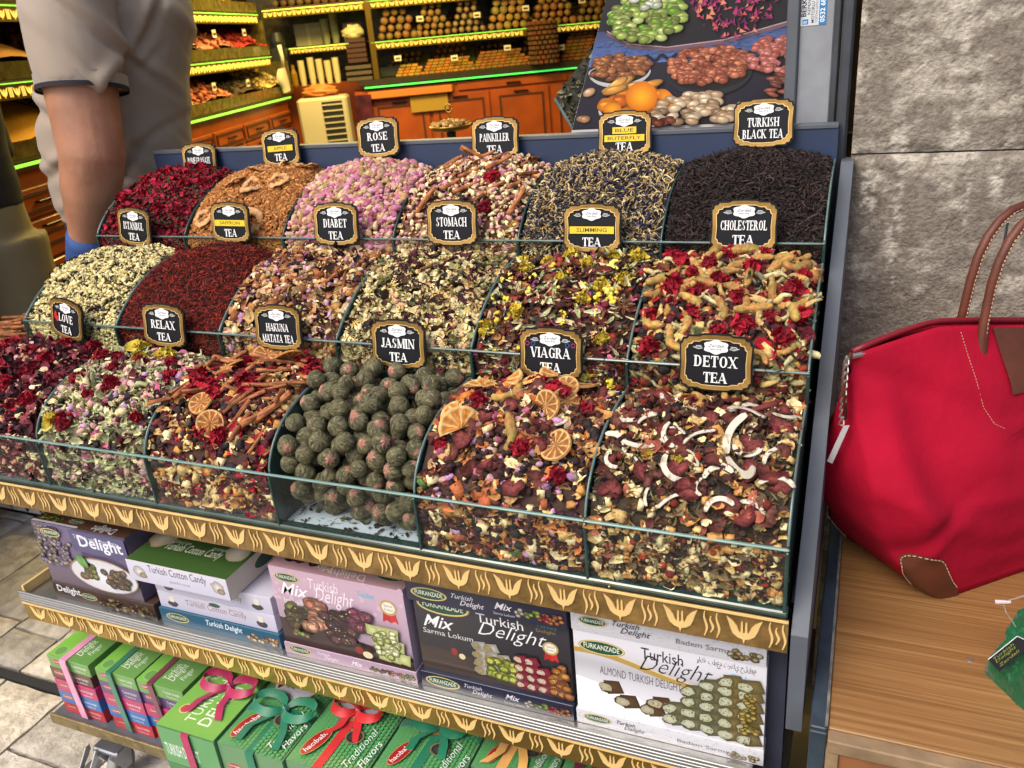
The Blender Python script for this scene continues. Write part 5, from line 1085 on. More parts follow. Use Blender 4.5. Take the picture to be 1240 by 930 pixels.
def bow(M, x, y, z, s, q, loops=True):
    """a tied bow lying on a box top"""
    for sg in (-1, 1):
        if loops:
            P = [(x, y, z+.004)]+[(x+sg*s*(.5-.5*math.cos(a))*1.0, y+s*.34*math.sin(a), z+.006+s*.13*math.sin(a/2)) for a in [math.pi*2*i/12 for i in range(1, 12)]]+[(x, y, z+.004)]; strip(M, P, .016, (0, .85, .45))
        P = [(x, y, z+.006), (x+sg*s*.25, y-s*.35, z+.006), (x+sg*s*.45+q.uniform(-.01, .01), y-s*.8, z+.004+q.uniform(0, .006)), (x+sg*s*.6, y-s*1.25, z+.004)]; strip(M, P, .015, (1, .15, .1))
    M.tube([(x-.007, y, z+.004), (x, y, z+.009), (x+.007, y, z+.004)], [.004, .0062, .004], 8)
def gift(x0, x1, yf, zt, kind, rc, label, word, bx, by, s, cross=True, hg=.09, yb=.19):
    t = carton('gift_carton', label, x0, x1, yf, yb, zt-hg, zt, GN2, GN2, big_front(kind), big_top(kind), 'box', 'large ribboned gift boxes on the bottom shelf')
    M = MB(); q = random.Random(int(-x0*1000)); w_ = .017; strip(M, [(bx+.01, yb-.01, zt+.0016), (bx, by, zt+.0016), (bx-.004, yf-.002, zt+.0016), (bx-.004, yf-.004, zt-.003), (bx-.001, yf-.005, zt-hg)], w_, (1, 0, 0))
    if cross: strip(M, [(x0-.003, by-.01, zt-.05), (x0-.003, by-.01, zt-.002), (x0+.001, by-.01, zt+.0022), (bx, by, zt+.003), (x1-.001, by-.004, zt+.0022), (x1+.002, by-.004, zt-.03)], w_*.9, (0, 1, 0))
    bow(M, bx, by, zt+.002, s, q); o = M.put('gift_ribbon', ribm(rc), origin=(bx, by, zt)); tag(o, f'{word} ribbon bow tied over a gift box', 'ribbon', 'gift ribbons'); shade_auto(o, 60)
    return t
zt = -.50
gift(-1.046, -.916, -.100, zt, 'A', 'a3144a', 'lime green TURKISH DELIGHT gift box with magenta bow', 'magenta', -.975, .015, .06, True, .17)
gift(-.913, -.775, -.095, zt-.002, 'B', '0f6e4c', 'green gift box with dark green ribbon left of the red bow', 'broad dark green', -.838, -.0, .065, True, .17)
gift(-.771, -.625, -.090, zt, 'B', 'c4161c', 'green gift box tied with a bright red ribbon', 'bright red', -.706, .035, .05, False, .17)
gift(-.620, -.472, -.062, zt, 'B', '0f6e4c', 'green gift box with a green bow right of the red ribbon', 'teal green', -.548, .05, .05, True, .17)
gift(-.468, -.330, -.005, zt, 'B', 'd8a054', 'green gift box with a golden ribbon', 'golden', -.415, .072, .055, True, .17)
gift(-.326, -.20, .03, zt, 'B', '6b1530', 'gift box with a dark maroon ribbon at the right', 'dark maroon', -.27, .10, .05, True, .17)
# ------------------------------------------------------------------ pipe, shutter, banner behind the stand
M_PIPE = mat('pipe_dark_paint', H('3c4046'), rough=.55, noise=(18, .75, 1.2), bump=(60, .3, .002))
tag(MB().box(-.006, .013, .690, .706, -.3, 1.6, bev=.004).put('door_jamb', M_PIPE, origin=(.0035, .698, -.3)), 'dark grey steel jamb running down the wall corner', 'door jamb')
sh = thing('shutter_rail', 'light grey roller shutter side rail with a blue sticker', 'shutter rail', (-.045, .72, .0))
MB().box(-.029, .026, -.006, .02, -.4, 1.5, bev=.002).put('rail_face', mat('rail_grey', H('8f9297'), rough=.5, noise=(26, .88, 1.08), bump=(50, .15, .001)), sh)
MB().box(-.048, -.029, -.016, .03, -.4, 1.5, bev=.002).put('rail_flange', mat('rail_flange_grey', H('5a5e64'), rough=.5, noise=(20, .85, 1.1)), sh); MB().box(.026, .036, -.012, .03, -.4, 1.5, bev=.002).put('rail_flange', M_PIPE, sh)
p = Print(); B_ = H('2f7fb8'); p.rect(0, 0, .040, .075, H('cfd3d6')); p.rect(.0285, .0, .040, .075, B_); p.text('0532 682 68 49', .0375, .004, .0068, (.85, .88, .9), .068, rot=math.pi/2, off=.02); p.text('BERK', .0085, .014, .0075, H('20222a'), .028, rot=math.pi/2, off=.03); p.text('KEPENK', .0145, .017, .0042, H('20222a'), .028, rot=math.pi/2, off=.01); p.text('MOTORLU KEPENK', .0212, .004, .0046, H('20222a'), .060, rot=math.pi/2, off=.01); p.text('TOPTAN SATIS BITIM IMALAT', .0262, .004, .0034, H('34363e'), .062, rot=math.pi/2); p.rect(.003, .002, .012, .010, B_); p.text('B', .0095, .004, .005, (.85, .88, .9), rot=math.pi/2); p.rect(.004, .048, .014, .062, H('6aa4cc'))
p.put('sticker', sh, loc=(-.027, -.0065, .548), rot=FRONT)
# banner with food photograph
def banner():
    t = thing('banner', 'tall printed banner showing nuts, apricots and dried petals', 'banner', (-.28, .735, .395)); BWd, BH = .46, 1.3
    # leaning left edge, printed with: bowls on dark cloth
    MB().prism([(-.227, -.05), (.205, -.05), (.205, .52), (-.027, .52)], 'xz', 0, .004).put('board', mat('banner_edge', H('c4c0bc'), rough=.5), t)
    p = Print(.0004, .000004); q = random.Random(4); NVY = H('2c3450'); BLU = H('4a5f94')
    lx = lambda z: -.209+.245*z
    p.poly([(lx(0), 0), (.205, 0), (.205, .74), (lx(.74), .74)], H('1d1a26'))
    n = 14
    for i in range(n):                                     # blue backdrop between the plate and the bowls
        z0 = .16+.085*i/n; z1 = .16+.085*(i+1)/n; k = i/n; c = tuple(BLU[j]*(1-k)+NVY[j]*k for j in range(3)); p.poly([(lx(z0), z0), (.205, z0-.0), (.205, z1), (lx(z1), z1)], c)
    for i in range(300): z = .17+.05*q.random(); p.ell(lx(z)+.006+q.random()*.32, z, .006, .003, tuple(v*(.8+.4*q.random()) for v in H('3e4f7e')), n=6)
    P = [(-.215+.084, .240), (-.09, .205), (-.02, .19), (.08, .197), (.205, .232)]
    p.poly([(lx(.26), .26), *P, (.205, .74), (lx(.74), .74)], H('15131b')); p.stroke(P, .009, H('5c4650')); p.stroke([(a, b+.005) for a, b in P], .0025, H('9a8088'))
    for i in range(90): a = -.145+.35*i/90; p.ell(a, .171+.006*math.sin(i*.9), .0035, .0045, H('12141f'), n=6)
    def heap(cx, cy, w, h, rx, ry, cols, n, seed, rot=None, gloss=True, top=None):
        rx *= .82; ry *= .82; n = int(n*1.5); r = random.Random(seed); S = sorted([(cx+(r.random()-.5)*w, cy+(r.random()-.5)*h) for _ in range(n)], key=lambda t: -t[1])
        for (x, y) in S:
            if (2*(x-cx)/w)**2+(2*(y-cy)/h)**2 > 1.05: continue
            if x-rx < lx(max(y, 0))+.001 or x+rx > .203 or y-ry < .001: continue
            c = r.choice(cols); a = r.uniform(-.6, .6) if rot is None else rot+r.uniform(-.5, .5); p.ell(x+rx*.06, y-ry*.1, rx*1.1, ry*1.1, tuple(v*.2 for v in c), n=12, rot=a); p.ell(x, y, rx, ry, tuple(v*.45 for v in c), c, n=14, rot=a, wob=.04)
            if gloss: p.ell(x-rx*.2, y+ry*.3, rx*.45, ry*.3, c, tuple(min(1, v*1.55+.04) for v in c), n=9, rot=a)
    def bowl(cx, cy, rx, ry, c, d=.6):
        P = [(cx+rx*math.cos(a), cy+ry*.55*math.sin(a)*(1 if math.sin(a) > 0 else 2.1)) for a in [2*math.pi*i/32 for i in range(32)]]; P = [(min(.203, max(lx(max(0, y))+.001, x)), max(.001, y)) for x, y in P]; p.poly(P, tuple(v*d for v in c), c)
        P = [(min(.203, cx+rx*.95*math.cos(a)), max(.001, cy+ry*.5*math.sin(a)*(1 if math.sin(a) > 0 else 1.7))) for a in [2*math.pi*i/32 for i in range(32)]]; p.poly(P, H('1a1412'))
    # almonds, peanuts in shell, hazelnuts, apricots, pistachios
    bowl(-.110, .145, .060, .036, H('c4c2c4')); heap(-.110, .155, .112, .062, .0125, .0075, [H('8a5230'), H('a0683c'), H('744226')], 60, 1)
    heap(-.195, .125, .06, .09, .016, .011, [H('c09a74'), H('b08860'), H('cdaa84')], 34, 2, .9); heap(-.205, .03, .05, .05, .012, .010, [H('8f6848'), H('a87c58')], 14, 3)
    bowl(.055, .125, .075, .048, H('2a2a34')); heap(.055, .145, .145, .085, .0105, .0095, [H('8f4a34'), H('a05a40'), H('b86e50'), H('7c3c2a')], 130, 4)
    heap(.165, .155, .08, .085, .010, .0085, [H('9a5044'), H('b8706a'), H('a85c50')], 60, 5); heap(.185, .085, .05, .06, .014, .006, [H('6a3a30'), H('8a4c3c')], 16, 6)
    bowl(-.075, .055, .078, .062, H('d4d4d8')); heap(-.075, .065, .135, .075, .021, .018, [H('c86a10'), H('d47c18'), H('b85c0c')], 16, 7); heap(-.07, .108, .12, .03, .03, .011, [H('c88a3c'), H('d49a4c')], 6, 8, .5); p.ell(-.068, .078, .030, .038, H('b85c0c'), H('f09a1c'), n=26); p.ell(-.02, .07, .012, .026, H('b06014'), H('dc8a20'), n=18, rot=.4); p.ell(-.125, .052, .018, .016, H('b06010'), H('ec9018'), n=18); p.ell(-.07, .028, .03, .01, H('a84c0c'), H('d86c14'), n=18)
    heap(.035, .035, .16, .085, .015, .011, [H('b09070'), H('c4a888'), H('8f7458'), H('cbb494')], 60, 9); heap(-.04, .012, .07, .02, .012, .009, [H('7c4030'), H('5c3024')], 12, 10)
    # green pistachios and rose petals on the plate above
    heap(-.055, .27, .13, .11, .013, .010, [H('7a8a3c'), H('94a850'), H('6a7434'), H('a8b86c'), H('5f8a20')], 110, 11); heap(-.05, .34, .07, .1, .012, .009, [H('c0c4b4'), H('a0a88c')], 20, 12)
    for i in range(520):
        x = .015+.155*q.random(); z = .205+.3*q.random()
        if (x-.095)**2/.0065+(z-.35)**2/.022 < 1: c = q.choice([H('7a1a52'), H('5c1444'), H('9a2c5c'), H('b04a4c'), H('48123c'), H('c47a5c')]); p.poly([(x, z), (x+q.uniform(.004, .012), z+q.uniform(-.008, .008)), (x+q.uniform(0, .01), z+q.uniform(.004, .016))], tuple(v*.7 for v in c), c)
    p.V = [(a_, b_*.70, c_) for a_, b_, c_ in p.V]; p.C = [tuple(min(.9, v*1.35) for v in c_) for c_ in p.C]
    p.put('banner_print', t, mat('banner_vinyl', attr=True, rough=.38, coat=.2), rot=FRONT)
    MB().tube([(-.20, .01, -.04), (-.20, .01, -1.1)], .006, 8).put('banner_leg', M_DARK, t); MB().tube([(.18, .01, -.04), (.18, .01, -1.1)], .006, 8).put('banner_leg', M_DARK, t)
banner()
# ------------------------------------------------------------------ bamboo table and its steel trim
TZ = -.22
def table_():
    t = thing('wooden_table', 'bamboo topped table standing against the stone wall under the red bag', 'table', (.5, .28, GROUND)); g = -GROUND
    m = bpy.data.materials.new('bamboo_board'); m.use_nodes = True; n = m.node_tree.nodes; L_ = m.node_tree.links; b = n['Principled BSDF']; tc = n.new('ShaderNodeTexCoord'); mp = n.new('ShaderNodeMapping'); L_.new(tc.outputs['Object'], mp.inputs[0]); mp.inputs['Scale'].default_value = (1.2, 95, 1); mp.inputs['Rotation'].default_value = (0, 0, -.0)
    no = n.new('ShaderNodeTexNoise'); no.inputs['Scale'].default_value = 2.2; no.inputs['Detail'].default_value = 7; no.inputs['Roughness'].default_value = .7; L_.new(mp.outputs[0], no.inputs[0]); cr = n.new('ShaderNodeValToRGB'); L_.new(no.outputs[0], cr.inputs[0]); e = cr.color_ramp.elements; e[0].position = .34; e[0].color = (*H('7a5630'), 1); e[1].position = .66; e[1].color = (*H('ad8352'), 1); k = e.new(.5); k.color = (*H('966c40'), 1)
    n2 = n.new('ShaderNodeTexNoise'); n2.inputs['Scale'].default_value = 3; L_.new(tc.outputs['Object'], n2.inputs[0]); mx = n.new('ShaderNodeMix'); mx.data_type = 'RGBA'; mx.blend_type = 'MULTIPLY'; mx.inputs[0].default_value = .35; L_.new(cr.outputs[0], mx.inputs[6]); L_.new(n2.outputs[0], mx.inputs[7]); L_.new(mx.outputs[2], b.inputs['Base Color']); b.inputs['Roughness'].default_value = .38
    bp = n.new('ShaderNodeBump'); bp.inputs['Strength'].default_value = .15; bp.inputs['Distance'].default_value = .001; L_.new(no.outputs[0], bp.inputs['Height']); L_.new(bp.outputs[0], b.inputs['Normal'])
    MB().box(.058-.5, .7, -.040-.28, .655-.28, TZ-.018+g, TZ+g, bev=.001).put('table_top', m, t)
    we = mat('worn_batten', H('8c7355'), rough=.7, noise=(30, .7, 1.2), bump=(50, .4, .002)); wd = mat('table_wood', H('8a5a34'), rough=.6, noise=(12, .75, 1.2), bump=(40, .2, .001))
    MB().box(.058-.5, .7, -.060-.28, -.0405-.28, TZ-.02+g, TZ-.001+g, bev=.0015).put('edge_batten', we, t); MB().box(.072-.5, .7, -.056-.28, -.052-.28, .05, TZ-.022+g).put('front_panel', wd, t); MB().box(.057-.5, .071-.5, -.060-.28, -.045-.28, .0, TZ-.021+g).put('leg', we, t)
    MB().box(.62, .7, -.04-.28, .04-.28, 0, TZ-.021+g).put('leg', we, t); MB().box(.058-.5, .10-.5, .30, .36, 0, TZ-.021+g).put('leg', we, t); MB().box(.62, .7, .30, .36, 0, TZ-.021+g).put('leg', we, t)
    sc = MB(); sc.lathe([(.0042, 0), (.0042, .0008), (.003, .0012), (.0005, .0008)], n=12); sc.put('screw', M_ALU, t, loc=(.222-.5, .13-.28, TZ+g))
table_()
t = thing('steel_trim', 'scuffed dark blue steel channel beside the table edge', 'steel trim', (.045, .28, TZ-.05)); ms = mat('scuffed_blue_steel', H('36444f'), rough=.45, noise=(26, .6, 1.2), bump=(50, .3, .001))
MB().box(-.008, .0115, -.325, .37, .040, .052, bev=.0015).put('channel_top', ms, t); MB().box(-.008, .0115, -.331, -.3255, -.4, .050, bev=.001).put('channel_front', ms, t); MB().box(.0088, .0122, -.322, .37, .0523, .0535).put('worn_lip', mat('lip_grey', H('77736c'), rough=.6, noise=(60, .5, 1.3)), t)

# ------------------------------------------------------------------ red bag
def red_bag():
    ang = math.radians(42); C0 = Vector((.236, .418, TZ)); t = thing('travel_bag', 'large red nylon bag with brown leather handles on the table', 'bag', C0, rot=(0, 0, ang))
    LB, WB, HT = .150, .098, .388
    def sect(v):
        """half length, half width, height of the section v in 0..1"""
        L_ = LB+.070*math.sin(min(1, v*3.2)*math.pi/2)**.8+.035*v; W_ = WB*(1-.05*v)*(1-max(0, v-.35)/.65*.86)**1.0+.012*math.sin(v*math.pi); return L_, max(W_, .008)
    NU, NV = 96, 46
    def P(u, v, off=0):
        a = 2*math.pi*u; L_, W_ = sect(v); ex = 2/(5-2.4*v+7*max(0, .16-v)/.16); c, s = math.cos(a), math.sin(a)
        x = L_*math.copysign(abs(c)**ex, c); y = W_*math.copysign(abs(s)**ex, s)
        end = abs(x)/L_; zt_ = HT*(1-.05*(end**3.2)*v) ; z = zt_*v**.92+.012*(1-v)*end**4*0
        # soft folds
        fo = .010*math.sin(9*u*2*math.pi+5*v+1.5)*math.sin(v*math.pi)**1.1*.5+.004*math.sin(x*38+z*21)*math.sin(v*math.pi)+.006*math.exp(-((z-.10-.9*(x+.16))/.016)**2)-.006*math.exp(-((z-.16-.7*(x+.10))/.020)**2)-.005*math.exp(-((z-.28+.5*(x+.10))/.016)**2)+.006*math.exp(-((z-.06+.6*(x+.02))/.018)**2)+.020*(float(fbm(np.array(x*8+9+z*4), np.array(z*6-x*3+(3 if s > 0 else 9)), 4, 2))-.5)*math.sin(v*math.pi)*2
        y += fo*(1 if s > 0 else -1); x -= .018*math.exp(-((v-.45)/.22)**2)*(1 if c < 0 else -1)*abs(c)**3
        if x > 0: x *= 1.4
        z *= 1-.50*max(0, x+.12)*v
        n = Vector((c/L_, s/W_, .2)).normalized(); return Vector((x, y, z))+n*off
    V = [P(j/NU, i/NV) for i in range(NV+1) for j in range(NU)]; F = [(i*NU+j, i*NU+(j+1) % NU, (i+1)*NU+(j+1) % NU, (i+1)*NU+j) for i in range(NV) for j in range(NU)]+[tuple(range(NU-1, -1, -1)), tuple(NV*NU+j for j in range(NU))]
    mr = mat('red_nylon', H('a60a2a'), rough=.85, sheen=0., spec=.18, noise=(5, .86, 1.1), bump=(18, .35, .012)); put('bag_body', mesh('bag_body', V, F, None, True), mr, t)
    ml = mat('brown_leather', H('5c2c1a'), rough=.5, noise=(30, .8, 1.2), bump=(420, .5, .001)); th_ = mat('cream_thread', H('c9a98a'), rough=.7)
    def patch(u0, u1, v0, v1, name, fn=None, off=.0022):
        n, m_ = 18, 14; VV = []; 
        for i in range(m_+1):
            for j in range(n+1):
                a, b = j/n, i/m_; uu = u0+(u1-u0)*a; vv = v0+(v1-v0)*b*(fn(a) if fn else 1); VV.append(P(uu % 1, vv, off))
        FF = [(i*(n+1)+j, i*(n+1)+j+1, (i+1)*(n+1)+j+1, (i+1)*(n+1)+j) for i in range(m_) for j in range(n)]; return put(name, mesh(name, VV, FF, None, True), ml, t), VV, n, m_
    def stitches(pts, r=.0007, sp=.0055, name='stitching'):
        M = MB(); L_ = 0; pts = [Vector(p) for p in pts]
        for a, b in zip(pts, pts[1:]):
            d = (b-a).length; k = max(1, int(d/sp)); 
            for i in range(k): p = a.lerp(b, (i+.15)/k); q_ = a.lerp(b, (i+.75)/k); M.tube([p, q_], r, 4)
        return M.put(name, th_, t)
    for uc in (.5, .0):                                    # leather corners at both bottom front edges
        for s_ in (1, -1):
            u_c = uc+.122*s_*(1 if uc == .5 else -1); o, VV, n, m_ = patch(u_c-.10, u_c+.10, 0.001, .20, 'leather_corner', lambda a: max(.02, math.sin(math.pi*min(.985, max(.015, a)))**.6))
            stitches([P((u_c-.10+.20*j/22) % 1, .001+.193*max(.02, math.sin(math.pi*min(.985, max(.015, j/22)))**.6), .0034) for j in range(23)])
    # zip and zip end tab
    MB().tube([P(.5, 1-.0, 0)+Vector((s_, 0, 0)) for s_ in (0, .02)], .004, 6).put('zip_pull', M_ALU, t)
    M = MB(); M.tube([(x, 0, HT*(1-.05*(abs(x)/.255*(.7 if x > 0 else 1))**3.2)*(1-.50*max(0, x+.12))+.003) for x in [-.25+.60*i/30 for i in range(31)]], .0045, 6, flat=1.6); M.put('zip', mat('zip_red', H('7a0a1c'), rough=.5), t, smooth=True)
    M = MB(); e0 = Vector((-.252, 0, HT*.95)); M.tube([e0, e0+Vector((-.012, -.004, -.012)), e0+Vector((-.016, -.008, -.04)), e0+Vector((-.010, -.010, -.085))], [.010, .011, .010, .008], 8, flat=.35); M.put('zip_end_tab', ml, t, smooth=True)
    M = MB(); 
    for k in range(9): c = e0+Vector((-.018, -.012, -.0-.011*k)); M.tube([c+Vector((.0035*math.cos(a), .002*math.sin(a*2), .0065*math.sin(a))) for a in [2*math.pi*i/8 for i in range(9)]], .0011, 5)
    M.put('chain', M_ALU, t)
    b0 = e0+Vector((-.016, -.014, -.095)); M = MB(); M.prism([(0, 0), (.007, .003), (.006, -.062), (-.002, -.06)], 'xz', -.0005, .0005); M.put('paper_tag', mat('white_tag', H('c8c4c4'), rough=.5), t, loc=b0, rot=(.1, .25, -.5))
    # flap, side seam and handles
    def ux(x, v): L_ = sect(v)[0]; ex = 2/(5-2.4*v); x = x/1.4 if x > 0 else x; c = math.copysign(min(1, abs(x)/L_)**(1/ex), x); return 1-math.acos(c)/(2*math.pi)
    def flap():
        VV = [P(ux(-.028+.10*j/12, .74+.255*i/12), .74+.255*i/12, .003) for i in range(13) for j in range(13)]; FF = [(i*13+j, i*13+j+1, (i+1)*13+j+1, (i+1)*13+j) for i in range(12) for j in range(12)]; return put('leather_flap', mesh('leather_flap', VV, FF, None, True), ml, t), VV, 12, 12
    o, VV, n, m_ = flap(); 
    top = lambda x: HT*(1-.05*(abs(x)/.255*(.7 if x > 0 else 1))**3.2)*(1-.50*max(0, x+.12))
    for s_ in (1, -1):
        M = MB(); y0 = s_*.014; pts = []; hx_ = .088; ox = .035
        pts = [Vector((ox-hx_, y0*2.6, top(hx_)-.055)), Vector((ox-hx_, y0*1.7, top(hx_)-.01)), Vector((ox-hx_+.006, y0*1.3, top(hx_)+.03))]
        for i in range(1, 12): a = math.pi*i/12; pts.append(Vector((ox-hx_*math.cos(a)*.9, y0*1.2, top(hx_)+.03+.145*math.sin(a)**.75)))
        pts += [Vector((ox+hx_-.006, y0*1.3, top(hx_)+.03)), Vector((ox+hx_, y0*1.7, top(hx_)-.01)), Vector((ox+hx_, y0*2.6, top(hx_)-.055))]; k = len(pts)
        M.tube(pts, [.004, .009]+[.0066]*(k-4)+[.009, .004], 10); o = M.put('handle', ml, t, smooth=True)
        stitches([p+Vector((0, -.0069, -.001)) for p in pts[1:-1]])
        for sx in (ox-hx_, ox+hx_):
            ua = None
            M = MB(); pl = [(-.013, .01), (.013, .01), (.014, -.03), (0, -.052), (-.014, -.03)]; zc = top(hx_)-.016
            Wd = [sect(min(1, ((zc+b)/top(hx_))**1.08))[1]+.009 for a, b in pl]; V2 = [(sx+a, s_*(w+.002), zc+b) for (a, b), w in zip(pl, Wd)]+[(sx+a, s_*(w-.002), zc+b) for (a, b), w in zip(pl, Wd)]; M.add(V2, [tuple(range(5)), tuple(range(9, 4, -1))]+[(i, (i+1) % 5, 5+(i+1) % 5, 5+i) for i in range(5)]); M.put('handle_patch', ml, t)
            stitches([(v[0]*1+(sx-v[0])*.12, v[1]+s_*.0012, zc+(v[2]-zc)*.9) for v in V2[:5]]+[(V2[0][0]+(sx-V2[0][0])*.12, V2[0][1]+s_*.0012, zc+(V2[0][2]-zc)*.9)])
    SP = [P(u % 1, v, .0008) for u, v in [(ux(x_, v_), v_) for x_, v_ in [(-.085, .98), (-.083, .9), (-.08, .8), (-.076, .7), (-.065, .64), (-.045, .61), (0, .6), (.05, .61)]]]
    stitches(SP, .00035, .004)
    MB().tube([(.015, .03, .37), (.03, .035, .43), (.05, .05, .49)], .006, 8, flat=.3).put('luggage_strap', M_DARK, t, smooth=True)
    return t
red_bag()
# ------------------------------------------------------------------ green pouch with a hang tag
def green_bag():
    t = thing('green_pouch', 'bright green glossy gift pouch with a black hang tag at the table edge', 'pouch', (.360, .128, TZ)); mg = mat('green_satin', H('0a5a30'), rough=.36, sheen=.2, noise=(16, .6, 1.25), bump=(22, .9, .02)); 
    base = [(-.124, -.018), (-.085, -.075), (-.035, -.115), (.05, -.12), (.10, -.06), (.11, .05), (.03, .09), (-.06, .06)]
    def fn(u, v):
        k = u*8; i = int(k) % 8; f = k-int(k); f = f*f*(3-2*f)*.5+f*.5; x0, y0 = base[i]; x1, y1 = base[(i+1) % 8]; bx, by = x0+(x1-x0)*f, y0+(y1-y0)*f; r = 1-v**1.35*.93; a = 2*math.pi*u
        n = (float(fbm(np.array(a*2.6+4), np.array(v*3.2), 6, 3))-.5)*.045*math.sin(math.pi*min(1, v*1.1+.05))+.006*math.sin(a*9+v*6)*math.sin(math.pi*v); L_ = math.hypot(bx, by) or 1
        return (bx*r+bx/L_*n, by*r+by/L_*n, .19*v**.92+n*.3), (0, .3, .1)
    me = grid_mesh('pouch_body', fn, 64, 26, True); put('pouch_body', me, mg, t)
    MB().tube([(0, 0, .17), (.01, .0, .20), (.02, -.01, .23)], [.014, .016, .032], 12).put('pouch_neck', mg, t, smooth=True)
    M = MB(); M.prism([(-.008, -.03), (.012, -.03), (.012, .026), (.004, .032), (-.008, .026)], 'xz', -.0006, .0006); hg = M.put('hang_tag', M_BLACK, t, loc=(-.108, -.044, .060), rot=(-.45, .40, -.75)); hg.scale = (.85, .85, .85)
    p = Print(.0008); [p.text(w_, -.002+.0052*i, -.024, .0034, H('76801c'), .038, rot=math.pi/2, shear=.2) for i, w_ in enumerate(('Turkish', 'Delight', 'Zerdali'))]; p.stroke([(-.008, -.03), (-.008, .026)], .0009, (.7, .7, .7)); p.stroke([(-.008, .026), (.004, .032)], .0008, (.7, .7, .7)); p.put('tag_print', hg, M_PAINT, rot=FRONT)
    MB().tube([(-.105, -.043, .098), (-.118, -.045, .118), (-.122, -.04, .128), (-.09, -.04, .150), (-.03, -.02, .20)], .0007, 5).put('tag_string', mat('nylon_string', H('9a8a84')), t)
    MB().tube([(-.130, -.04, .127), (-.114, -.04, .130)], [.0028, .0018], 7).put('string_clip', mat('clip_white', H('c4b4b8')), t)
green_bag()
# ------------------------------------------------------------------ inside of the shop
FZ = GROUND+.095
def wallbox(name, x0, x1, y0, y1, z0, z1, c): o = MB().box(x0, x1, y0, y1, z0, z1).put(name, mat('shop_plaster', hx('6a5844'), rough=.8, noise=(3, .85, 1.1)), origin=((x0+x1)/2, (y0+y1)/2, z0)); return tag(o, kind='structure')
wallbox('shop_ceiling', -9, 2.3, 1.3, 9.2, 1.75, 1.85, 0); wallbox('shop_wall', -9.1, -9, .8, 9.2, FZ, 1.75, 0); wallbox('shop_wall', -9, 2.3, 9.1, 9.2, FZ, 1.75, 0); wallbox('shop_wall', .1, .2, 1.31, 9.1, FZ, 1.75, 0)
M_OR = mat('orange_cabinet_wood', hx('96420e'), rough=.42, noise=(7, .8, 1.15), coat=.2); M_ORD = mat('cabinet_moulding_dark', hx('46200f'), rough=.5); M_HND = mat('handle_dark_bronze', hx('2a2018'), rough=.35, metal=.6)
M_LEDG = mat('led_green', (.2, .9, .15), emit=((.34, .7, .05), .75)); M_LEDY = mat('led_yellow_green', (.5, .9, .1), emit=((.6, 1, .10), 1.2))
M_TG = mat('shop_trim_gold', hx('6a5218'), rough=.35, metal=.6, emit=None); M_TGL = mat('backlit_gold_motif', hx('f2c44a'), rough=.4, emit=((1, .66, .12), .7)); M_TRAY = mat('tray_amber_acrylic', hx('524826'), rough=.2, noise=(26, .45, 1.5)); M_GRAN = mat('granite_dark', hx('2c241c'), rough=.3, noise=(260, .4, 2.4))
def P8(mb, nm, m, par, **k): return mb.put(nm, m, par, **k)
def trim_run(par, u0, u1, y, zt, h, led=M_LEDG, nm='lit_trim'):
    f = P8(MB().box(u0, u1, y-.006, y, zt-h, zt), nm, M_TG, par); P8(MB().box(u0, u1, y-.010, y-.001, zt+.002, zt+.0065), 'led_strip', led, par)
    M = MB(); x = u0+.02; i = 0; s = h/.050
    while x < u1-.02:
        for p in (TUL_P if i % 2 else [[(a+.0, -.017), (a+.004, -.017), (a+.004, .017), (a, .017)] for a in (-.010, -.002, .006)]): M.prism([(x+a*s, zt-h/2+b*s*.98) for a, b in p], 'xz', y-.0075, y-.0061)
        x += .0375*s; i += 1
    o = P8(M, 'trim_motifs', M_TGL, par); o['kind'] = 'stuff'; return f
def cabinet(par, u0, u1, ztop, doors, zb=FZ):
    h = ztop-zb; P8(MB().box(u0, u1, .012, .55, 0+zb, ztop), 'carcass', M_OR, par)
    for (a, b, z0, z1, hp) in doors:
        d = P8(MB().box(a+.006, b-.006, -.006, .0115, z0+.006, z1-.006, bev=.004), 'cabinet_front', M_OR, par); g = .05 if z1-z0 > .12 else .022
        if hp != 'plain':
            M = MB(); 
            for (c0, c1, e0, e1) in ((a+g, b-g, z1-g-.012, z1-g), (a+g, b-g, z0+g, z0+g+.012), (a+g, a+g+.014, z0+g+.012, z1-g-.012), (b-g-.014, b-g, z0+g+.012, z1-g-.012)): M.box(c0, c1, -.0125, -.0062, e0, e1)
            P8(M, 'moulding', M_ORD, d)
        c = (a+b)/2; z = z1-.03 if z1-z0 > .12 else (z0+z1)/2; M = MB(); M.box(c-.055, c+.055, -.026, -.018, z-.006, z+.006, bev=.003); M.box(c-.05, c-.04, -.019, -.0062, z-.004, z+.004); M.box(c+.04, c+.05, -.019, -.0062, z-.004, z+.004); P8(M, 'handle', M_HND, d)
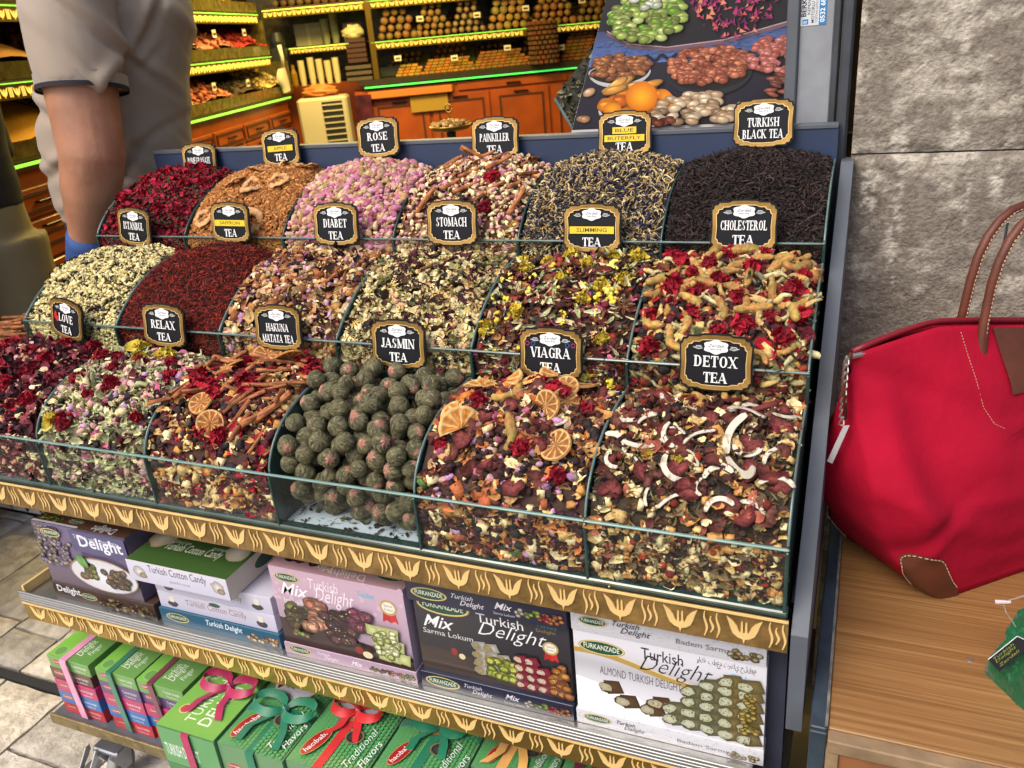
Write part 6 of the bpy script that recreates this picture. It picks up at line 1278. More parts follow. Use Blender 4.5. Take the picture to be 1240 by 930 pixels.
# left counter
lf = thing('sweet_counter', 'long left hand counter with three lit tiers of spices over orange drawers', 'counter', (-2.70, 1.10, 0), rot=(0, 0, math.radians(108.9)))
dl = []; u = -1.4
while u < 3.2:
    dl.append((u, u+.46, .10, .215, 'h'))
    for k in range(5): dl.append((u, u+.46, .10-.155*(k+1), .10-.155*k, 'h'))
    u += .47
cabinet(lf, -1.4, 3.30, .27, dl); P8(MB().box(-1.4, 3.32, -.012, .56, .272, .284), 'counter_top', M_ORD, lf); P8(MB().box(-1.4, 3.30, -.022, -.0125, .286, .297), 'led_strip', M_LEDG, lf)
tiers = [(-1.4, 3.45, .0, .30), (-1.4, 3.14, .02, .565), (-1.4, 3.09, .04, .825)]
cols_l = [[H('d0801c'), H('d0881c'), H('d0741c'), H('c88a1c'), H('b47c28'), H('c49a54'), H('b4644a'), H('3c2c1c'), H('c4a870')], [H('d0a81c'), H('d0a01c'), H('c8961c'), H('a06c24'), H('5c2a20'), H('8f7c54'), H('a0705c'), H('a05a4a'), H('8a1c1c')], [H('8a6a20'), H('8a5c20'), H('6c4420'), H('5a3a24'), H('4c2c18'), H('6a4426'), H('3c2018'), H('4c3824'), H('6c4c2c')]]
for k, (u0, u1, y, z) in enumerate(tiers):
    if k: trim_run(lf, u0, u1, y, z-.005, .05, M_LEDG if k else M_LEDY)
    P8(MB().box(u0, u1, y, .52, z+.0, z+.012), 'tier_shelf', M_ORD, lf); P8(MB().box(u0, u1, y-.004, y+.004, z+.0125, z+.072), 'tray_front', M_TRAY, lf)
    if k < 2: P8(MB().box(u1-.012, u1, y+.005, .5, z+.013, z+.23), 'tier_end', M_TRAY, lf)
    n = 9; w_ = (u1-.03-u0)/n; rg8 = np.random.default_rng(k+40)
    for j in range(n):
        M = Mass(); a = u0+.01+j*w_; c = np.array(cols_l[k][j]); g = 9; uu, vv = np.meshgrid(np.linspace(0, 1, g), np.linspace(0, 1, g)); X = a+uu*(w_-.012); Y = y+.008+vv*.36; Z = z+.055+.15*vv**.8+.035*np.sin(np.pi*uu); V = np.stack([X, Y, Z], -1).reshape(-1, 3); ii, jj = np.meshgrid(range(g-1), range(g-1), indexing='ij'); o = (ii*g+jj).ravel(); M.raw(V, np.concatenate([np.stack([o, o+1, o+g+1], 1), np.stack([o, o+g+1, o+g], 1)]), c*(.8+.3*rg8.random((len(V), 1))))
        if not (j < 4 and k < 2):
            m_ = 260; t = rg8.random((m_, 2)); P_ = np.stack([a+t[:, 0]*(w_-.012), y+.012+t[:, 1]*.35, z+.06+.15*t[:, 1]**.8+.035*np.sin(np.pi*t[:, 0])], 1); M.scatter(T['chunk']+T['petal'], P_, np.tile([0, -.5, 1.], (m_, 1)), .030, [tuple(c*1.3), tuple(c*.55), tuple(c)], rg8, .5)
        M.put('spice_heap', kind='stuff', parent=lf)
    P8(MB().box(u0, u1, .52, .53, z, z+.26), 'tier_back', M_ORD, lf)
P8(MB().box(-1.4, 3.1, .0, .5, 1.06, 1.08), 'top_shelf', M_ORD, lf)
q_ = random.Random(9); M_TAG = mat('price_card', hx('d8d2be'), rough=.5)
for (u0, u1, y, z) in tiers:
    for j in range(9):
        u = u0+(j+.5)*(u1-u0)/9+q_.uniform(-.08, .08); z_ = z+.10+q_.uniform(0, .04); tg = P8(MB().box(u-.028, u+.028, y+.035, y+.038, z_, z_+.042), 'price_card', M_TAG, lf); P8(MB().box(u-.02, u+.02, y+.0335, y+.0345, z_+.012, z_+.026), 'card_print', M_ORD, tg)
sc = thing('scoop', 'white plastic scoop hanging at the end of the left counter', 'scoop', (0, 0, 0)); sc.matrix_world = Matrix.Translation((-2.70, 1.10, 0)) @ Matrix.Rotation(math.radians(108.9), 4, 'Z') @ Matrix.Translation((3.20, -.06, .34)) @ Matrix.Rotation(math.radians(-14), 4, 'Y')
mw_ = mat('scoop_white', hx('c9bfae'), rough=.4)
def scf(u, v): a = math.pi*(u-.5)*1.15; r = .055*(.35+.65*math.sin(math.pi*min(.8, .15+v*.85))); return (r*math.sin(a)*1.2, -.0+r*.8*(1-math.cos(a)), .16*(1-v)), (.6, .6, .6)
put('scoop_bowl', grid_mesh('scoop_bowl', scf, 12, 10), mw_, sc); MB().tube([(0, .01, .155), (0, .0, .22), (-.0, .0, .30)], [.014, .012, .015], 8).put('scoop_handle', mw_, sc, smooth=True)
# back counter
bk = thing('baklava_counter', 'back counter of baklava and lokum rolls edged with a green light strip', 'counter', (-3.413, 4.713, 0), rot=(0, 0, math.radians(28.3)))
cabinet(bk, -.10, 2.6, .27, [(-.08, .64, .205, .265, 'plain'), (.66, 1.5, .205, .265, 'plain'), (.0, .44, -.35, .20, 'd'), (.45, .90, -.35, .20, 'd'), (.915, 1.354, -.35, .20, 'd'), (1.37, 1.82, -.35, .20, 'd'), (1.83, 2.3, -.35, .20, 'd')])
P8(MB().box(-.0, .62, -.07, -.008, .212, .262, bev=.004), 'open_drawer', mat('drawer_light_wood', hx('c07034'), rough=.45), bk); P8(MB().box(.30, .58, -.0335, -.0285, .09, .205), 'taped_note', mat('tan_paper', hx('9a7a30'), rough=.7), bk)
P8(MB().box(-.06, 2.62, -.03, .56, .305, .345, bev=.003), 'counter_top', M_GRAN, bk); P8(MB().box(-.02, 2.62, -.034, -.022, .288, .298), 'led_strip', mat('led_deep_green', (.1, .9, .2), emit=((.05, .7, .10), .8)), bk)
for z in (.598, .875): P8(MB().box(.07, 2.6, .0, .5, z-.008, z), 'glass_shelf', M_TRAY, bk)
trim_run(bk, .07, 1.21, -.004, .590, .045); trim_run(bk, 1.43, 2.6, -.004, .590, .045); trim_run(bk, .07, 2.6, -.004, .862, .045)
P8(MB().box(.06, .10, -.014, .01, .346, 1.3), 'gold_post', M_TG, bk); P8(MB().box(.07, 2.6, .52, .53, .35, 1.3), 'mirror_back', M_TRAY, bk); P8(MB().box(.10, .50, .2, .46, .35, .42), 'black_tray', M_DARK, bk)
M_FOOD = mat('shop_food', attr=True, rough=.6, noise=(90, .7, 1.25))
def rolls(par, u0, u1, y, z, r, rows, c, cf, seed, name='lokum_rolls', lbl=None):
    q = random.Random(seed); M = MB(); k = 0; c = tuple(v*.75 for v in c); cf = tuple(v*.8 for v in cf); r0 = r
    for row in range(rows):
        x = u0+r*(1+row*.7); 
        while x < u1-r*row*.6:
            r = r0*q.uniform(.82, 1.0); cc = tuple(v*q.uniform(.55, 1.35) for v in c); n = 9; zz = z+r0+row*r0*1.72+q.uniform(-.1, .1)*r0; yj = q.uniform(-.012, .012); V = []; C = []
            for yy in (y+yj, y+.16):
                for j in range(n): a = 2*math.pi*j/n; V.append((x+r*math.cos(a)*.97, yy+q.uniform(0, .004), zz+r*math.sin(a)*.95)); C.append(tuple(v*.6 for v in cc))
            V.append((x, y+yj-.004, zz)); C.append(tuple(v*q.uniform(.8, 1.2) for v in cf)); M.add(V, [(j, (j+1) % n, n+(j+1) % n, n+j) for j in range(n)]+[(2*n, (j+1) % n, j) for j in range(n)]+[tuple(range(2*n-1, n-1, -1))], C); x += 2.0*r0
    o = M.put(name, M_FOOD, par, cols=True); o['kind'] = 'stuff'; return o
BR_, BF = H('8a5c1c'), H('b08838')
rolls(bk, .12, .40, .05, .60, .030, 4, H('7c4c1c'), H('a87830'), 1); rolls(bk, .40, .66, .05, .60, .026, 5, BR_, BF, 2); rolls(bk, .66, .92, .04, .60, .026, 5, H('3a1218'), H('c09a6a'), 3); rolls(bk, .93, 1.26, .05, .60, .03, 5, H('a87a2c'), H('b8924c'), 4); rolls(bk, 1.26, 1.6, .05, .60, .028, 5, H('8c5c1c'), H('a87c34'), 5); rolls(bk, 1.6, 2.5, .05, .60, .028, 5, H('7c5218'), H('a07830'), 6)
rolls(bk, .2, 1.3, .05, .876, .028, 3, BR_, BF, 7); rolls(bk, 1.35, 2.5, .05, .876, .028, 4, H('4c2c1c'), H('7a5430'), 8)
def bars(par, u0, u1, y, z, rows, c, seed, w_=.045, h=.020, nm='baklava_bars'):
    q = random.Random(seed); M = MB()
    for r_ in range(rows):
        x = u0+r_*.012
        while x < u1-r_*.015: cc = tuple(v*q.uniform(.7, 1.25) for v in c); M.box(x, x+w_*.93, y+r_*.01, y+.12, z+r_*h, z+(r_+.9)*h, cc, bev=.003); x += w_
    o = M.put(nm, M_FOOD, par, cols=True); o['kind'] = 'stuff'
bars(bk, .22, .42, .03, .346, 4, H('b07a24'), 1); bars(bk, .42, .80, .03, .346, 5, H('a06c1c'), 2); bars(bk, .80, 1.22, .03, .346, 6, H('8c5c1c'), 3); bars(bk, 1.46, 1.8, .03, .346, 8, H('7c5018'), 4, .05, .024); bars(bk, 1.8, 2.5, .03, .346, 8, H('8c6018'), 5, .05, .024)
for k, c in enumerate(('b07c5c', 'a8983c', 'b0704c', 'c4a86c', '9aa04c', 'b8842c', 'c07420', '6c5424')):
    P8(MB().prism([(.20, .348), (.48, .348), (.48, .50), (.42, .50)], 'yz', .27+k*.115, .375+k*.115), 'sweet_tray', mat('tray_sweet_'+'abcdefgh'[k], hx(c), rough=.6, noise=(70, .4, 1.5)), bk)
for k in range(7): rolls(bk, .15+.34*k, .45+.34*k, .26, .346, .024, 4+k % 2, H(('8c5c1c', 'a07028', '6c4418', 'b08438')[k % 4]), H(('b08838', 'c09a4c')[k % 2]), 60+k)
for k in range(6): bars(bk, .2+.4*k, .52+.4*k, .30, .60, 6+k % 3, H(('8c5c1c', '7c3c1c', 'a87c2c')[k % 3]), 70+k, .05, .026)
rolls(bk, -.62, -.02, .2, .885, .03, 3, H('5c3a18'), H('8c6428'), 90)
for k in range(11): u = .25+.2*k+q_.uniform(-.04, .04); z_ = .44+.27*(k % 2)+q_.uniform(-.02, .02); tg = P8(MB().box(u-.025, u+.025, -.012, -.009, z_, z_+.036), 'price_card', M_TAG, bk); P8(MB().box(u-.017, u+.017, -.0135, -.0125, z_+.01, z_+.022), 'card_print', M_ORD, tg)
# woven basket column of dates
bt = thing('woven_basket', 'tall dark brown woven column basket on the back counter', 'basket'); bt.matrix_world = Matrix.Translation((-3.413, 4.713, 0)) @ Matrix.Rotation(math.radians(28.3), 4, 'Z') @ Matrix.Translation((1.32, -.07, .346))
q = random.Random(3); M = MB()
for r_ in range(9):
    for k in range(16):
        a = 2*math.pi*(k+.5*(r_ % 2))/16; c = tuple(v*q.uniform(.6, 1.3) for v in H('5c3416')); x, y = .098*math.cos(a), .098*math.sin(a); M.box(x-.014, x+.014, y-.014, y+.014, r_*.033, r_*.033+.026, c, bev=.004)
o = M.put('woven_body', M_FOOD, bt, cols=True); o['kind'] = 'stuff'
# corner between the counters: trims, cups, boxes, machine
cn = thing('corner_shelving', 'corner shelf unit with gold lit trims between the two counters', 'shelf', (-3.413, 4.713, 0), rot=(0, 0, math.radians(28.3)))
P8(MB().box(-1.0, .05, .35, .9, FZ, .34), 'cabinet_body', M_OR, cn); P8(MB().box(-1.0, .05, .9, .92, .34, 1.5), 'back_panel', M_TRAY, cn)
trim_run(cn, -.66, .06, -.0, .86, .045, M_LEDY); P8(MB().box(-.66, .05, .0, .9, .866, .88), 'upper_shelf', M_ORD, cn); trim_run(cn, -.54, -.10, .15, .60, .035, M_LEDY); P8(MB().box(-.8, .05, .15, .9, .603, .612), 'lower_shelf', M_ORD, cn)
def cup_stack(u, y, z, n, name='cup_stack', lbl='stack of cream paper cups', r=.024, c='c9b994'):
    o_ = thing(name, lbl, 'cups', (0, 0, 0), 'paper cups on the corner shelf'); o_.matrix_world = Matrix.Translation((-3.413, 4.713, 0)) @ Matrix.Rotation(math.radians(28.3), 4, 'Z') @ Matrix.Translation((u, y, z))
    for k in range(n): M = MB(); M.lathe([(r*.78, k*.015), (r, k*.015+.05), (r*1.06, k*.015+.052), (r*1.06, k*.015+.055), (r*.9, k*.015+.054)], n=14); M.put('cup', mat('paper_cup_'+c, hx(c), rough=.6), o_, smooth=False)
for i, (u, n, lb) in enumerate(((-.46, 9, 'left stack of cream paper cups by the cooler'), (-.39, 10, 'tall cream cup stack second from the left'), (-.33, 9, 'middle cream cup stack'), (-.27, 8, 'cream cup stack second from the right'), (-.21, 9, 'right stack of cream paper cups'))): cup_stack(u, .05, .345, n, lbl=lb)
for i, (u, n, lb) in enumerate(((-.27, 11, 'tall green grey cup stack on the corner shelf'), (-.20, 13, 'taller cup stack on the corner shelf'))): cup_stack(u, .3, .613, n-2, lbl=lb, r=.03, c='9a9a74')
for (a, b, z0, z1, c, nm, lb) in ((-.50, -.30, .613, .77, '9a9474', 'napkin_box', 'pale carton of napkins on the corner shelf'), (-.14, .0, .613, .75, '8a8462', 'napkin_box', 'pale carton behind the plastic bag on the corner shelf')):
    o_ = thing(nm, lb, 'box', (0, 0, 0)); o_.matrix_world = Matrix.Translation((-3.413, 4.713, 0)) @ Matrix.Rotation(math.radians(28.3), 4, 'Z'); MB().box(a, b, .3, .45, z0, z1, bev=.004).put('carton', mat('napkin_'+c, hx(c), rough=.6, noise=(8, .85, 1.1)), o_); MB().box((a+b)/2-.01, (a+b)/2+.01, .2975, .2995, z0+.002, z1-.003).put('seam_tape', mat('tape_tan', hx('b5ab84')), o_)
o_ = thing('wooden_crate', 'dark red brown slatted crate with a crumpled bag above the trays', 'crate', (0, 0, 0)); o_.matrix_world = Matrix.Translation((-3.413, 4.713, 0)) @ Matrix.Rotation(math.radians(28.3), 4, 'Z')
for k in range(5): MB().box(-.115, .03, .02, .16, .47+k*.034, .50+k*.034, bev=.003).put('slat', mat('crate_dark', hx('3c1c14'), rough=.5), o_)
o = put('plastic_bag', bumpy_mesh('plastic_bag', 5, hx('b5a888'), hx('d0c4a4'), .5, .4, .35, .3, 6, 18, 12), M_FOOD); o.matrix_world = o_.matrix_world @ Matrix.Translation((-.05, .1, .675)) @ Matrix.Scale(.15, 4); tag(o, 'crumpled cream plastic bag on top of the dark crate', 'bag')
for k in range(3):
    o = MB().box(-.14, .05, -.02, .16, .345+k*.04, .372+k*.04, bev=.004).put('tray_stack', mat('tray_speckled', hx('4a3e36'), rough=.4, noise=(300, .4, 2.2))); o.matrix_world = o_.matrix_world.copy(); tag(o, ['lowest speckled tray under the dark crate', 'middle speckled tray under the dark crate', 'top speckled tray under the dark crate'][k], 'tray', 'stacked speckled trays')
o = thing('coffee_machine', 'black machine standing between the counters beside the scoop', 'machine', (0, 0, 0)); o.matrix_world = Matrix.Translation((-3.413, 4.713, 0)) @ Matrix.Rotation(math.radians(28.3), 4, 'Z')
MB().box(-.66, -.55, .02, .2, .36, .62, bev=.01).put('machine_body', M_DARK, o); MB().lathe([(.05, .62), (.055, .66), (.04, .72), (.0, .73)], -.605, .1, 16).put('machine_hopper', M_DARK, o); MB().box(-.645, -.565, .0, .018, .42, .5, bev=.003).put('machine_panel', M_FRAME, o)
o = MB().lathe([(.02, 0), (.024, .01), (.024, .09), (.012, .12), (.012, .15)], n=14).put('oil_bottle', mat('amber_bottle', hx('8a6420'), rough=.2)); o.matrix_world = Matrix.Translation((-3.413, 4.713, 0)) @ Matrix.Rotation(math.radians(28.3), 4, 'Z') @ Matrix.Translation((-.52, .04, .345)); tag(o, 'small amber bottle left of the paper cups', 'bottle')
# air cooler
ac = thing('air_cooler', 'white air cooler with black louvres and an orange bag on top', 'air cooler', (-3.413, 4.713, 0), rot=(0, 0, math.radians(28.3))); mc = mat('cooler_white', hx('b0a594'), rough=.5, noise=(3, .9, 1.05))
MB().box(-.475, -.13, -.40, -.12, FZ+.03, .275, bev=.015).put('cooler_body', mc, ac); MB().box(-.305, -.165, -.4035, -.4005, -.08, .245).put('louvre_opening', mat('louvre_black', hx('0e0e10'), rough=.6), ac)
for k in range(8): MB().box(-.305, -.165, -.409, -.404, -.06+k*.040, -.051+k*.040).put('louvre', mc, ac)
for x in (-.45, -.16): MB().lathe([(.012, 0), (.02, .005), (.02, .028)], x, -.26, 10).put('cooler_foot', M_DARK, ac, loc=(0, 0, FZ+.001))
o = put('plastic_bag', bumpy_mesh('plastic_bag', 8, hx('b0481c'), hx('c4884c'), .5, .3, .2, .3, 5, 18, 12), M_FOOD); o.matrix_world = Matrix.Translation((-3.413, 4.713, 0)) @ Matrix.Rotation(math.radians(28.3), 4, 'Z') @ Matrix.Translation((-.32, -.25, .305)) @ Matrix.Scale(.24, 4); tag(o, 'orange crumpled plastic bag lying on the air cooler', 'bag')
o = MB().box(-.10, .02, -.09, -.05, -.1, .25, bev=.003).put('poster_box', mat('poster_maroon', hx('34101a'), rough=.3, noise=(14, .5, 3.0))); o.matrix_world = Matrix.Translation((-3.413, 4.713, 0)) @ Matrix.Rotation(math.radians(28.3), 4, 'Z'); tag(o, 'dark maroon printed panel beside the air cooler', 'panel')
# nut dish with a ring handle
nd = thing('nut_dish', 'gold dish of nuts with a ring handle standing behind the blue board', 'dish', (-.937, 1.10, .36)); mg = mat('brass', hx('b08a3c'), rough=.3, metal=.8)
MB().lathe([(.012, -.0), (.045, .006), (.056, .016), (.054, .018), (.0, .012)], n=24).put('dish_plate', mg, nd, smooth=True); MB().tube([(0, 0, .01), (0, 0, .048)], .0022, 8).put('dish_stem', mg, nd); MB().tube([(.010*math.cos(a), 0, .058+.010*math.sin(a)) for a in [2*math.pi*i/16 for i in range(17)]], .0018, 6).put('ring_handle', mg, nd, smooth=True)
MB().tube([(0, 0, 0), (0, 0, -1.05)], .012, 10).put('dish_stand', M_DARK, nd)
M = Mass(); r8 = np.random.default_rng(2); n = 90; a = r8.uniform(0, 6.28, n); d = .046*np.sqrt(r8.random(n)); M.scatter(T['blob'], np.stack([d*np.cos(a), d*np.sin(a), .018+.012*(1-d/.046)], 1), np.tile([0, 0, 1.], (n, 1)), .014, [H('b08844'), H('c49c54'), H('8a6430')], r8, .5); M.put('nuts', kind='stuff', parent=nd)
# tilted tray of dark leaf beside the banner
tr = thing('leaf_tray', 'tilted glass tray of dark green leaf left of the banner', 'tray', (-.56, 1.0, .36)); V = [(-.055, 0, .075), (.06, .0, .20), (.10, .02, .20), (.10, .02, -.02), (.0, 0, -.03)]
MB().prism([(-.055, .075), (.06, .20), (.14, .20), (.14, -.03), (.005, -.03)], 'xz', 0, .02).put('tray_body', mat('leaf_tray_dark', hx('2c2a22'), rough=.4, noise=(90, .4, 2.6)), tr); MB().tube([(-.055, -.003, .075), (.005, -.003, -.03)], .004, 8).put('tray_edge', M_EDGE, tr)
MB().tube([(.06, .01, -.03), (.06, .01, -1.05)], .012, 10).put('tray_stand', M_DARK, tr)
M = Mass(); n = 380; t = r8.random((n, 2)); X = -.05+.18*t[:, 0]; Z = -.02+.215*t[:, 1]; ok = (Z < .075+(X+.055)*1.08) & (Z > .075-(X+.055)*1.75); M.scatter(T['petal'], np.stack([X, np.full(n, -.003), Z], 1)[ok], np.tile([0, -1, .3], (int(ok.sum()), 1)), .013, [H('3c3a2c'), H('6a664c'), H('2a2a20'), H('8a8468')], r8, .5); M.put('dark_leaf', kind='stuff', parent=tr)
# open crate of bark at the stand's left end
cr = thing('bark_basket', 'low brown crate of cinnamon bark left of the stand', 'crate', (-1.74, .36, -.02)); MB().tube([(.08, .09, -.02), (.08, .09, -.80)], .015, 8).put('crate_post', M_DARK, cr); MB().box(-.15, .15, -.13, .13, -.03, .04, bev=.004).put('crate_body', mat('crate_brown', hx('4c3420'), rough=.7, noise=(20, .6, 1.3)), cr)
for k in range(34): q_ = random.Random(k); o = put('bark_stick', cin[k % 7], M_BOT, cr, (q_.uniform(-.13, .13), q_.uniform(-.11, .11), .05+q_.uniform(0, .02)), (q_.uniform(-.2, .2), q_.uniform(-.2, .2), q_.uniform(-.5, .9)), .085)

# ------------------------------------------------------------------ people
def cap_(M, pts, rr, n=14, fx=1.0):
    M.tube(pts, rr, n, flat=fx)
    for p, r in ((pts[0], rr[0]), (pts[-1], rr[-1])):
        V = []; F = []; k = 6
        for i in range(k+1):
            for j in range(n): a = math.pi*i/k; b = 2*math.pi*j/n; V.append((p[0]+r*math.sin(a)*math.cos(b), p[1]+r*math.sin(a)*math.sin(b), p[2]+r*math.cos(a)))
        for i in range(k):
            for j in range(n): F.append((i*n+j, i*n+(j+1) % n, (i+1)*n+(j+1) % n, (i+1)*n+j))
        M.add(V, F)
def fuse(M, name, vox, smooth=4, disp=None):
    me = M.me(name); o = bpy.data.objects.new('tmp', me); COL.objects.link(o); m = o.modifiers.new('r', 'REMESH'); m.mode = 'VOXEL'; m.voxel_size = vox; s = o.modifiers.new('s', 'SMOOTH'); s.factor = .6; s.iterations = smooth
    dg = bpy.context.evaluated_depsgraph_get(); r = bpy.data.meshes.new_from_object(o.evaluated_get(dg)); bpy.data.objects.remove(o); r.name = name
    if disp:
        n = len(r.vertices); co = np.empty(n*3, np.float32); r.vertices.foreach_get('co', co); co = co.reshape(-1, 3); no = np.empty(n*3, np.float32); r.vertex_normals.foreach_get('vector', no); no = no.reshape(-1, 3); co = co+no*disp(co)[:, None]; r.vertices.foreach_set('co', co.astype(np.float32).ravel()); r.update()
    r.materials.clear(); r.polygons.foreach_set('use_smooth', np.ones(len(r.polygons), dtype=bool)); return r
def torso(M, J, k=1.0, g=0., lean=(0, 0)):
    """stack of elliptical sections; J = list of (x,y,z,half width across, half depth, heading)"""
    n = 28; V = []; F = []
    for (x, y, z, a, b, hd) in J:
        c, s = math.cos(hd), math.sin(hd)
        for j in range(n):
            t = 2*math.pi*j/n; u = (a+g)*math.copysign(abs(math.cos(t))**.85, math.cos(t)); v = (b+g)*math.copysign(abs(math.sin(t))**.85, math.sin(t)); V.append((x+u*c-v*s, y+u*s+v*c, z))
    for i in range(len(J)-1):
        for j in range(n): F.append((i*n+j, i*n+(j+1) % n, (i+1)*n+(j+1) % n, (i+1)*n+j))
    F += [tuple(range(n-1, -1, -1)), tuple((len(J)-1)*n+j for j in range(n))]; M.add(V, F)
def hand_(M, w, d, up, r=.008):
    """palm with four curled fingers and a side thumb, from wrist w along d"""
    w, d, up = Vector(w), Vector(d).normalized(), Vector(up).normalized(); sd_ = d.cross(up).normalized(); palm = [w, w+d*.04, w+d*.085]
    for o in (-.024, -.008, .008, .024): cap_(M, [tuple(w+sd_*o*.6), tuple(w+d*.045+sd_*o), tuple(w+d*.085+sd_*o)], [.014, .0135, .011], 10)
    for o, L_ in ((-.027, .055), (-.009, .068), (.009, .072), (.027, .062)):
        a = w+d*.085+sd_*o; b = a+d*L_*.42+up*.004; c = b+d*L_*.3-up*.012; e = c+d*L_*.22-up*.020; cap_(M, [tuple(a), tuple(b), tuple(c), tuple(e)], [.0095, .0088, .008, .0068], 8)
    a = w+d*.02+sd_*.028; cap_(M, [tuple(a), tuple(a+d*.03+sd_*.022-up*.006), tuple(a+d*.06+sd_*.028-up*.018)], [.013, .011, .0085], 8)
def head_(M, c, hd, s=1.0):
    c = Vector(c); f = Vector((math.cos(hd), math.sin(hd), 0)); r = Vector((-f.y, f.x, 0)); n = 20; V = []; F = []
    for i in range(15):
        a = math.pi*i/14
        for j in range(n):
            b = 2*math.pi*j/n; k = 1.0; z = math.cos(a)*.122*s; fx = math.sin(a)*math.cos(b); rx = math.sin(a)*math.sin(b); dd = .098 if fx > 0 else .10; jw = 1-.25*max(0, -math.cos(a))*1.2; p = c+f*fx*dd*s*jw+r*rx*.077*s*jw+Vector((0, 0, z)); V.append(tuple(p))
    for i in range(14):
        for j in range(n): F.append((i*n+j, i*n+(j+1) % n, (i+1)*n+(j+1) % n, (i+1)*n+j))
    M.add(V, F); cap_(M, [tuple(c+f*.092*s+Vector((0, 0, .01))), tuple(c+f*.115*s+Vector((0, 0, -.025)))], [.010, .016], 8)
    for sg in (-1, 1): cap_(M, [tuple(c+r*sg*.078*s+Vector((0, 0, .015))), tuple(c+r*sg*.083*s+Vector((0, 0, -.025)))], [.014, .010], 8)
    cap_(M, [tuple(c+f*.092*s-r*.02+Vector((0, 0, -.055))), tuple(c+f*.092*s+r*.02+Vector((0, 0, -.055)))], [.009, .009], 8)
def face_(par, c, hd, hairc, tagname):
    c = Vector(c); f = Vector((math.cos(hd), math.sin(hd), 0)); r = Vector((-f.y, f.x, 0))
    for sg in (-1, 1): M = MB(); cap_(M, [tuple(c+f*.084+r*sg*.03+Vector((0, 0, .012))), tuple(c+f*.0841+r*sg*.0301+Vector((0, 0, .012)))], [.011, .011], 10); M.put('eye', mat('eye_white', hx('d8d4cc'), rough=.2), par)
    M = MB(); V = []; F = []; n = 20
    for i in range(8):
        a = math.pi*.56*i/7
        for j in range(n): b = 2*math.pi*j/n; k = .092+.0; fx = math.sin(a)*math.cos(b); kk = 1.0 if fx < .35 else .93; V.append(tuple(c+f*fx*.108*kk+r*math.sin(a)*math.sin(b)*.088+Vector((0, 0, .012+math.cos(a)*.126))))
    for i in range(7):
        for j in range(n): F.append((i*n+j, i*n+(j+1) % n, (i+1)*n+(j+1) % n, (i+1)*n+j))
    M.add(V, F); M.put('hair', mat(hairc, hx('1c1612'), rough=.7, bump=(300, .8, .003)), par, smooth=True)
def skin_mat(name, c):
    m = mat(name, hx(c), rough=.52, noise=(14, .78, 1.12), bump=(120, .5, .0015)); b = m.node_tree.nodes['Principled BSDF']; b.inputs['Subsurface Weight'].default_value = .12; b.inputs['Subsurface Radius'].default_value = (.012, .005, .003); return m
# the shop assistant, back turned, right arm hanging towards the stand
HD = math.radians(47)       # faces right and into the shop
PX, PY = -1.755, .83
man = thing('person', 'man in grey polo shirt and blue glove left of the stand', 'person', (PX, PY, FZ)); W_ = lambda x, y, z: (x-PX, y-PY, z-FZ)
sh_ = Vector((-1.615, .650, .760)); el = Vector((-1.595, .575, .400)); wr = Vector((-1.690, .580, .205)); hn = Vector((-1.715, .59, .150))
J = [(-.045, .02, .155, .145), (-.045, .12, .158, .148), (-.04, .22, .160, .152), (-.03, .34, .172, .162), (-.015, .46, .18, .172), (.02, .58, .175, .19), (.055, .70, .165, .205), (.06, .79, .13, .185), (.06, .85, .075, .09)]
J = [(PX+d*.92, PY+d*.38+max(0, z-.6)*.2, z, a, b, HD) for d, z, a, b in J]; LX, LY = PX-.04, PY-.01
J = [W_(*j[:3])+j[3:] for j in J]
B = MB(); torso(B, J, g=-.012); cap_(B, [W_(*sh_), W_(*(sh_.lerp(el, .5)+Vector((.0, -.006, 0)))), W_(*el), W_(*(el.lerp(wr, .4))), W_(*wr)], [.082, .080, .071, .066, .043], 18)
cap_(B, [W_(*(el+Vector((.0, -.012, -.01)))), W_(*(el+Vector((.0, -.018, -.02))))], [.058, .052], 12); hand_(B, W_(*wr), hn-wr, (.5, -.5, .6))
sl_ = Vector((-1.83, 1.08, .76)); cap_(B, [W_(*sl_), W_(-1.90, 1.10, .44), W_(-1.86, 1.12, .18)], [.075, .064, .042], 14); hand_(B, W_(-1.86, 1.12, .18), (.2, 0, -.9), (0, .3, .3))
for sx, sy in ((.06, -.065), (-.06, .065)): cap_(B, [W_(LX+sx, LY+sy, .06), W_(LX+sx*1.1, LY+sy*1.1, -.30), W_(LX+sx*1.1-.01, LY+sy*1.1-.01, FZ+.06)], [.095, .062, .042], 14); cap_(B, [W_(LX+sx*1.1-.02, LY+sy*1.1-.02, FZ+.04), W_(LX+sx*1.1+.10, LY+sy*1.1+.10, FZ+.03)], [.04, .032], 10)
cap_(B, [W_(PX+.055, PY+.08, .84), W_(PX+.085, PY+.11, .95)], [.06, .056], 12); HC = (PX+.095, PY+.12, 1.04); head_(B, W_(*HC), HD)
put('body', fuse(B, 'body', .0075, 3), skin_mat('skin_tan', 'b07c60'), man); face_(man, W_(*HC), HD, 'hair_black', 'a')
S = MB(); torso(S, J[2:-1], g=.012); h = sh_.lerp(el, .60); cap_(S, [W_(*(sh_+Vector((0, .02, .03)))), W_(*sh_)], [.09, .096], 18); S.tube([W_(*(sh_)), W_(*sh_.lerp(el, .3)), W_(*h)], [.098, .098, .094], 22); S.tube([W_(*sl_), W_(*(sl_.lerp(Vector((-1.90, 1.10, .44)), .6)))], [.09, .09], 18)
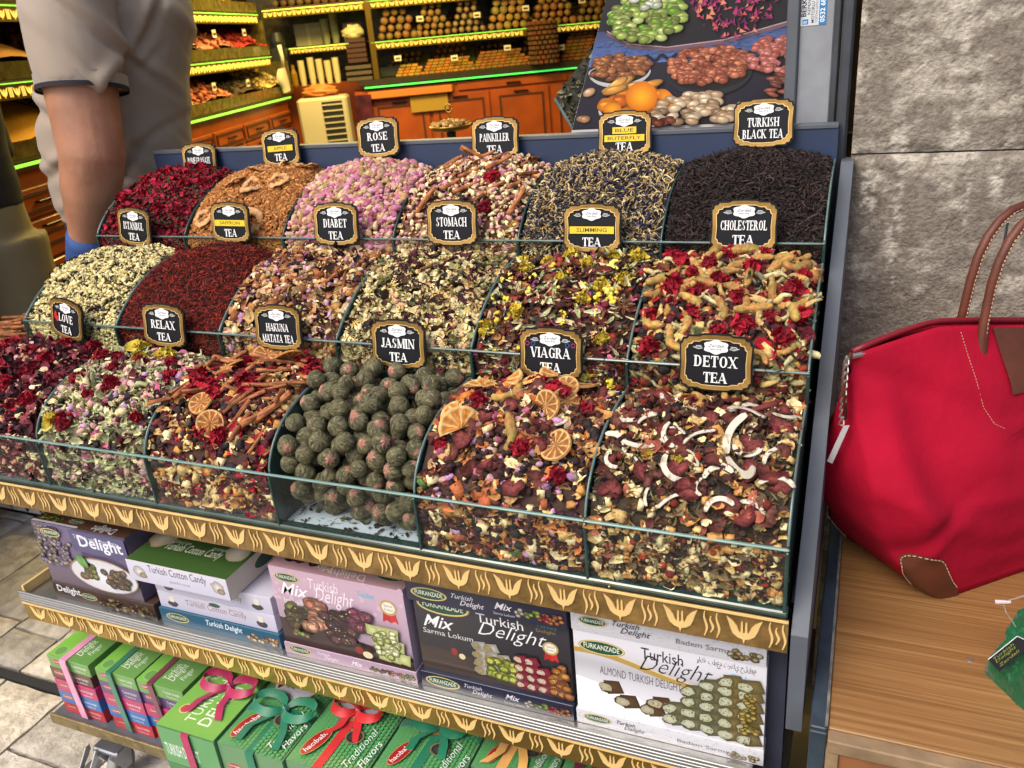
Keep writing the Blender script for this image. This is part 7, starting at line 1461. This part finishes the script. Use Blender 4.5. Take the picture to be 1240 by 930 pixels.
def folds(co):
    cr = lambda n, w_: np.exp(-(n/w_)**2)
    x, y, z = co[:, 0]*.68+co[:, 1]*.73, co[:, 0]*-.73+co[:, 1]*.68, co[:, 2]; d = .014*(fbm(x*7+20+z*3, z*6+x*9, 3, 4)-.5)*2
    d += .016*np.exp(-((np.sin((z*15+x*11+2.0))))**2*6)*np.clip(fbm(x*4+5, z*4, 8, 2)*2-.7, 0, 1)                     # diagonal drag folds
    d -= .012*np.exp(-((np.abs(z-1.14+.55*(x+.02))-.0)/.022)**2)+.010*np.exp(-((z-1.04+.8*x)/.018)**2)*(x > -.05)
    for (x0, z0, sl, w_, am, zl, zh) in ((-.03, 1.22, .9, .016, .013, 1.02, 1.36), (.02, 1.10, .7, .014, .012, .95, 1.2), (.05, 1.32, 1.3, .018, .012, 1.1, 1.5), (-.08, 1.05, -.6, .015, .010, .9, 1.15), (.10, 1.0, .5, .014, .010, .85, 1.2), (0, .92, .25, .016, .012, .8, 1.0), (-.05, 1.42, -.9, .02, .012, 1.2, 1.55)):
        n_ = (z-z0)-sl*(x-x0)+.02*np.sin(x*17+z*9); d -= am*cr(n_, w_)*np.clip((z-zl)*12, 0, 1)*np.clip((zh-z)*12, 0, 1); d += am*.7*cr(n_-.03, w_*1.3)*np.clip((z-zl)*12, 0, 1)*np.clip((zh-z)*12, 0, 1)
    return d
put('polo_shirt', fuse(S, 'polo_shirt', .0085, 5, folds), mat('grey_jersey', hx('a09080'), rough=.85, sheen=.15, noise=(3, .92, 1.06), bump=(700, .25, .0006)), man)
c = MB(); ax = (el-sh_).normalized(); c.tube([W_(*(h-ax*.028)), W_(*(h-ax*.002))], [.0975, .0965], 28, cap=False); c.tube([W_(*(h-ax*.002)), W_(*(h-ax*.0005))], [.0965, .090], 28, cap=False); c.put('sleeve_cuff', mat('grey_rib', hx('93867a'), rough=.85, sheen=.3, bump=(900, .4, .0008)), man, smooth=True)
c = MB(); c.tube([W_(*(h-ax*.004)), W_(*(h+ax*.006))], [.0975, .0972], 28, cap=False); c.put('sleeve_edge', mat('black_rib', hx('1e1c24'), rough=.8), man, smooth=True)
c = MB(); g0 = el.lerp(wr, .93); c.tube([W_(*g0), W_(*g0.lerp(hn, .35)), W_(*hn), W_(*(hn+(hn-wr)*1.2))], [.050, .053, .056, .05], 18); c.put('blue_glove', mat('blue_glove', hx('2f4f8c'), rough=.7, bump=(200, .5, .001), noise=(30, .8, 1.15)), man, smooth=True)
tr_ = MB(); torso(tr_, [J[0], J[1], J[2][:2]+(J[2][2]+.03,)+J[2][3:]], g=.004)  # waist raised: the dark cloth there stands in for shade on the lower shirt
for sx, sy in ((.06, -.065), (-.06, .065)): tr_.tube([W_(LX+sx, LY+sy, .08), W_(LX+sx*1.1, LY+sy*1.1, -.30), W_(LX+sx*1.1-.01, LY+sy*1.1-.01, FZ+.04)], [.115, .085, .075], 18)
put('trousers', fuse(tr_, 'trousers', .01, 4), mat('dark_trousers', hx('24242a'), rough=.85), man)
# second person at the far left edge
QX, QY = -2.62, .93
pr = thing('person', 'person in a black top and olive grey trousers at the left edge', 'person', (QX, QY, FZ)); H2 = math.radians(150); U_ = lambda x, y, z: (x-QX, y-QY, z-FZ)
J2 = [(QX, QY, .02, .16, .12, H2+1.57), (QX, QY, .2, .155, .12, H2+1.57), (QX, QY, .42, .16, .12, H2+1.57), (QX, QY, .62, .19, .11, H2+1.57), (QX, QY, .72, .12, .08, H2+1.57)]; J2 = [U_(*j[:3])+j[3:] for j in J2]
B = MB(); torso(B, J2, g=-.01); legs = (((.075, .05), (.06, .03)), ((-.07, -.04), (-.10, -.10)))
for (a, b), (c_, d) in legs: cap_(B, [U_(QX+a, QY+b, .05), U_(QX+c_*1.2, QY+d*1.2, -.30), U_(QX+c_, QY+d, FZ+.06)], [.085, .06, .04], 12); cap_(B, [U_(QX+c_, QY+d, FZ+.035), U_(QX+c_-.10, QY+d+.05, FZ+.03)], [.038, .03], 10)
for s in (-1, 1): cap_(B, [U_(QX-.03*s, QY+.17*s, .62), U_(QX-.05, QY+.20*s, .36), U_(QX-.18, QY+.12*s, .22)], [.055, .046, .03], 12); hand_(B, U_(QX-.18, QY+.12*s, .22), (-.8, 0, -.4), (0, 0, 1))
cap_(B, [U_(QX, QY, .70), U_(QX-.01, QY, .80)], [.055, .05], 10); HC2 = (QX-.02, QY, .89); head_(B, U_(*HC2), H2, .95); put('body', fuse(B, 'body', .008, 3), skin_mat('skin_light', 'c09478'), pr); face_(pr, U_(*HC2), H2, 'hair_brown', 'b')
S = MB(); torso(S, J2[1:], g=.012)
for s in (-1, 1): S.tube([U_(QX-.03*s, QY+.15*s, .64), U_(QX-.05, QY+.20*s, .36), U_(QX-.165, QY+.13*s, .235)], [.07, .058, .045], 16)
put('black_top', fuse(S, 'black_top', .01, 4, lambda co: .008*(fbm(co[:, 0]*12+9, co[:, 2]*12, 2, 3)-.5)), mat('black_knit', hx('16161a'), rough=.85, bump=(300, .4, .001)), pr)
S = MB(); torso(S, [J2[0], J2[1][:2]+(J2[1][2]+.06,)+J2[1][3:]], g=.008)
for (a, b), (c_, d) in legs: S.tube([U_(QX+a, QY+b, .10), U_(QX+a*1.1, QY+b*1.1, -.05), U_(QX+c_*1.2, QY+d*1.2, -.34), U_(QX+c_, QY+d, FZ+.05)], [.12, .105, .082, .075], 18)
put('trousers', fuse(S, 'trousers', .01, 4, lambda co: .010*(fbm(co[:, 0]*9+9, co[:, 2]*11, 4, 3)-.5)), mat('olive_grey_cloth', hx('7d7256'), rough=.85, noise=(6, .85, 1.1), bump=(300, .4, .001)), pr)
